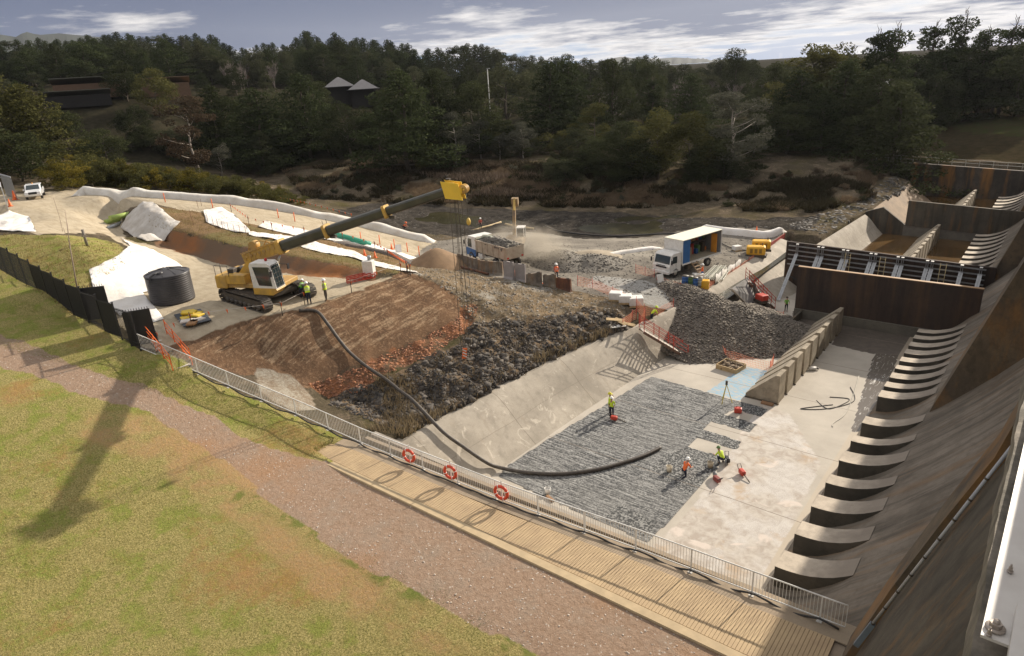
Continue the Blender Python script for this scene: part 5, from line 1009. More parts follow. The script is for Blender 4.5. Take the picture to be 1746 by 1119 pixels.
for s in (-1, 1): t.prism([(-3.7, 1.2), (1.75, 1.2), (1.95, 2.45), (-3.75, 2.45)], s*1.17-.04, s*1.17+.04, 'y'); 
t.box((-3.72, 0, 1.82), (.08, 2.3, 1.24)); t.box((1.83, 0, 1.95), (.08, 2.3, 1.5)); t.box((-1, 0, 1.2), (5.4, 2.3, .08))
for k in range(6): t.box((-3.5+k*1.02, -1.24, 1.8), (.1, .07, 1.2)); t.box((-3.5+k*1.02, 1.24, 1.8), (.1, .07, 1.2))
for s in (-1, 1): t.bar((-3.75, s*1.2, 2.47), (1.97, s*1.2, 2.47), .12)
t.build('tub', TUB, tp); t = MB(); t.box((2.05, 0, 2.62), (.7, 2.2, .06)); t.tube([(2.0, 0, 2.7), (1.2, 0, 2.82), (-.2, 0, 2.7)], .16, 8); t.build('tarp_roll', mat('pale_tarp', (.6, .62, .5), .7), tp)
P = RNG.uniform([-3.5, -1, 2.1], [1.7, 1, 2.35], (420, 3)); P[:, 2] += .45*(1-(P[:, 1]/1.1)**2)*(1-((P[:, 0]+.9)/3.2)**2); scatter_rocks('load', P, .3, AGGD, tp)
for s in (-1, 1):
    t = MB(); t.box((-3.78, s*.95, 1.35), (.05, .22, .16)); t.build('tail_light', REDLAMP, tp)
# excavator, seen from behind its arm
b0 = hit(880, 428); ex = empty('excavator', b0, R(118), 'small dusty brown excavator with its arm raised behind the tipper', 'excavator'); OXB = mat('excavator_brown', (.33, .22, .10), .7, .3, 2, col2=(.18, .13, .09))
for s in (-1, 1): t = MB(); t.box((0, s*1.0, .42), (3.2, .5, .75), bev=.3); t.build('track', TRK, ex)
t = MB(); t.box((-.3, 0, 1.35), (2.6, 2.2, .9), bev=.15); t.build('house', OXB, ex); t = MB(); t.box((.5, -.65, 2.1), (1.2, .9, 1.4), bev=.08); c_ = t.build('cab', GLASS, ex)
t = MB()
for x in (-.1, 1.1):
    for y in (-1.08, -.22): t.bar((x, y, 1.4), (x, y, 2.85), .07)
t.box((.5, -.65, 2.85), (1.35, 1.0, .07)); t.build('cab_frame', WHITE, c_)
t = MB(); t.bar((.9, .3, 1.4), (1.7, .3, 4.6), .35, .45); t.build('boom', OXB, ex); t = MB(); t.bar((1.7, .3, 4.6), (2.4, .3, 5.9), .24, .3); t.bar((1.2, .3, 2.2), (1.85, .3, 4.7), .12); t.build('arm', mat('arm_yellow', (.62, .42, .12), .6), ex); t = MB(); t.prism([(2.2, 5.9), (2.9, 6.0), (3.0, 5.3), (2.5, 4.9), (2.3, 5.3)], -.1, .7, 'y'); t.build('bucket', OXB, ex)
# ute
b0 = hit(62, 337); ut = empty('utility_vehicle', b0, R(-22), 'white utility vehicle with dark grille parked on the haul road at upper left', 'car')
WCAR = mat('car_white', (.80, .81, .82), .25, .06, coat=.6); t = MB(); t.prism([(-2.4, .45), (2.35, .42), (2.5, .7), (2.45, 1.02), (1.1, 1.16), (.5, 1.75), (-.9, 1.8), (-1.3, 1.2), (-2.45, 1.15)], -.9, .9, 'y')
o = t.build('body', WCAR, ut); md = o.modifiers.new('b', 'BEVEL'); md.width = .09; md.segments = 3
t = MB(); t.raw([(1.1, -.76, 1.19), (1.1, .76, 1.19), (.53, .68, 1.72), (.53, -.68, 1.72), (1.0, -.76, 1.15), (1.0, .76, 1.15), (.45, .68, 1.68), (.45, -.68, 1.68)], [(0, 1, 2, 3), (4, 5, 6, 7), (0, 1, 5, 4), (1, 2, 6, 5), (2, 3, 7, 6), (3, 0, 4, 7)]); t.build('windscreen', GLASS, ut)
for s in (-1, 1):
    t = MB(); t.prism([(.95, 1.2), (.45, 1.68), (-.85, 1.7), (-1.15, 1.22)], s*.905-.012, s*.905+.012, 'y'); t.build('side_window', GLASS, ut)
    t = MB(); t.box((2.42, s*.68, .92), (.12, .36, .16), bev=.04); t.build('headlight', mat('headlamp', (.75, .76, .74), .15), ut); t = MB(); t.box((.9, s*1.02, 1.2), (.12, .2, .16), bev=.04); t.build('mirror', WCAR, ut)
t = MB(); t.box((2.46, 0, .86), (.08, .95, .3), bev=.03); t.build('grille', BLACKM, ut); t = MB(); t.lathe([(.08, 0), (.08, .1), (0, .15)], 12, Matrix.Translation((0, 0, 1.82))); t.build('beacon', mat('beacon_amber', (.85, .35, .03), .3), ut)
for x in (1.55, -1.55):
    for s in (-1, 1): wheel(ut, x, s*.82, .37, .25)
# ---------------------------------------------------------------- water tank
tc_ = hit(296, 512); tank = empty('water_tank', (tc_.x, tc_.y, tc_.z-.05), 0, 'round ribbed black plastic water tank beside the white sheet', 'tank'); TR = 1.62; TH = 2.35
TP_ = mat('tank_plastic', (.028, .027, .03), .42, .25, 1.5, col2=(.05, .047, .05)); prof = [(0, 0), (TR, 0)]
for k in range(13): z = .12+k*(TH-.2)/13; prof += [(TR, z), (TR+.035, z+.05), (TR+.035, z+.1), (TR, z+.15)]
prof += [(TR, TH)]; t = MB(); t.lathe(prof, 48); t.build('wall', TP_, tank)
t = MB(); t.lathe([(TR+.06, TH-.04), (TR+.06, TH+.03), (TR-.05, TH+.06), (.9, TH+.26), (.3, TH+.38), (0, TH+.39)], 48)
for a in range(10): t.bar((.3*math.cos(a*.628), .3*math.sin(a*.628), TH+.4), (1.5*math.cos(a*.628), 1.5*math.sin(a*.628), TH+.1), .05)
t.build('lid', TP_, tank); t = MB(); t.lathe([(.25, 0), (.25, .12), (0, .14)], 18, Matrix.Translation((.5, -.75, TH+.2))); t.build('hatch', TP_, tank); t = MB(); t.tube([(.5, -.75, TH+.3), (.55, -1.25, TH+.28), (.6, -1.6, TH+.1), (.6, -1.7, TH-.25)], .06, 8); t.build('inlet_pipe', TP_, tank)
# pallet with sacks and sheets
b0 = hit(330, 545); pa = empty('sack_pile', b0, R(75), 'flat pile of yellow and white sacks on dark trays below the crane tracks', 'sack pile'); t = MB(); t.box((0, .3, .08), (1.9, 3.4, .1), bev=.03); t.box((.4, -1, .16), (1.0, 1.3, .06)); t.build('tray', mat('tray_blue_black', (.045, .055, .07), .5), pa)
for k, (x, y, z, c) in enumerate([(-.3, .2, .2, 'y'), (.3, .6, .2, 'y'), (-.2, 1.0, .32, 'y'), (.25, -.1, .34, 'y'), (-.5, -.6, .2, 'w'), (.1, -.9, .2, 'w'), (-.3, -1.2, .2, 'b'), (.2, 1.2, .2, 'y'), (-.1, .5, .45, 'y')]):
    t = MB(); t.box((x, y*1.1, z), (1.0, .68, .16), Euler((0, 0, k*.7)).to_matrix(), bev=.06); t.build('sack', {'y': mat('sack_yellow', (.72, .5, .04), .6), 'w': mat('sack_white', (.6, .55, .5), .7), 'b': mat('sack_brown', (.3, .16, .07), .8)}[c], pa)
# stairs
def stair(name, top, bot, n, wd, label, rail=True, rcol=REDP):
    top, bot = Vector(top), Vector(bot); d = bot-top; hd_ = Vector((d.x, d.y, 0)).normalized(); s = Vector((-hd_.y, hd_.x, 0)); g = empty(name, (0, 0, 0), 0, label, 'stairs')
    for k in range(n):
        p = top+d*((k+.5)/n); q = Matrix((hd_, s, Vector((0, 0, 1)))).transposed(); t = MB(); t.box(p, (d.length/n*.62, wd, .06), q, bev=.01); t.build('tread', mat('pale_tread', (.62, .57, .50), .8, .2), g)
    for e in (-1, 1):
        t = MB(); t.bar(top+s*(e*wd/2)-Vector((0, 0, .1)), bot+s*(e*wd/2)-Vector((0, 0, .1)), .06, .22); t.build('stringer', mat('brown_stringer', (.16, .09, .06), .7), g)
        if rail:
            t = MB(); o = s*(e*(wd/2+.08))
            for k in range(4): p = top+d*(k/3)+o; t.bar(p, p+Vector((0, 0, 1.25)), .05)
            for h in (1.15, .8, .45): t.bar(top+o+Vector((0, 0, h)), bot+o+Vector((0, 0, h)), .04)
            t.build('handrail', rcol, g)
    return g
stair('access_stairs', at(1094, 562, 3.15), at(1168, 606, .1), 15, 1.0, 'pale treaded stairs with red rails down the sloped wall, left of the gravel heap')
stair('access_stairs', at(1274, 478, 3.2), at(1318, 523, .1), 12, .9, 'pale treaded stairs with red rails down the sloped wall, beside the robot breaker')
stair('garden_stairs', hit(270, 578), hit(312, 628), 9, 1.1, 'short pale steps with orange plastic sides behind the left end of the white railing', True, ORANGE)
# orange safety mesh on posts
MESH_T = bpy.data.materials.new('orange_net'); MESH_T.use_nodes = True; _t = NT(MESH_T.node_tree); _b = _t.n['Principled BSDF']; _b.inputs['Base Color'].default_value = (.85, .30, .17, 1); _b.inputs['Roughness'].default_value = .7
def netting(line, h, label, post=True, mt=None, step=.14, z=None, posts=2.2, grp=None):
    P = [Vector(at(*p)) if len(p) == 3 else hit(*p) for p in line]; Q = resample(P, step); g = empty('mesh_barrier', P[0], 0, label, 'mesh barrier', grp); o = P[0]; t = MB(); m_ = mt or MESH_T
    sag = lambda i: h*(1-.10*abs(math.sin(i*step*math.pi/posts))+.05*math.sin(i*.37))
    for i, p in enumerate(Q): t.bar(p-o+Vector((0, 0, .06)), p-o+Vector((0, 0, sag(i))), .013)
    for f in np.linspace(.08, 1, max(3, int(h/.16))):
        for i in range(len(Q)-1): t.bar(Q[i]-o+Vector((0, 0, sag(i)*f)), Q[i+1]-o+Vector((0, 0, sag(i+1)*f)), .013)
    t.build('net', m_, g)
    if post:
        for p in resample(P, posts): t = MB(); t.tube([(0, 0, -.1), (0, 0, h+.12)], .025, 6); q = t.build('stake', REDP if mt is None else DKGREY, g); q.location = p-o
    return g
netting([(985, 488), (1010, 492), (1045, 507), (1085, 525)], 1.0, 'orange mesh fence running from the barriers along the pale gravel')
netting([(1085, 530), (1100, 545), (1092, 560)], 1.1, 'orange mesh fence at the head of the red stairs left of the gravel heap')
netting([(1098, 540), (1120, 545), (1148, 530)], 1.1, 'orange mesh fence between the red stairs and the gravel heap')
netting([(1062, 563), (1078, 548), (1085, 545)], 1.0, 'short orange mesh beside the timber offcuts')
netting([(1207, 500), (1232, 487), (1262, 468), (1290, 447)], 1.2, 'orange mesh fence along the wall top below the white screen')
netting([(1228, 600, 0), (1236, 612, 0), (1312, 634, 0), (1318, 622, 0)], .9, 'low orange mesh on the basin floor beside the timber box')
netting([(1084, 466), (1100, 470), (1116, 474)], .9, 'bright orange mesh in front of the box truck cab')
netting([(1120, 478), (1160, 492), (1200, 500)], .5, 'collapsed orange mesh in front of the stacked ladders')
netting([(1280, 524, 0), (1312, 540, 0), (1335, 545, 0)], .8, 'red mesh at the foot of the robot breaker')
RM = mat('red_panel', (.35, .03, .02), .6, .3)
for k, ln in enumerate([[(1288, 448), (1300, 439)], [(1306, 434), (1338, 412)]]):
    a, b = [hit(*p) for p in ln]; t = MB(); t.bar(a+Vector((0, 0, .55)), b+Vector((0, 0, .55)), .05, 1.0); t.bar(a+Vector((0, 0, 1.08)), b+Vector((0, 0, 1.08)), .08); tag(t.build('barrier_panel', RM), ['short dark red barrier panel at the wall top by the orange generators', 'long dark red barrier panel running to the brown bulkhead'][k], 'barrier')
g = empty('screen_fence', hit(1222, 480), 0, 'sagging white cloth screen on posts beside the stacked ladders', 'screen'); P = resample([hit(1219, 488), hit(1240, 474), hit(1262, 460)], .25); o_ = g.location.copy(); t = MB()
for i in range(len(P)-1):
    h0, h1 = [1.35-.25*abs(math.sin(j*.25*math.pi/2.3)) for j in (i, i+1)]; t.raw([P[i]-o_+Vector((0, 0, .25)), P[i+1]-o_+Vector((0, 0, .25)), P[i+1]-o_+Vector((0, .02, h1)), P[i]-o_+Vector((0, .02, h0))], [(0, 1, 2, 3)], 0, True)
q = t.build('cloth', GEO, g); md = q.modifiers.new('s', 'SOLIDIFY'); md.thickness = .02
for i in range(0, len(P), 8): t = MB(); t.tube([(0, 0, 0), (0, 0, 1.45)], .03, 6); q = t.build('post', DKGREY, g); q.location = P[i]-o_
# stake and flag lines
FLAGM = ORANGE
def flagline(line, label, h=1.0, stake=True, stakecol=DKGREY, flagstep=1.1, tagc='flag line'):
    P = [hit(*p) for p in line]; o = P[0]; g = empty('flag_line', o, 0, label, tagc); R_ = resample(P, 2.6); t = MB(); t.tube([p-o+Vector((0, 0, h-.06*(i % 2))) for i, p in enumerate(R_)], .012, 5); t.build('cord', mat('cord_white', (.6, .55, .5), .8), g)
    for p in resample(P, flagstep): t = MB(); t.raw([(-.14, 0, h), (.14, .02, h), (.02, .05, h-.34)], [(0, 1, 2)]); q = t.build('flag', FLAGM, g); q.location = p-o; md = q.modifiers.new('s', 'SOLIDIFY'); md.thickness = .01
    if stake:
        for p in P: t = MB(); t.tube([(0, 0, -.1), (0, 0, h+.15)], .03, 6); q = t.build('stake', stakecol, g); q.location = p-o
flagline([(272, 590), (328, 558), (482, 538), (520, 520)], 'cord with orange triangle flags on dark stakes in front of the crane tracks')
flagline([(600, 500), (684, 468), (696, 472)], 'cord with orange flags from the red ladders to the pad corner', flagstep=2.5)
flagline([(585, 412), (640, 428), (662, 442), (694, 465), (700, 470)], 'cord with orange flags on black stakes above the soil bank end')
flagline([(150, 318), (240, 320), (330, 330), (430, 337), (520, 355), (600, 376)], 'long cord with orange flags behind the pale fabric bund', .95, False)
flagline([(395, 362), (425, 385), (465, 396), (520, 404)], 'cord with orange flags across the middle of the soil bank')
def stakes(pts, h, m_, lab, grp, nm='marker_stake', cat='stake', r=.03):
    pr_ = None
    for p in pts:
        if pr_ is None: t = MB(); t.tube([(0, 0, -.1), (.01, 0, h)], r, 6); pr_ = t.build(nm, m_); q = pr_
        else: q = pr_.copy(); COL.objects.link(q)
        q.location = hit(*p); tag(q, lab, cat, grp)
stakes([(282, 345), (363, 355), (475, 372), (503, 378), (577, 404), (616, 412), (648, 417), (673, 424), (695, 430), (715, 436)], 1.15, ORANGE, 'orange plastic bollard in the row along the haul road', 'orange bollards along the haul road', 'road_bollard', 'bollard', .055)
stakes([(355, 380), (364, 384), (372, 388), (380, 391), (390, 394), (400, 397), (410, 399), (420, 401), (330, 384), (326, 372), (338, 355), (344, 352)], .95, mat('rust_star_post', (.18, .08, .05), .8), 'thin rusty star post in the row on the soil bank by the white sheet', 'rusty star posts on the soil bank', 'star_post', 'post', .022)
# cones
def cone(p, lab, grp, sc=1., cat='traffic cone'):
    global _cone
    if _cone is None:
        r = empty('traffic_cone'); t = MB(); t.box((0, 0, .02), (.38, .38, .04)); t.lathe([(.15, .04), (.03, .7), (0, .7)], 14); t.build('cone_body', ORANGE, r); t = MB(); t.lathe([(.105, .27), (.075, .42)], 14); t.build('reflective_band', WHITE, r); _cone = r
    else: r = copy_tree(_cone)
    r.location = p; r.scale = (sc,)*3; tag(r, lab, cat, grp)
_cone = None
for px, py in ((793, 452), (823, 459), (830, 461), (838, 463), (841, 464), (846, 466), (851, 467), (878, 474), (904, 482), (922, 484), (735, 436)): cone(hit(px, py, .0), 'orange cone on the rusty barriers beside the tipper truck', 'orange cones along the barriers by the tipper', 1.1)
cone(hit(26, 341), 'orange cone at the foot of the palisade fence, farther of two', None, 1.7); cone(hit(18, 352), 'orange cone near the white sheet at the left edge, nearer of two', None, 1.3)
for px, py in ((668, 425), (640, 440), (622, 436), (1290, 395)): cone(hit(px, py), 'small orange cone standing beside the drain or river bank', 'orange cones beside the drain')
# concrete and steel barriers along the haul road
BC = concrete('barrier_concrete', (.27, .235, .19), (.16, .13, .105), stain=.9, rust=.5, streakdir=(2, 2, .5), vs=1.5); BR = concrete('barrier_rust', (.22, .085, .045), (.10, .05, .035), stain=.8, rust=.5, streakdir=(2, 2, .5))
segs = [((782, 452), (823, 463), 1.5, BC, 'dark stained concrete barrier left of the stacked cones'), ((824, 464), (858, 470), 1.6, BC, 'stained concrete barrier under the rear of the tipper truck'), ((861, 474), (877, 478), 2.0, mat('grey_panel', (.33, .30, .29), .8), 'upright grey concrete panel, left of a matching pair'), ((880, 477), (897, 482), 2.0, mat('grey_panel', (.33, .30, .29), .8), 'upright grey concrete panel, right of a matching pair'), ((898, 484), (924, 486), 1.5, BC, 'stained barrier right of the grey panel pair'), ((926, 486), (948, 490), 1.5, BC, 'stained barrier left of the rusty end barrier'), ((949, 490), (974, 498), 1.5, BR, 'rusty red steel barrier at the right end of the barrier row')]
for a, b, h, m_, lab in segs:
    A, B = hit(*a), hit(*b); A.z = B.z = min(A.z, B.z)-.2; d = (B-A); L_ = d.length; g = empty('road_barrier', (A+B)/2, math.atan2(d.y, d.x), lab, 'barrier'); t = MB()
    t.prism([(-.38, 0), (.38, 0), (.3, .22), (.14, .5), (.10, h), (-.10, h), (-.14, .5), (-.3, .22)], -L_/2, L_/2, 'x'); t.build('barrier_body', m_, g); t = MB()
    for s in (-.3, .3): t.box((s*L_, 0, h+.03), (.3, .08, .06))
    t.build('lifting_eye', DKGREY, g)
t = MB(); t.tube([hit(762, 452, .2), hit(800, 462, .2), hit(833, 470, .15)], .12, 8); tag(t.build('rusty_pipe', BR), 'long rusty pipe lying in front of the concrete barriers', 'pipe')
b0 = hit(838, 443)
# big discharge pipe over the slope and basin
hose = [hit(510, 532, .1), hit(540, 535, .2), hit(560, 560, .35), hit(578, 585, .35), hit(596, 606, .3), hit(620, 628, .35), hit(640, 645, .5), hit(660, 660, .6), hit(682, 680, .7), hit(704, 698, .75), hit(728, 718, .5)]
hose += [at(757, 738, 2.85), at(790, 762, 1.9), at(825, 786, .95), at(850, 797, .30), at(900, 806, .14), at(960, 808, .14), at(1020, 800, .14), at(1065, 788, .14), at(1100, 776, .14), at(1126, 763, .16)]
def catmull(P, n=6):
    out = []
    for i in range(len(P)-1):
        p0, p1, p2, p3 = P[max(i-1, 0)], P[i], P[i+1], P[min(i+2, len(P)-1)]
        for k in range(n): t = k/n; out.append(.5*((2*p1)+(p2-p0)*t+(2*p0-5*p1+4*p2-p3)*t*t+(3*p1-p0-3*p2+p3)*t**3))
    return out+[P[-1]]
t = MB(); t.tube(catmull(hose), .125, 12); tag(t.build('discharge_hose', mat('hose_black', (.035, .03, .028), .6, .3, 5, col2=(.09, .075, .06))), 'long thick black hose from the crane pad down the slope onto the rough floor', 'hose')
for ln, lab, r in (([at(1392, 683, .0), at(1412, 697, .03), at(1440, 688, .03), at(1447, 680, .03), at(1415, 677, .03)], 'thin dark hose curled on the pale floor right of the wedge blocks', .03), ([at(1420, 690, .03), at(1365, 697, .03), at(1410, 697, .03), at(1456, 684, .03), at(1450, 660, .03)], 'thin dark hose looped toward the curved blocks', .03), ([at(1420, 728, .03), at(1421, 722, .03), at(1445, 700, .03), at(1465, 640, .03)], 'thin pale hose running along the wet strip', .025), ([hit(1325, 440, .1), hit(1345, 470, .1), at(1345, 470, 1.2), at(1368, 482, .6)], 'dark hose draped over the sloped wall beside the rust brown wall', .07), ([hit(1172, 398, .1), hit(1220, 412, .1), hit(1250, 425, .1), hit(1290, 430, .1)], 'black hose lying behind the box truck', .06), ([hit(930, 388, .2), hit(960, 398, .2), hit(1040, 405, .2), hit(1120, 402, .2), hit(1180, 400, .2)], 'long dark pipe along the river edge', .12)):
    t = MB(); t.tube(catmull(ln), r, 7); tag(t.build('thin_hose', mat('hose_pale', (.5, .48, .42), .7) if 'pale hose' in lab else RUBBER), lab, 'hose')
t = MB(); t.tube(catmull([hit(562, 402, .3), hit(590, 410, .3), hit(610, 416, .3), hit(632, 420, .25)]), .3, 10); tag(t.build('green_pipe', mat('pipe_green', (.04, .36, .24), .45, .25)), 'long green pipe lying on the roadside above the rock drain', 'pipe')
t = MB(); t.tube(catmull([hit(566, 406, .7), hit(600, 414, .6), hit(628, 421, .5)]), .16, 10); tag(t.build('green_pipe', mat('pipe_green', (.04, .36, .24), .45, .25)), 'thinner green pipe resting against the long green one', 'pipe')
# floating boom on the river
for k, ln in enumerate([[(781, 400), (800, 395), (820, 389), (835, 385), (854, 379)], [(862, 382), (880, 386), (910, 390)]]):
    P = [at(x, y, 2.62) for x, y in ln]; t = MB(); t.tube(catmull(P), .16, 8); tag(t.build('river_boom', mat('boom_tan', (.58, .44, .24), .7, .3)), ['tan floating boom angled across the river left of the excavator', 'tan floating boom to the right of the excavator arm'][k], 'boom')
# generators and site plant on the gravel pad
def genset(px, py, rz, lab, col=None):
    g = empty('generator', hit(px, py), R(rz), lab, 'generator'); t = MB(); t.box((0, 0, .95), (2.1, 1.15, 1.0), bev=.18); t.build('canopy', mat('gen_yellow', (.78, .42, .03), .45, .15), g); t = MB(); t.box((0, 0, .32), (2.3, 1.1, .28), bev=.03); t.build('skid', DKGREY, g)
    t = MB(); 
    for s in (-.5, 0, .5): t.box((s, -.585, .95), (.3, .02, .5))
    t.build('door_panel', mat('gen_dark', (.3, .17, .03), .6), g); t = MB(); t.cyl((.7, .2, 1.4), (.7, .2, 1.75), .05, n=8); t.build('exhaust', DKGREY, g)
genset(1288, 440, 20, 'orange yellow generator on the gravel pad, nearer of a pair'); genset(1297, 430, 20, 'orange yellow generator on the gravel pad, farther of a pair')
b0 = hit(1202, 493); g = empty('air_receiver', b0, R(20), 'small yellow pump cabinet beside the orange mesh corner', 'pump'); t = MB(); t.box((0, 0, .5), (.8, .7, .9), bev=.06); t.build('cabinet', mat('gen_yellow', (.78, .42, .03), .45, .15), g); t = MB(); t.lathe([(.3, -.05), (.36, 0), (.3, .05), (.2, 0)], 18, Matrix.Translation((-.7, -.1, .4)) @ Matrix.Rotation(R(90), 4, 'X'), closed=True); t.build('hose_reel', REDP, g)
for k, (px, py, c) in enumerate([(1168, 486, BLUEP), (1176, 487, mat('bin_green', (.10, .18, .06), .7)), (1184, 489, BLUEP), (1192, 488, mat('bin_pale', (.5, .5, .45), .7))]):
    g = empty('storage_drum', hit(px, py), 0, ['dark blue drum at the left end of the stacked gear', 'dull green drum beside the dark blue one', 'bright blue drum in the middle of the stacked gear', 'pale drum next to the stacked ladders'][k], 'drum'); t = MB(); t.lathe([(0, 0), (.32, 0), (.33, .3), (.3, .32), (.33, .34), (.33, .62), (.3, .64), (.33, .66), (.32, .95), (0, .95)], 18); t.build('drum_body', c, g); t = MB(); t.lathe([(.34, .93), (.34, .98), (0, .98)], 18); t.build('rim', DKGREY, g)
lad = None
for k in range(9):
    if lad is None:
        lad = empty('scaffold_ladder'); t = MB()
        for s in (-.22, .22): t.box((0, s, .05), (3.6, .05, .08))
        for q in range(12): t.box((-1.65+q*.3, 0, .05), (.05, .42, .04))
        t.build('ladder_frame', mat('pale_alloy', (.70, .70, .62), .4, .15), lad); r = lad
    else: r = copy_tree(lad)
    p = hit(1208+k*3.4, 474+k*.6-(k % 2)*2); e_ = hit(1240, 450)-hit(1200, 486); r.location = (p.x, p.y, p.z+.45+.14*(k % 3)); r.rotation_euler = (0, R(-5), math.atan2(e_.y, e_.x)+R(k*.9-3)); tag(r, 'pale alloy scaffold frame lying in the stack beside the box truck', 'scaffold frame', 'pale scaffold frames stacked beside the box truck')
for k, (px, py, s, lab) in enumerate(((1050, 512, .9, 'white wrapped pallet of bags, leftmost of three above the slope'), (1066, 517, .9, 'white wrapped pallet of bags, middle of three above the slope'), (1084, 522, 1., 'white wrapped pallet of bags, nearest the orange mesh'), (1190, 478, .8, 'white wrapped bundle behind the blue drums'), (1256, 428, .7, 'white wire crate on the gravel behind the ladders'))):
    g = empty('wrapped_pallet', hit(px, py), R(20+k*9), lab, 'pallet'); t = MB(); t.box((0, 0, .55*s), (1.3*s, 1.1*s, .75*s), bev=.07); t.build('wrapped_load', WHITE, g); t = MB()
    for q in (-.5, 0, .5): t.box((0, q*s, .09), (1.3*s, .12, .14))
    t.build('pallet_base', TIMBER, g)
t = MB(); t.box((0, 0, .5), (.7, .08, 1.0), Euler((R(-18), 0, 0)).to_matrix()); o = t.build('sign_board', WHITE); o.location = hit(1126, 484); o.rotation_euler = (0, 0, R(60)); tag(o, 'white folding sign board in front of the box truck', 'sign')
o = t.build('sign_board', WHITE); o.location = hit(680, 432); o.rotation_euler = (0, 0, R(50)); tag(o, 'white sign board leaning at the end of the green pipes', 'sign')
for k, (px, py, a, c) in enumerate(((1049, 549, 30, TIMBER), (1058, 552, -20, TIMBER), (1052, 560, 60, WHITE), (1068, 556, 10, TIMBER))):
    t = MB(); t.box((0, 0, .12), (1.6, .45, .05), bev=.01); o = t.build('timber_board', c); o.location = hit(px, py, .1); o.rotation_euler = (R(8), R(5), R(a)); tag(o, ['raw timber board leaning at the rock edge, upper left', 'raw timber board crossing the first at the rock edge', 'white pallet board at the rock edge', 'raw timber board beside the orange mesh'][k], 'board')
# toolbox/cabinet near the pad corner with red ladders
g = empty('site_cabinet', hit(631, 472), R(30), 'white cabinet standing behind the red frames at the pad corner', 'cabinet'); t = MB(); t.box((0, 0, .75), (.9, .7, 1.35), bev=.03); t.build('cabinet_body', WHITE, g); t = MB(); t.cyl((.1, .1, 1.42), (.1, .1, 1.8), .16); t.build('cap', GALV, g)
for k in range(3):
    a, b = hit(592, 486-k*2.5), hit(640, 476-k*2.5); t = MB(); d = b-a
    for z in (.15, .45): t.bar(a+Vector((0, 0, z)), b+Vector((0, 0, z)), .07)
    for q in range(8): t.bar(a+d*(q/7)+Vector((0, 0, .15)), a+d*(q/7)+Vector((0, 0, .45)), .05)
    tag(t.build('red_frame', REDP), ['red steel frame on the pad corner, nearest the slope', 'red steel frame on the pad corner, middle of three', 'red steel frame on the pad corner, nearest the cabinet'][k], 'frame')
# rolls beside the wrapped bank
for px, py, a, c, r, lab in ((211, 372, 40, mat('roll_lime', (.38, .50, .12), .6), .32, 'lime green roll of fabric beside the grey wrapped bank'), (203, 378, 40, mat('roll_lime', (.38, .50, .12), .6), .3, 'lime green roll lying outermost by the haul road'), (196, 388, 70, GALV, .22, 'grey roll of fabric at the toe of the wrapped bank')):
    p = hit(px, py, r); d = Vector((math.cos(R(a+60)), math.sin(R(a+60)), 0))*1.7; t = MB(); t.cyl(p-d, p+d, r, n=16); tag(t.build('fabric_roll', c), lab, 'roll')
# posts on the knoll
P0 = hit(149, 420); t = MB(); t.tube([(0, 0, 0), (-.05, 0, 1.6)], .13, 8); t.box((-.05, 0, 1.0), (.3, .3, .2)); o = t.build('timber_post', mat('grey_post', (.25, .22, .18), .9)); o.location = P0; tag(o, 'short weathered timber post standing on the grassy knoll', 'post')
P0 = at(134, 502, 10.4); P0.z = hz(P0.x, P0.y); t = MB(); t.tube([(0, 0, 0), (-.7, .6, 3.4), (-1.3, 1.2, 6.2)], [.06, .045, .015], 6); t.tube([(-.7, .6, 3.4), (-.85, .95, 5.2)], .015, 5); t.tube([(-.75, .65, 3.6), (-.6, .5, 5.0)], .015, 5); o = t.build('bare_pole', mat('bare_wood', (.36, .28, .22), .85)); o.location = P0; tag(o, 'thin bare leaning pole rising behind the black fence', 'pole')
P0 = hit(107, 395); t = MB(); t.tube([(0, 0, 0), (-.3, .2, 1.6), (-.75, .3, 3.6)], .02, 5); o = t.build('thin_rod', mat('bare_wood', (.36, .28, .22), .85)); o.location = P0; tag(o, 'thin dark rod leaning above the haul road beside the bare pole', 'rod')
# floor items
g = empty('survey_tripod', at(1237, 686), 0, 'yellow survey tripod on the blue marked edge of the rough floor', 'tripod'); TY = mat('tripod_yellow', (.6, .5, .08), .6)
for a in (20, 140, 260): t = MB(); t.bar((0, 0, 1.55), (.5*math.cos(R(a)), .5*math.sin(R(a)), 0), .045); t.build('leg', TY, g)
t = MB(); t.box((0, 0, 1.72), (.16, .12, .25), bev=.02); t.cyl((0, -.12, 1.75), (0, .1, 1.75), .04, n=10); t.lathe([(.1, 1.52), (.1, 1.58), (0, 1.6)], 12); t.build('instrument', DKGREY, g)
g = empty('timber_box', at(1246, 628), R(-8), 'low timber tray full of rubble on the basin floor', 'tray'); t = MB()
for a in ((0, -.8, 1.9, .08), (0, .8, 1.9, .08)): t.box((a[0], a[1], .2), (a[2], a[3], .4))
for x in (-.93, .93): t.box((x, 0, .2), (.07, 1.6, .4))
t.box((0, 0, .05), (1.8, 1.55, .06)); t.build('tray_sides', TIMBER, g); P = RNG.uniform([-.8, -.7, .15], [.8, .7, .38], (90, 3)); scatter_rocks('rubble', P, .2, rockmat('rubble_brown', (.22, .16, .10), (.08, .06, .045), 5), g)
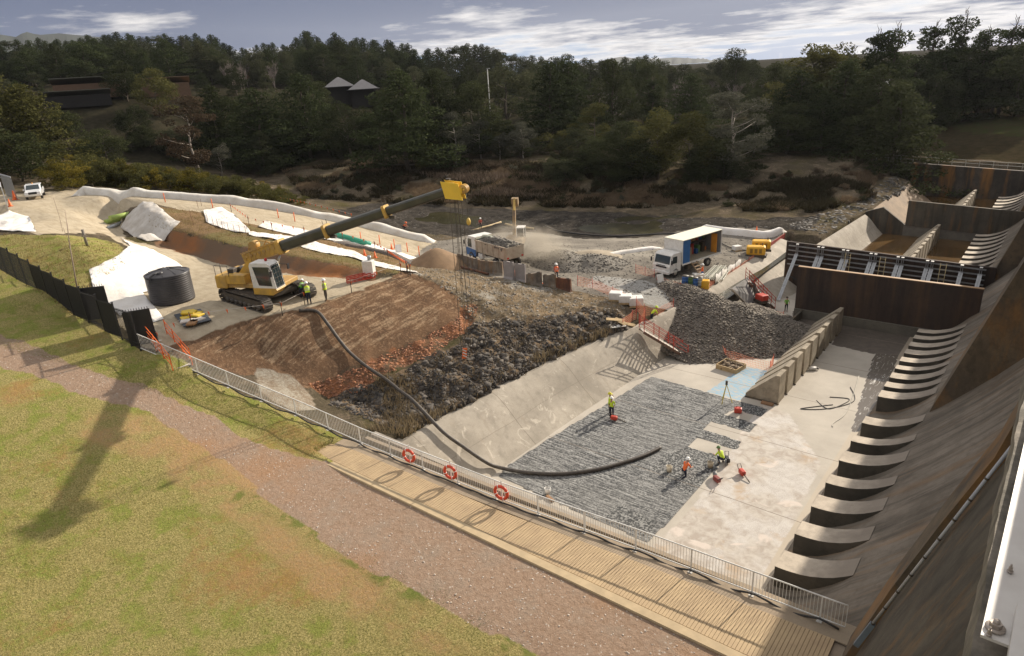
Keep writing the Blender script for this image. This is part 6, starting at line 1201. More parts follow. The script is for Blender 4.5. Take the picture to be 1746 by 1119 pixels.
def tool(px, py, rz, lab, col, kind, z=0):
    g = empty(kind, at(px, py, z), R(rz), lab, kind.replace('_', ' ')); t = MB(); t.box((0, 0, .22), (.5, .3, .32), bev=.06); t.build('motor', col, g); t = MB(); t.tube([(-.25, -.12, .3), (-.45, -.12, .55), (-.45, .12, .55), (-.25, .12, .3)], .022, 6); t.build('handle', BLACKM, g)
    if kind == 'floor_saw': t = MB(); t.lathe([(0, -.01), (.24, -.01), (.24, .01), (0, .01)], 20, Matrix.Translation((.42, -.17, .24)) @ Matrix.Rotation(R(90), 4, 'X')); t.build('blade', GALV, g)
    else: t = MB(); t.tube([(.2, 0, .2), (.95, 0, .05)], .035, 6); t.build('chisel', DKGREY, g)
    return g
tool(1222, 822, 150, 'dark red floor saw lying on the smooth floor below the kneeling worker', mat('tool_dark_red', (.25, .05, .04), .5), 'floor_saw'); tool(1265, 810, -40, 'red breaker with a black chisel lying on the smooth floor', REDP, 'breaker'); tool(1240, 788, -60, 'black floor saw under the hands of the crouching worker', BLACKM, 'floor_saw'); tool(1047, 717, 10, 'small red tool at the feet of the worker in shorts', REDP, 'breaker')
g = empty('fuel_can', at(1258, 704), R(20), 'red fuel can standing on the fingers of rough floor', 'can'); t = MB(); t.box((0, 0, .22), (.55, .36, .4), bev=.07); t.build('can_body', REDP, g); t = MB(); t.tube([(-.15, 0, .42), (-.1, 0, .52), (.1, 0, .52), (.15, 0, .42)], .025, 6); t.build('handle', REDP, g)
for px, py, lab, c in ((1141, 804, 'white bucket on the rough floor beside the kneeling worker', mat('bucket_cream', (.75, .66, .50), .5)), (1211, 797, 'tan bucket between the kneeling and crouching workers', mat('bucket_tan', (.5, .42, .3), .6)), (934, 842, 'white bucket behind the white railing on the rough floor', WHITE)):
    g = empty('bucket', at(px, py), 0, lab, 'bucket'); t = MB(); t.lathe([(0, 0), (.15, 0), (.2, .42), (.18, .42), (.14, .05), (0, .05)], 18); t.build('bucket_body', c, g); t = MB(); t.tube([(-.19, 0, .4), (-.1, .14, .44), (.1, .14, .44), (.19, 0, .4)], .01, 5); t.build('handle', GALV, g)
t = MB(); t.box((0, 0, .08), (.7, .22, .12), bev=.02); o = t.build('timber_block', mat('block_brown', (.3, .17, .09), .8)); o.location = at(938, 852); o.rotation_euler = (0, 0, R(-20)); tag(o, 'small brown timber block beside the bucket near the white railing', 'block')
t = MB(); t.box((0, 0, .1), (.9, .35, .16), bev=.03); o = t.build('timber_block', mat('block_brown', (.3, .17, .09), .8)); o.location = at(1306, 702) ; o.location = at(1308, 690); tag(o, 'brown timber block at the foot of the nearest wedge block', 'block')
g = empty('submersible_pump', at(1385, 631), R(30), 'small white pump lying right of the wedge blocks', 'pump'); t = MB(); t.cyl((-.3, 0, .15), (.3, 0, .15), .14, n=14); t.build('pump_body', WHITE, g); t = MB(); t.cyl((.3, 0, .15), (.5, 0, .12), .08, n=10); t.build('inlet', DKGREY, g)
# robot breaker on the sloped wall, with its lighter cut panel
g = empty('demolition_robot', at(1294, 524, .6), R(150), 'dark tracked demolition robot with a red body on the sloped wall', 'machine')
for s in (-1, 1): t = MB(); t.box((0, s*.55, .35), (1.8, .32, .55), bev=.2); t.build('track', TRK, g)
t = MB(); t.box((0, 0, .75), (1.5, .9, .45), bev=.08); t.build('chassis', DKGREY, g); t = MB(); t.box((-.3, 0, 1.2), (1.1, .9, .6), bev=.12); t.build('body', REDP, g)
t = MB(); t.bar((.4, 0, 1.1), (1.1, 0, 2.3), .28); t.build('boom', DKGREY, g); t = MB(); t.bar((1.1, 0, 2.3), (2.0, 0, 1.7), .2); t.bar((2.0, 0, 1.7), (2.4, 0, .7), .16); t.build('arm', DKGREY, g); t = MB(); t.box((.2, -.6, .3), (.9, .2, .3), bev=.05); t.build('outrigger', WHITE, g)
a1, a2, a3, a4 = at(1246, 493, 3.35), at(1275, 473, 3.35), at(1312, 515, .35), at(1285, 533, .2)
t = MB(); t.raw([a1, a2, a3, a4], [(0, 1, 2, 3)]); o = t.build('cut_panel', mat('wet_cut_concrete', (.25, .24, .235), .7, .5, 1.2, col2=(.10, .095, .09))); md = o.modifiers.new('s', 'SOLIDIFY'); md.thickness = .05; tag(o, 'dark wet rectangle of cut concrete on the sloped wall beneath the robot', 'cut panel')
t = MB(); t.bar(a1+Vector((0, 0, .06)), a4+Vector((0, 0, .06)), .5, .06); tag(t.build('edge_plank', mat('pale_plank', (.72, .66, .58), .7)), 'pale plank strip along the left edge of the dark cut panel', 'plank')
b0 = at(1352, 560); t = MB(); t.prism([(0, 0), (.2, 0), (.2, .9), (0, .9)], -1.8, 1.6, 'y'); o = t.build('low_wall', DARKC); o.location = (b0.x-.3, b0.y+1.5, 0); tag(o, 'low dark upstand wall between the gravel heap and rust brown wall', 'wall')
t = MB(); t.box((0, 0, 1.1), (.5, .5, 2.4), bev=.03); o = t.build('concrete_pillar', CONC); o.location = hit(1343, 430, -1.); tag(o, 'pale concrete pillar at the left end of the braced bulkhead', 'pillar')
t = MB(); t.box((0, 0, .45), (.36, .04, .85), Euler((0, R(8), 0)).to_matrix(), bev=.01); o = t.build('hazard_board', ORANGE); o.location = hit(793, 612); o.rotation_euler = (0, 0, R(60)); tag(o, 'small orange and white hazard board on the dark rocks below the ropes', 'sign'); t = MB()
for k in range(3): t.box((0, -.026, .22+k*.24), (.36, .01, .09), Euler((0, R(35), 0)).to_matrix())
t.build('stripe', WHITE, o)
t = MB(); t.tube([at(821, 660, 3.3), at(836, 756, 1.2)], .015, 5); t.tube([at(821, 660, 3.3), at(821, 660, 3.3)+Vector((0, 0, 2.2))], .02, 5) ; 
# ---------------------------------------------------------------- vegetation
def leafmat(name, a, b, tr=.25):
    m = bpy.data.materials.new(name); m.use_nodes = True; t = NT(m.node_tree); bs = t.n['Principled BSDF']; oi = t.add('ShaderNodeObjectInfo').outputs['Random']; P = t.add('ShaderNodeTexCoord').outputs['Object']
    f = t.math('ADD', t.math('MULTIPLY', t.noise(P, .6, 3), .75), t.math('MULTIPLY', oi, .65)); a, b = tuple(x*(.8 if 'grass' in name or 'straw' in name or 'mown' in name else .58) for x in a), tuple(x*(.82 if 'grass' in name or 'straw' in name or 'mown' in name else .62) for x in b); c = t.mix(t.ramp(f, .35, 1.1), a, tuple(x*1.45 for x in b)); c = t.mix(t.ramp(t.noise(P, 6, 2), .4, .7, 0, .4), c, tuple(x*1.5 for x in b)); t.l.new(c, bs.inputs['Base Color']); bs.inputs['Roughness'].default_value = .95; bs.inputs['Specular IOR Level'].default_value = .04
    tl = t.add('ShaderNodeBsdfTranslucent', {'Color': c}); mx = t.add('ShaderNodeMixShader', {'Fac': tr}); t.l.new(bs.outputs[0], mx.inputs[1]); t.l.new(tl.outputs[0], mx.inputs[2]); t.l.new(mx.outputs[0], t.n['Material Output'].inputs[0]); return m
LM = {'pine': leafmat('pine_needles', (.034, .046, .02), (.062, .078, .032), .2), 'gum': leafmat('gum_leaves', (.055, .066, .034), (.10, .105, .055)), 'olive': leafmat('olive_leaves', (.075, .08, .028), (.135, .13, .045)), 'gold': leafmat('wattle_leaves', (.10, .095, .02), (.21, .165, .03)),
      'grey': leafmat('grey_leaves', (.08, .085, .062), (.135, .135, .10)), 'dark': leafmat('dark_leaves', (.040, .050, .022), (.07, .08, .034)), 'rust': leafmat('russet_leaves', (.09, .06, .038), (.13, .10, .065))}
BARK = mat('bark', (.10, .08, .06), .9, .4, 3); PALEB = mat('pale_bark', (.42, .38, .33), .8, .4, 2, col2=(.22, .18, .15)); TWIG = mat('grey_twig', (.14, .115, .10), .9, .3)
def leaves(C, N, size, sq=.6, up=.0):
    "N small quads at centres C (n,3)"
    n = len(C); a = RNG.normal(size=(n, 3)); a /= np.linalg.norm(a, axis=1)[:, None]; b = RNG.normal(size=(n, 3)); b[:, 2] -= up; b -= (a*b).sum(1)[:, None]*a; b /= np.linalg.norm(b, axis=1)[:, None]
    s = size*RNG.uniform(.6, 1.3, (n, 1)); V = np.stack([C-a*s-b*s*sq, C+a*s-b*s*sq*.6, C+a*s*.8+b*s*sq, C-a*s*.7+b*s*sq*.8], 1).reshape(-1, 3); return V, np.arange(n*4).reshape(n, 4)
def crown_points(kind, n):
    "unit-height crowns: z from 0 to 1, radius scaled later"
    if kind == 'pine':        # layered irregular cone
        K = 34; ks = []; 
        for i in range(K):
            z = .10+.88*(i/K)**.9; r = (1-z)**.75*.40*RNG.uniform(.55, 1.1); a = i*2.4+RNG.uniform(-.5, .5); ks.append((r*math.cos(a), r*math.sin(a), z-.05*r, .14*(1-z)**.6+.035, .05))
        ks += [(0, 0, .2+.75*i/8, .12*(1-i/9)+.03, .06) for i in range(9)]
    elif kind == 'round':
        ks = []
        for i in range(34): u = RNG.normal(size=3); u /= np.linalg.norm(u); q = RNG.uniform(.55, 1); ks.append((u[0]*.34*q*(1-.25*u[2]), u[1]*.34*q*(1-.25*u[2]), .50+u[2]*.42*q, RNG.uniform(.08, .15), RNG.uniform(.07, .11)))
    elif kind == 'tall':      # gum: several separate upright puffs
        ks = []
        for i in range(26): z = RNG.uniform(.18, .96); r = .27*math.sin(math.pi*min(.95, max(.12, (z-.08)/.98)))*RNG.uniform(.4, 1.15); a = RNG.uniform(0, 6.28); ks.append((r*math.cos(a), r*math.sin(a), z, RNG.uniform(.06, .12), RNG.uniform(.04, .08)))
    elif kind == 'open':      # sparse top-heavy old pine
        ks = []
        for i in range(44): z = RNG.uniform(.16, .92); r = RNG.uniform(.02, .24)*(1.15-z*.75); a = RNG.uniform(0, 6.28); ks.append((r*math.cos(a), r*math.sin(a), z, RNG.uniform(.06, .11)*(1.25-z*.6), RNG.uniform(.025, .055)))
    else:                     # bush
        ks = []
        for i in range(18): a = RNG.uniform(0, 6.28); r = RNG.uniform(.0, .42); z = RNG.uniform(.2, .85)*(1-r*.8); ks.append((r*math.cos(a), r*math.sin(a), z, RNG.uniform(.1, .17), RNG.uniform(.08, .15)))
    ks = np.array(ks); w_ = ks[:, 3]**1.5; pick = RNG.choice(len(ks), n, p=w_/w_.sum()); u = RNG.normal(size=(n, 3)); u /= np.linalg.norm(u, axis=1)[:, None]; u *= RNG.uniform(.45, 1.08, (n, 1))**.6
    k_ = ks[pick]; return k_[:, :3]+u*np.stack([k_[:, 3], k_[:, 3], k_[:, 4]], 1), ks
PROTO = {}; SCR_ = leafmat('dry_scrub', (.15, .105, .07), (.24, .18, .12), .3)
def tree_meshes(kind, var):
    key = (kind, var)
    if key in PROTO: return PROTO[key]
    n = {'pine': 11000, 'round': 9000, 'tall': 7000, 'open': 8000, 'bush': 4500}[kind]; C, ks = crown_points(kind, n); V, Fq = leaves(C, n, {'pine': .0098, 'round': .0105, 'tall': .0095, 'open': .0095, 'bush': .0150}[kind], .55)
    cr = np_mesh('crown', V, Fq, []); me = cr.data; bpy.data.objects.remove(cr)
    t = MB(); hgt = {'pine': .95, 'round': .6, 'tall': .82, 'open': 1.0, 'bush': .35}[kind]; r0 = .016 if kind != 'bush' else .01; pts = [Vector((.012*math.sin(i*1.3+var), .012*math.cos(i*1.7+var)-.012*math.cos(var), hgt*i/6-.02)) for i in range(7)]; t.tube(pts, [r0*(1-.85*i/6)+.001 for i in range(7)], 7)
    sel = ks[RNG.permutation(len(ks))[:14]]
    for x, y, z, a, b in sel:
        z0 = max(.08, min(hgt-.03, z-.12)); base = Vector((0, 0, z0)); t.tube([base, base.lerp(Vector((x, y, z)), .5)+Vector((0, 0, -.012)), Vector((x, y, z))], [.006, .004, .0015], 5)
    if kind == 'open':
        for i in range(16): z0 = .72+.27*i/16; a = i*2.4; l = .09*(1.15-i/16); t.tube([(0, 0, z0), (l*math.cos(a), l*math.sin(a), z0+.045)], [.003, .0008], 4)
    tr = t.build('trunk', []); tm = tr.data; bpy.data.objects.remove(tr); me.materials.append(None); tm.materials.append(None); PROTO[key] = (me, tm); return PROTO[key]
TREE_N = 0
def tree(pos, h, kind, lm, label, group=None, name='tree', wd=1., bark=None, var=None, cat='tree'):
    global TREE_N; TREE_N += 1; var = TREE_N % 4 if var is None else var; cm, tm = tree_meshes(kind, var)
    g = empty(name, pos, RNG.uniform(0, 6.28), label, cat, group); g.scale = (h*wd, h*wd, h)
    for nm, me, mt in (('crown', cm, lm), ('trunk', tm, bark or BARK)):
        o = bpy.data.objects.new(nm, me); COL.objects.link(o); o.parent = g; o.material_slots[0].link = 'OBJECT'; o.material_slots[0].material = mt
    return g
def bare(pos, h, label, group, name='bare_tree', mt=None, seed=0, wd=.3):
    key = ('bare', seed % 3)
    if key not in PROTO:
        t = MB(); rr = random.Random(seed % 3)
        def br(p, d, L_, r, dep):
            q = p+d*L_; t.tube([p, (p+q)/2+Vector((rr.uniform(-.01, .01), rr.uniform(-.01, .01), 0)), q], [r, r*.8, r*.6], 4)
            if dep:
                for k in range(5 if dep > 1 else 6): nd = (d+Vector((rr.uniform(-.55, .55), rr.uniform(-.55, .55), rr.uniform(.0, .45)))).normalized(); br(p.lerp(q, rr.uniform(.35, 1)), nd, L_*rr.uniform(.45, .7), r*.5, dep-1)
        br(Vector((0, 0, -.02)), Vector((0, 0, 1)), .42, .012, 4); o = t.build('branches', []); PROTO[key] = o.data; o.data.materials.append(None); bpy.data.objects.remove(o)
    o = bpy.data.objects.new(name, PROTO[key]); COL.objects.link(o); o.material_slots[0].link = 'OBJECT'; o.material_slots[0].material = mt or TWIG; o.location = pos; o.scale = (h*1.0*wd/.3*.8, h*wd/.3*.8, h*.92); o.rotation_euler = (0, 0, seed*1.3); tag(o, label, 'tree', group)
def place(px, dist, top, kind, lm, label, group=None, name='tree', wd=1., bark=None, zmin=None, cat='tree'):
    b = bearing(px); x, y = b[0]*dist, b[1]*dist; z = hz(x, y)-.2; h = top_z((x, y, z), top); h = max(2.5, h); return tree(Vector((x, y, z)), h, kind, lm, label, group, name, wd, bark, cat=cat)
def placeb(px, py, top, kind, lm, label, group=None, name='tree', wd=1., bark=None, cat='tree'):
    p = hit(px, py); h = max(1.2, top_z(p, top)); return tree(p-Vector((0, 0, .15)), h, kind, lm, label, group, name, wd, bark, cat=cat)
# skyline of pines and gums on the far ridge
sky_l = [(-40, 70), (0, 68), (60, 66), (110, 62), (170, 56), (230, 52), (290, 52), (345, 55), (380, 57), (400, 72), (450, 76), (500, 66), (530, 52), (570, 54), (620, 60), (665, 66), (705, 72), (730, 84), (780, 72), (830, 66), (870, 80), (905, 86), (940, 92), (965, 84), (1000, 98), (1050, 96), (1105, 90), (1150, 104), (1200, 104), (1255, 84), (1300, 104), (1340, 100)]
G1 = 'dark pines along the skyline of the far ridge'
for i in range(120):
    px = -80+i*12.2+random.uniform(-5, 5); top = float(np.interp(px, [a for a, _ in sky_l], [b for _, b in sky_l]))+random.uniform(-3, 9); d = float(np.interp(px, [0, 500, 850, 1300], [400, 400, 350, 300]))+random.uniform(-25, 35)
    if px < 760 and random.random() < .85: place(px, d, top+2, 'pine', LM['pine'], 'dark pine in the solid row on the far skyline ridge', G1, 'pine_tree', 1.15)
    else: place(px, d, top+4, random.choice(['round', 'tall', 'pine']), random.choice([LM['gum'], LM['dark'], LM['dark']]), 'dark rounded gum tree on the far skyline', 'gum trees on the far skyline', 'gum_tree', 1.2)
# middle belt: fill the hillside with trees of mixed kinds
kinds = [('pine', 'pine', 'pine_tree', 'dark green pine in the mixed belt beyond the river', 1.25), ('round', 'dark', 'oak_tree', 'dark bushy round tree in the mixed belt beyond the river', 1.25), ('tall', 'gum', 'gum_tree', 'dull green gum tree in the mixed belt beyond the river', 1.35), ('round', 'gum', 'gum_tree', 'dull green gum tree in the mixed belt beyond the river', 1.3)]
for row, (d0, tops) in enumerate([(300, [(0, 100), (250, 95), (500, 90), (850, 100), (1100, 115), (1300, 120), (1500, 95), (1746, 90)]), (245, [(0, 112), (250, 118), (500, 108), (850, 118), (1100, 135), (1300, 135), (1746, 100)]), (200, [(0, 140), (300, 165), (500, 150), (700, 130), (850, 140), (1100, 170), (1300, 150), (1746, 120)])]):
    for i in range(34):
        px = -60+i*55+row*21+random.uniform(-16, 16)
        if row > 0 and (80 < px < 300 or 545 < px < 640): continue
        top = float(np.interp(px, [a for a, _ in tops], [b for _, b in tops]))+random.uniform(-12, 18); k = random.choice(kinds); place(px, d0+random.uniform(-20, 20), top, k[0], LM[k[1]], k[3], {'pine_tree': 'pines in the mixed belt beyond the river', 'oak_tree': 'bushy trees in the mixed belt beyond the river', 'gum_tree': 'gum trees in the mixed belt beyond the river'}[k[2]], k[2], k[4])
for i in range(90):
    px = random.uniform(-80, 760); place(px, random.uniform(285, 375), float(np.interp(px, [a for a, _ in sky_l], [b for _, b in sky_l]))+random.uniform(10, 34), random.choice(['pine', 'pine', 'round']), LM[random.choice(['pine', 'dark', 'pine', 'gum'])], 'dark tree on the slope just below the skyline pines', 'trees just below the skyline pines', 'pine_tree', 1.5)
# named trees
for a in [(215, 215, 100, 'round', 'dark', 'large dark bushy tree beside the low shed', 'oak_tree', 1.35), (262, 205, 112, 'round', 'olive', 'olive topped tree behind the large dark bushy one', 'gum_tree', 1.2), (355, 180, 145, 'pine', 'dark', 'conical tree on the rise right of the low shed', 'pine_tree', 1.3), (430, 170, 150, 'pine', 'pine', 'broad pine standing left of the golden wattle', 'pine_tree', 1.4),
          (510, 175, 125, 'pine', 'pine', 'pine just left of the twin roofed pavilion', 'pine_tree', 1.4), (680, 148, 118, 'pine', 'pine', 'very large dark layered pine in the centre of the far bank', 'pine_tree', 1.5), (735, 160, 120, 'pine', 'dark', 'tall dark pine right of the very large layered one', 'pine_tree', 1.4), (800, 165, 135, 'round', 'dark', 'dark round tree behind the grey gums', 'oak_tree', 1.4),
          (860, 190, 100, 'tall', 'gum', 'tall dull gum above the grey gums', 'gum_tree', 1.5), (935, 165, 105, 'pine', 'pine', 'dark double pine, left half, on the far bank', 'pine_tree', 1.3), (965, 170, 100, 'pine', 'pine', 'dark double pine, right half, on the far bank', 'pine_tree', 1.3), (1045, 180, 100, 'pine', 'dark', 'dark pine before the grey poplars', 'pine_tree', 1.3), (1105, 210, 90, 'round', 'dark', 'single round crowned tree breaking the skyline right of centre', 'oak_tree', .9),
          (1115, 185, 130, 'open', 'pine', 'flat layered pine before the poplars', 'pine_tree', 1.3), (1180, 175, 125, 'pine', 'pine', 'rounded dark pine in front of the poplars', 'pine_tree', 1.5), (1256, 230, 78, 'round', 'dark', 'tall narrow crowned tree on the skyline right of the poplars', 'oak_tree', .8), (1325, 175, 105, 'pine', 'dark', 'mid green pine left of the large right hand clump', 'pine_tree', 1.4),
          (1390, 165, 78, 'tall', 'olive', 'tall olive tree at the left of the right hand clump', 'gum_tree', 1.4), (1430, 165, 66, 'round', 'olive', 'tallest olive crowned tree in the right hand clump', 'gum_tree', 1.2), (1370, 150, 120, 'pine', 'pine', 'big dark tree at the foot of the right hand clump', 'pine_tree', 1.5), (1450, 150, 100, 'pine', 'pine', 'dense dark pine below the tallest olive tree', 'pine_tree', 1.4),
          (1495, 165, 45, 'open', 'pine', 'dead topped conifer, left of two against the sky', 'pine_tree', 1.), (1527, 165, 36, 'open', 'pine', 'dead topped conifer, right of two against the sky', 'pine_tree', 1.1), (1510, 145, 110, 'pine', 'dark', 'broad pine under the dead topped conifers', 'pine_tree', 1.5), (1550, 140, 140, 'pine', 'dark', 'broad lit pine beside the grassy far slope', 'pine_tree', 1.4),
          (1595, 190, 34, 'open', 'pine', 'open dead topped pine at right, first of the far right row', 'pine_tree', 1.1), (1640, 195, 14, 'open', 'pine', 'tallest open dead topped pine at right', 'pine_tree', 1.1), (1685, 190, 44, 'open', 'pine', 'spreading pine between the tallest and last ones', 'pine_tree', 1.4), (1728, 195, 26, 'open', 'pine', 'last open pine at the right edge', 'pine_tree', 1.2), (1570, 180, 95, 'pine', 'pine', 'dark filler pine behind the grassy far slope, leftmost', 'pine_tree', 1.6),
          (1620, 185, 90, 'pine', 'pine', 'dark filler pine behind the grassy far slope, second', 'pine_tree', 1.6), (1665, 188, 85, 'round', 'dark', 'dark filler tree behind the pale far fence', 'oak_tree', 1.6), (1715, 188, 80, 'pine', 'pine', 'dark filler pine behind the pale far fence, right', 'pine_tree', 1.7), (1755, 185, 60, 'round', 'dark', 'dark tree cut by the right edge', 'oak_tree', 1.4), (1600, 175, 120, 'round', 'dark', 'low dark tree at the top of the far slope', 'oak_tree', 1.5), (1690, 200, 105, 'round', 'dark', 'low dark tree behind the pale far fence', 'oak_tree', 1.6)]:
    place(a[0], a[1], a[2], a[3], LM[a[4]], a[5], None, a[6], a[7])
for a in [(10, 300, 88, 'round', 'olive', 'very large olive tree at the left edge', 'gum_tree', 1.0), (-60, 300, 80, 'round', 'olive', 'huge tree cut by the left edge', 'gum_tree', 1.1), (75, 295, 140, 'pine', 'olive', 'big lit tree right of the one at the left edge', 'gum_tree', 1.5), (130, 290, 185, 'round', 'dark', 'dark sprawling tree behind the golden shrubs', 'oak_tree', 1.5), (40, 310, 210, 'round', 'dark', 'dark tree behind the parked white vehicle', 'oak_tree', 1.7), (185, 285, 215, 'round', 'dark', 'low dark tree above the golden shrubs', 'oak_tree', 1.5), (235, 240, 175, 'round', 'dark', 'dark shrubby tree below the low shed', 'oak_tree', 1.4),
          (338, 300, 163, 'tall', 'rust', 'russet tall gum with a pale trunk behind the bund', 'gum_tree', 1.25), (380, 300, 240, 'tall', 'grey', 'grey leaved gum right of the russet one', 'gum_tree', 1.2), (455, 300, 222, 'pine', 'gum', 'green conical shrub tree above the bund', 'gum_tree', 1.3), (415, 295, 235, 'round', 'dark', 'dark shrub tree left of the conical one', 'oak_tree', 1.3), (475, 262, 205, 'round', 'gold', 'golden wattle, left of two', 'wattle', 1.2), (510, 268, 225, 'round', 'gold', 'golden wattle, right of two', 'wattle', 1.3), (535, 255, 190, 'tall', 'grey', 'grey sapling gum right of the golden wattle', 'gum_tree', 1.2),
          (600, 275, 165, 'round', 'dark', 'dark green tree below the pavilion', 'oak_tree', 1.3), (560, 260, 180, 'round', 'gum', 'dull tree left below the pavilion', 'gum_tree', 1.2), (650, 268, 185, 'tall', 'gum', 'slim gum left of the very large pine', 'gum_tree', 1.2), (735, 290, 240, 'bush', 'olive', 'yellow green bush at the foot of the large pine', 'shrub', 1.3), (780, 285, 190, 'tall', 'grey', 'grey gum with drooping crown, first on the far bank', 'gum_tree', 1.2), (820, 270, 205, 'tall', 'grey', 'grey gum with drooping crown, second on the far bank', 'gum_tree', 1.3), (853, 272, 222, 'tall', 'grey', 'small pale gum between the grey gums', 'gum_tree', 1.2), (893, 270, 203, 'round', 'grey', 'widest grey gum on the far bank', 'gum_tree', 1.2),
          (955, 280, 232, 'tall', 'gum', 'slender green gum right of the widest grey gum', 'gum_tree', 1.2), (1015, 270, 175, 'tall', 'olive', 'olive gum above the big dark thicket', 'gum_tree', 1.3), (985, 285, 205, 'round', 'gum', 'dull tree at the left of the big dark thicket', 'gum_tree', 1.4), (1060, 300, 200, 'round', 'dark', 'dark rounded thicket tree, left', 'oak_tree', 1.3), (1120, 305, 175, 'round', 'olive', 'olive topped thicket tree, middle', 'gum_tree', 1.2), (1175, 305, 185, 'round', 'olive', 'olive topped thicket tree, right', 'gum_tree', 1.2), (1020, 295, 225, 'round', 'dark', 'low dark thicket tree at the water', 'oak_tree', 1.6), (1100, 312, 240, 'round', 'dark', 'low dark thicket tree beside the mud bank', 'oak_tree', 1.8), (1205, 308, 230, 'round', 'dark', 'low dark thicket tree, far right', 'oak_tree', 1.6),
          (1245, 300, 155, 'tall', 'grey', 'pale grey green gum right of the thicket', 'gum_tree', 1.4), (1285, 270, 190, 'pine', 'dark', 'dark tree behind the pale gum', 'pine_tree', 1.5), (1340, 262, 170, 'round', 'dark', 'dark tree at the foot of the right clump, first', 'oak_tree', 1.5), (1400, 262, 160, 'pine', 'pine', 'dark tree at the foot of the right clump, second', 'pine_tree', 1.5), (1460, 255, 165, 'round', 'dark', 'dark tree at the foot of the right clump, third', 'oak_tree', 1.5), (1520, 250, 170, 'pine', 'pine', 'dark tree at the foot of the right clump, nearest the end wall', 'pine_tree', 1.6)]:
    placeb(a[0], a[1], a[2], a[3], LM[a[4]], a[5], None, a[6], a[7], PALEB if a[4] in ('rust', 'grey') else None)
UG = 'undergrowth bushes on the wooded hillside'
for i in range(80):     # undergrowth closes the belt down to the ground
    px = random.uniform(-60, 1560); py = float(np.interp(px, [-60, 200, 450, 700, 1000, 1250, 1500], [285, 262, 272, 275, 272, 262, 250]))-abs(random.gauss(0, 26))
    if 90 < px < 300 and py < 240 and random.random() < .6: continue
    placeb(px, py, py-random.uniform(24, 54), random.choice(['round', 'bush', 'bush']), random.choice([LM['dark'], LM['dark'], LM['gum'], LM['pine'], LM['olive']]), 'low dark bush in the undergrowth of the wooded hillside', UG, 'shrub', random.uniform(1.3, 2.2), None, 'shrub')
for i in range(64):     # golden willow scrub behind the bund
    px = 100+i*6.6+random.uniform(-5, 5); py = float(np.interp(px, [100, 250, 400, 520], [320, 322, 334, 354]))+random.uniform(-10, 3); top = float(np.interp(px, [100, 160, 260, 380, 460, 520], [262, 256, 274, 292, 306, 330]))+random.uniform(-8, 8)
    placeb(px, py, top, 'bush', LM['olive'] if random.random() < .55 else LM['gold'], 'olive and gold scrub bush in the hedge behind the fabric bund', 'scrub bushes in the hedge behind the fabric bund', 'shrub', 1.3, None, 'shrub')
for i in range(46):     # poplars and bare trees
    px, d, tp_ = (random.uniform(1150, 1330), random.uniform(215, 280), random.uniform(108, 122)) if i < 18 else ((random.uniform(980, 1240), random.uniform(185, 240), random.uniform(118, 150)) if i < 34 else (random.uniform(385, 470), random.uniform(250, 330), random.uniform(82, 100)))
    b = bearing(px); x, y = b[0]*d, b[1]*d; z = hz(x, y); bare(Vector((x, y, z)), top_z((x, y, z), tp_), 'bare grey winter poplar among the evergreens', 'bare winter poplars among the evergreens', 'poplar_tree', mat('poplar_grey', (.20, .165, .15), .9), i)
for i in range(42):
    px = random.uniform(940, 1275); py = random.uniform(280, 314); placeb(px, py, py-random.uniform(22, 50), random.choice(['round', 'bush']), LM[random.choice(['dark', 'dark', 'gum'])], 'dark bush at the foot of the big dark thicket', 'dark bushes at the foot of the big thicket', 'shrub', 1.7, None, 'shrub')
for i in range(100):     # small shrubs on the far bank
    px, py = random.uniform(500, 1500), 0; py = float(np.interp(px, [500, 700, 900, 1250, 1500], [300, 305, 300, 318, 300]))+random.uniform(-14, 42); placeb(px, py, py-random.uniform(6, 17), 'bush', random.choice([LM['dark'], LM['rust'], LM['rust'], LM['gum'], LM['grey'], SCR_]), 'small dull shrub on the far bank scrub', 'small shrubs on the far bank', 'shrub', 1.5, None, 'shrub')
# dry grass, reeds, rank scrub: uncountable
def blades(name, polys, n, h, wd, mt, lean=.3, inbasin=False):
    P = []
    per = n//len(polys)
    for poly in polys:
        xs_ = [p[0] for p in poly]; ys_ = [p[1] for p in poly]; c = 0
        while c < per:
            a = RNG.uniform(min(xs_), max(xs_), 400); b = RNG.uniform(min(ys_), max(ys_), 400); ok = inpoly(a, b, poly)
            for x, y in zip(a[ok], b[ok]):
                q = hit(x, y)
                if name == 'scrub_grass' and fbm(q.x, q.y, .16, 3, 5) < .42+.12*vnoise(q.x, q.y, 1., 2): continue
                if name == 'dark_scrub' and fbm(q.x, q.y, .22, 4, 19) < .52: continue
                if name == 'rank_grass' and vnoise(q.x, q.y, .12, 9) < .6: continue
                if name == 'weeds' and vnoise(q.x, q.y, 1.3, 5) < .55: continue
                P.append((q.x, q.y, q.z)); c += 1
                if c >= per: break
    P = np.array(P); m = len(P); P = np.repeat(P, 3, 0)+RNG.normal(size=(m*3, 3))*[.12, .12, 0]; m = len(P); a = RNG.uniform(0, 6.28, m); s = np.stack([np.cos(a), np.sin(a), np.zeros(m)], 1)*wd*RNG.uniform(.6, 1.3, (m, 1)); t = RNG.normal(size=(m, 3))*lean; t[:, 2] = 1; t *= h*RNG.uniform(.5, 1.25, (m, 1))
    V = np.stack([P-s-[0, 0, .05], P+s-[0, 0, .05], P+t], 1).reshape(-1, 3); return tag(np_mesh(name, V, np.arange(m*3).reshape(m, 3), mt), kind='stuff')
STRAW = leafmat('straw', (.24, .185, .115), (.36, .29, .18), .3); SCR = leafmat('scrub_grass', (.16, .115, .075), (.27, .205, .135), .3); GRN = leafmat('green_grass', (.12, .17, .04), (.20, .25, .07), .3)
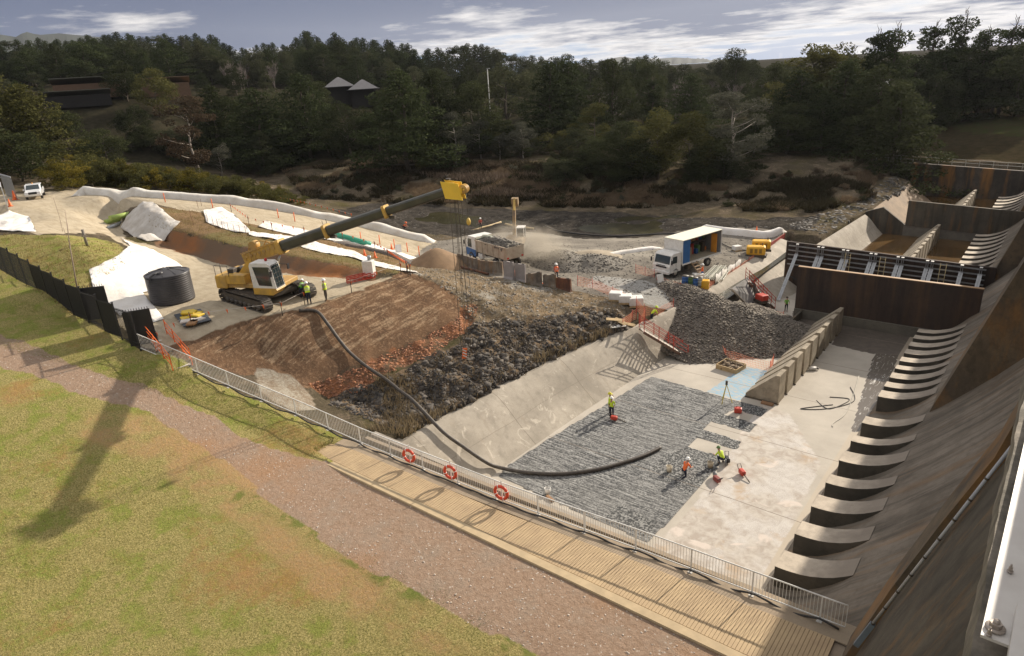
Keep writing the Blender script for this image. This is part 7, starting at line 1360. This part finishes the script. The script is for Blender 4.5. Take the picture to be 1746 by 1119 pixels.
blades('reeds', [[(640, 725), (700, 712), (760, 700), (790, 690), (740, 722), (690, 745), (620, 735)], [(640, 640), (690, 640), (720, 690), (660, 720)], [(900, 615), (1040, 560), (1060, 565), (920, 625)]], 700, .6, .03, STRAW)
blades('scrub_grass', [[(480, 290), (640, 275), (900, 275), (1250, 320), (1500, 290), (1480, 340), (1380, 362), (1150, 352), (900, 352), (640, 342), (520, 335)]], 22000, .55, .07, SCR, .5)
blades('dark_scrub', [[(480, 290), (640, 278), (900, 278), (1250, 322), (1500, 290), (1480, 342), (1380, 364), (1150, 356), (900, 354), (640, 346), (520, 338)]], 12000, .8, .13, leafmat('dark_brush', (.045, .04, .022), (.085, .07, .04), .2), .7)
blades('rank_grass', [[(640, 300), (900, 300), (1200, 330), (1150, 345), (900, 340), (640, 335)]], 1600, 1.1, .08, mat('reed_brown', (.20, .145, .10), .9), .25)
blades('plateau_grass', [ZONE['plateau'], ZONE['rock']], 2600, .22, .03, STRAW, .5)
blades('knoll_grass', [[(0, 398), (60, 402), (200, 415), (225, 440), (155, 490), (215, 560), (130, 540), (0, 455)], ZONE['bank']], 5000, .16, .03, leafmat('dry_grass', (.17, .14, .05), (.26, .20, .09), .3), .5)
GR = [(-40, 470), (240, 605), (520, 735), (600, 765), (520, 780), (340, 690), (130, 625), (-40, 580)]; GR2 = [(-60, 640), (250, 700), (480, 870), (600, 955), (790, 1060), (930, 1160), (-60, 1200)]
blades('mown_grass', [GR], 16000, .06, .012, leafmat('mown_green', (.22, .245, .055), (.52, .43, .20), .3), .9); blades('mown_grass', [GR2], 42000, .055, .011, leafmat('mown_green', (.22, .245, .055), (.52, .43, .20), .3), .9)
blades('weeds', [ZONE['verge'], [(240, 600), (600, 760), (590, 770), (240, 612)]], 900, .05, .016, GRN, .7)
# ---------------------------------------------------------------- buildings on the hillside
def pavilion(px, dist, base_py, w_, lab):
    b = bearing(px); x, y = b[0]*dist, b[1]*dist; z = hz(x, y); 
    g = empty('pavilion', (x, y, z), math.atan2(b[1], b[0])+R(90), lab, 'pavilion'); H_ = min(7.5, top_z((x, y, z), base_py)); h = H_*.66; t = MB(); t.lathe([(w_*.78, h), (w_*.76, h-.15), (w_*.1, H_-.2), (0, H_)], 4, Matrix.Rotation(R(45), 4, 'Z'), smooth=False); t.build('roof', mat('roof_grey', (.17, .165, .17), .55, .2), g)
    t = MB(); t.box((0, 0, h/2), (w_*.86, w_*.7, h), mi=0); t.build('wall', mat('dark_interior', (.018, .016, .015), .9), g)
    for s in (-1, -.33, .33, 1): t = MB(); t.box((s*w_*.5, -w_*.5, h/2), (.25, .25, h)); t.build('post', mat('post_brown', (.12, .09, .06), .8), g)
pavilion(577, 215, 125, 8.5, 'pavilion with a grey pyramid roof, left of the joined pair'); pavilion(617, 213, 126, 8.5, 'pavilion with a grey pyramid roof, right of the joined pair')
def shed(px, dist, top, w_, dp, lab, roof, wall, rz=0, tl=.5):
    b = bearing(px); x, y = b[0]*dist, b[1]*dist; z = hz(x, y); H_ = max(2.5, min(6., top_z((x, y, z), top))); g = empty('shed', (x, y, z), math.atan2(b[1], b[0])+R(90+rz), lab, 'building'); t = MB(); t.prism([(-dp/2, H_*.7), (dp/2, H_), (dp/2, H_+.15), (-dp/2, H_*.7+.15)], -w_/2-.4, w_/2+.4, 'x'); t.build('roof', roof, g); t = MB(); t.box((0, 0, H_*.36), (w_, dp*.8, H_*.72)); t.build('wall', wall, g)
    for k in range(3): t = MB(); t.box(((k-1)*w_*.28, -dp*.41, H_*.35), (w_*.12, .1, H_*.3)); t.build('window', GLASS, g)
shed(158, 225, 133, 17, 12, 'long low brown shed with a flat grey green roof', mat('roof_green_grey', (.16, .16, .13), .6), mat('shed_brown', (.17, .10, .06), .8))
shed(130, 212, 155, 15, 5, 'dark open lean-to below the long low shed', mat('roof_green_grey', (.16, .16, .13), .6), mat('dark_interior', (.018, .016, .015), .9)); shed(285, 225, 133, 12, 8, 'russet shed right of the large dark bushy tree', mat('roof_tan', (.28, .19, .12), .7), mat('shed_brown', (.17, .10, .06), .8))
shed(1490, 260, 126, 12, 6, 'white roofed building glimpsed behind the right hand pines', WHITE, WHITE); shed(412, 330, 76, 9, 8, 'grey roof on the skyline left of the pines', mat('roof_grey', (.17, .165, .17), .55, .2), mat('shed_brown', (.17, .10, .06), .8))
g = empty('timber_fence', hit(1670, 182), 0, 'pale rail fence at the top of the grassy far slope', 'fence'); P = resample([hit(1665, 184), hit(1700, 178), hit(1746, 182), hit(1790, 186)], 1.8); o_ = g.location.copy(); t = MB()
for p in P: t.bar(p-o_, p-o_+Vector((0, 0, 1.3)), .12)
for h in (.5, 1.2):
    for a, b in zip(P, P[1:]): t.bar(a-o_+Vector((0, 0, h)), b-o_+Vector((0, 0, h)), .1)
t.build('rails', mat('fence_pale', (.38, .32, .26), .8), g)
g = empty('lamp_post', (0, 0, 0), 0, 'slim pale lamp post standing among the central trees', 'lamp post'); b = bearing(831); g.location = (b[0]*168, b[1]*168, hz(b[0]*168, b[1]*168)); hh = top_z(g.location, 117); t = MB(); t.tube([(0, 0, 0), (0, 0, hh)], [.14, .09], 8); t.build('pole', mat('lamp_grey', (.45, .45, .43), .5), g); t = MB(); t.box((.3, 0, hh), (.9, .3, .12), bev=.03); t.build('lamp_head', mat('lamp_grey', (.45, .45, .43), .5), g)
# distant ranges
def hills(px0, px1, dist, tops, name='distant_hills'):
    V = []; n = 60
    for i in range(n+1):
        px = px0+(px1-px0)*i/n; b = bearing(px); tp_ = float(np.interp(px, [a for a, _ in tops], [c for _, c in tops])); z = 8+top_z((b[0]*dist, b[1]*dist, 8), tp_) if False else None
        lo, hi = -100, 2500
        for _ in range(40):
            mid = (lo+hi)/2
            if proj((b[0]*dist, b[1]*dist, mid))[1] > tp_: lo = mid
            else: hi = mid
        for k, (f, zf) in enumerate(((.8, 0), (.93, .6), (1., 1.), (1.15, .5), (1.3, 0))): V.append((b[0]*dist*f, b[1]*dist*f, 5+(lo-5)*zf+(12*math.sin(i*1.7+k) if 0 < zf < 1 else 0)))
    idx = np.arange((n+1)*5).reshape(n+1, 5); o = np_mesh(name, V, np.stack([idx[:-1, :-1], idx[1:, :-1], idx[1:, 1:], idx[:-1, 1:]], -1).reshape(-1, 4), mat('hill_forest', (.018, .028, .022), .95, .3, .004), None, True); tag(o, kind='structure')
hills(-200, 420, 3200, [(-200, 50), (0, 53), (40, 60), (62, 64), (74, 53), (95, 60), (130, 57), (200, 64), (420, 90)]); hills(980, 1260, 4000, [(980, 118), (1040, 100), (1060, 97), (1100, 102), (1150, 98), (1200, 101), (1260, 116)])

# ---------------------------------------------------------------- dust and haze
def volume(name, V, Fs, dens, label_kind='stuff', noise=False):
    m = bpy.data.materials.new(name); m.use_nodes = True; t = NT(m.node_tree); t.n.remove(t.n['Principled BSDF'])
    pv = t.add('ShaderNodeVolumePrincipled', {'Color': (.80, .84, .92, 1) if not noise else (.8, .72, .6, 1), 'Density': dens, 'Anisotropy': .3})
    if noise:
        P = t.add('ShaderNodeTexCoord').outputs['Object']; r = t.add('ShaderNodeVectorMath', {0: P}, operation='LENGTH').outputs['Value']
        t.l.new(t.math('MULTIPLY', t.math('MULTIPLY', t.ramp(t.noise(P, 2.2, 4, .6), .42, .7), t.ramp(r, 1., .3)), dens), pv.inputs['Density'])
    t.l.new(pv.outputs[0], t.n['Material Output'].inputs['Volume']); me = bpy.data.meshes.new(name); me.from_pydata(V, [], Fs); o = link(name, me, m); tag(o, kind='stuff'); return o
bv = [(x, y, z) for z in (-60, 420) for x, y in ((-4900, -1600), (2600, -1600), (2600, 5600), (-4900, 5600))]
volume('haze', bv, [(3, 2, 1, 0), (4, 5, 6, 7), (0, 1, 5, 4), (1, 2, 6, 5), (2, 3, 7, 6), (3, 0, 4, 7)], .00005)

b0 = hit(898, 448); bm = bmesh.new(); bmesh.ops.create_icosphere(bm, subdivisions=2, radius=1.); dv_ = [tuple(v.co) for v in bm.verts]; df_ = [tuple(v.index for v in f.verts) for f in bm.faces]; bm.free()
o = volume('dust_cloud', dv_, df_, .9, noise=True); o.location = b0+Vector((0, 0, 1.6)); o.scale = (6.5, 4, 3.2)
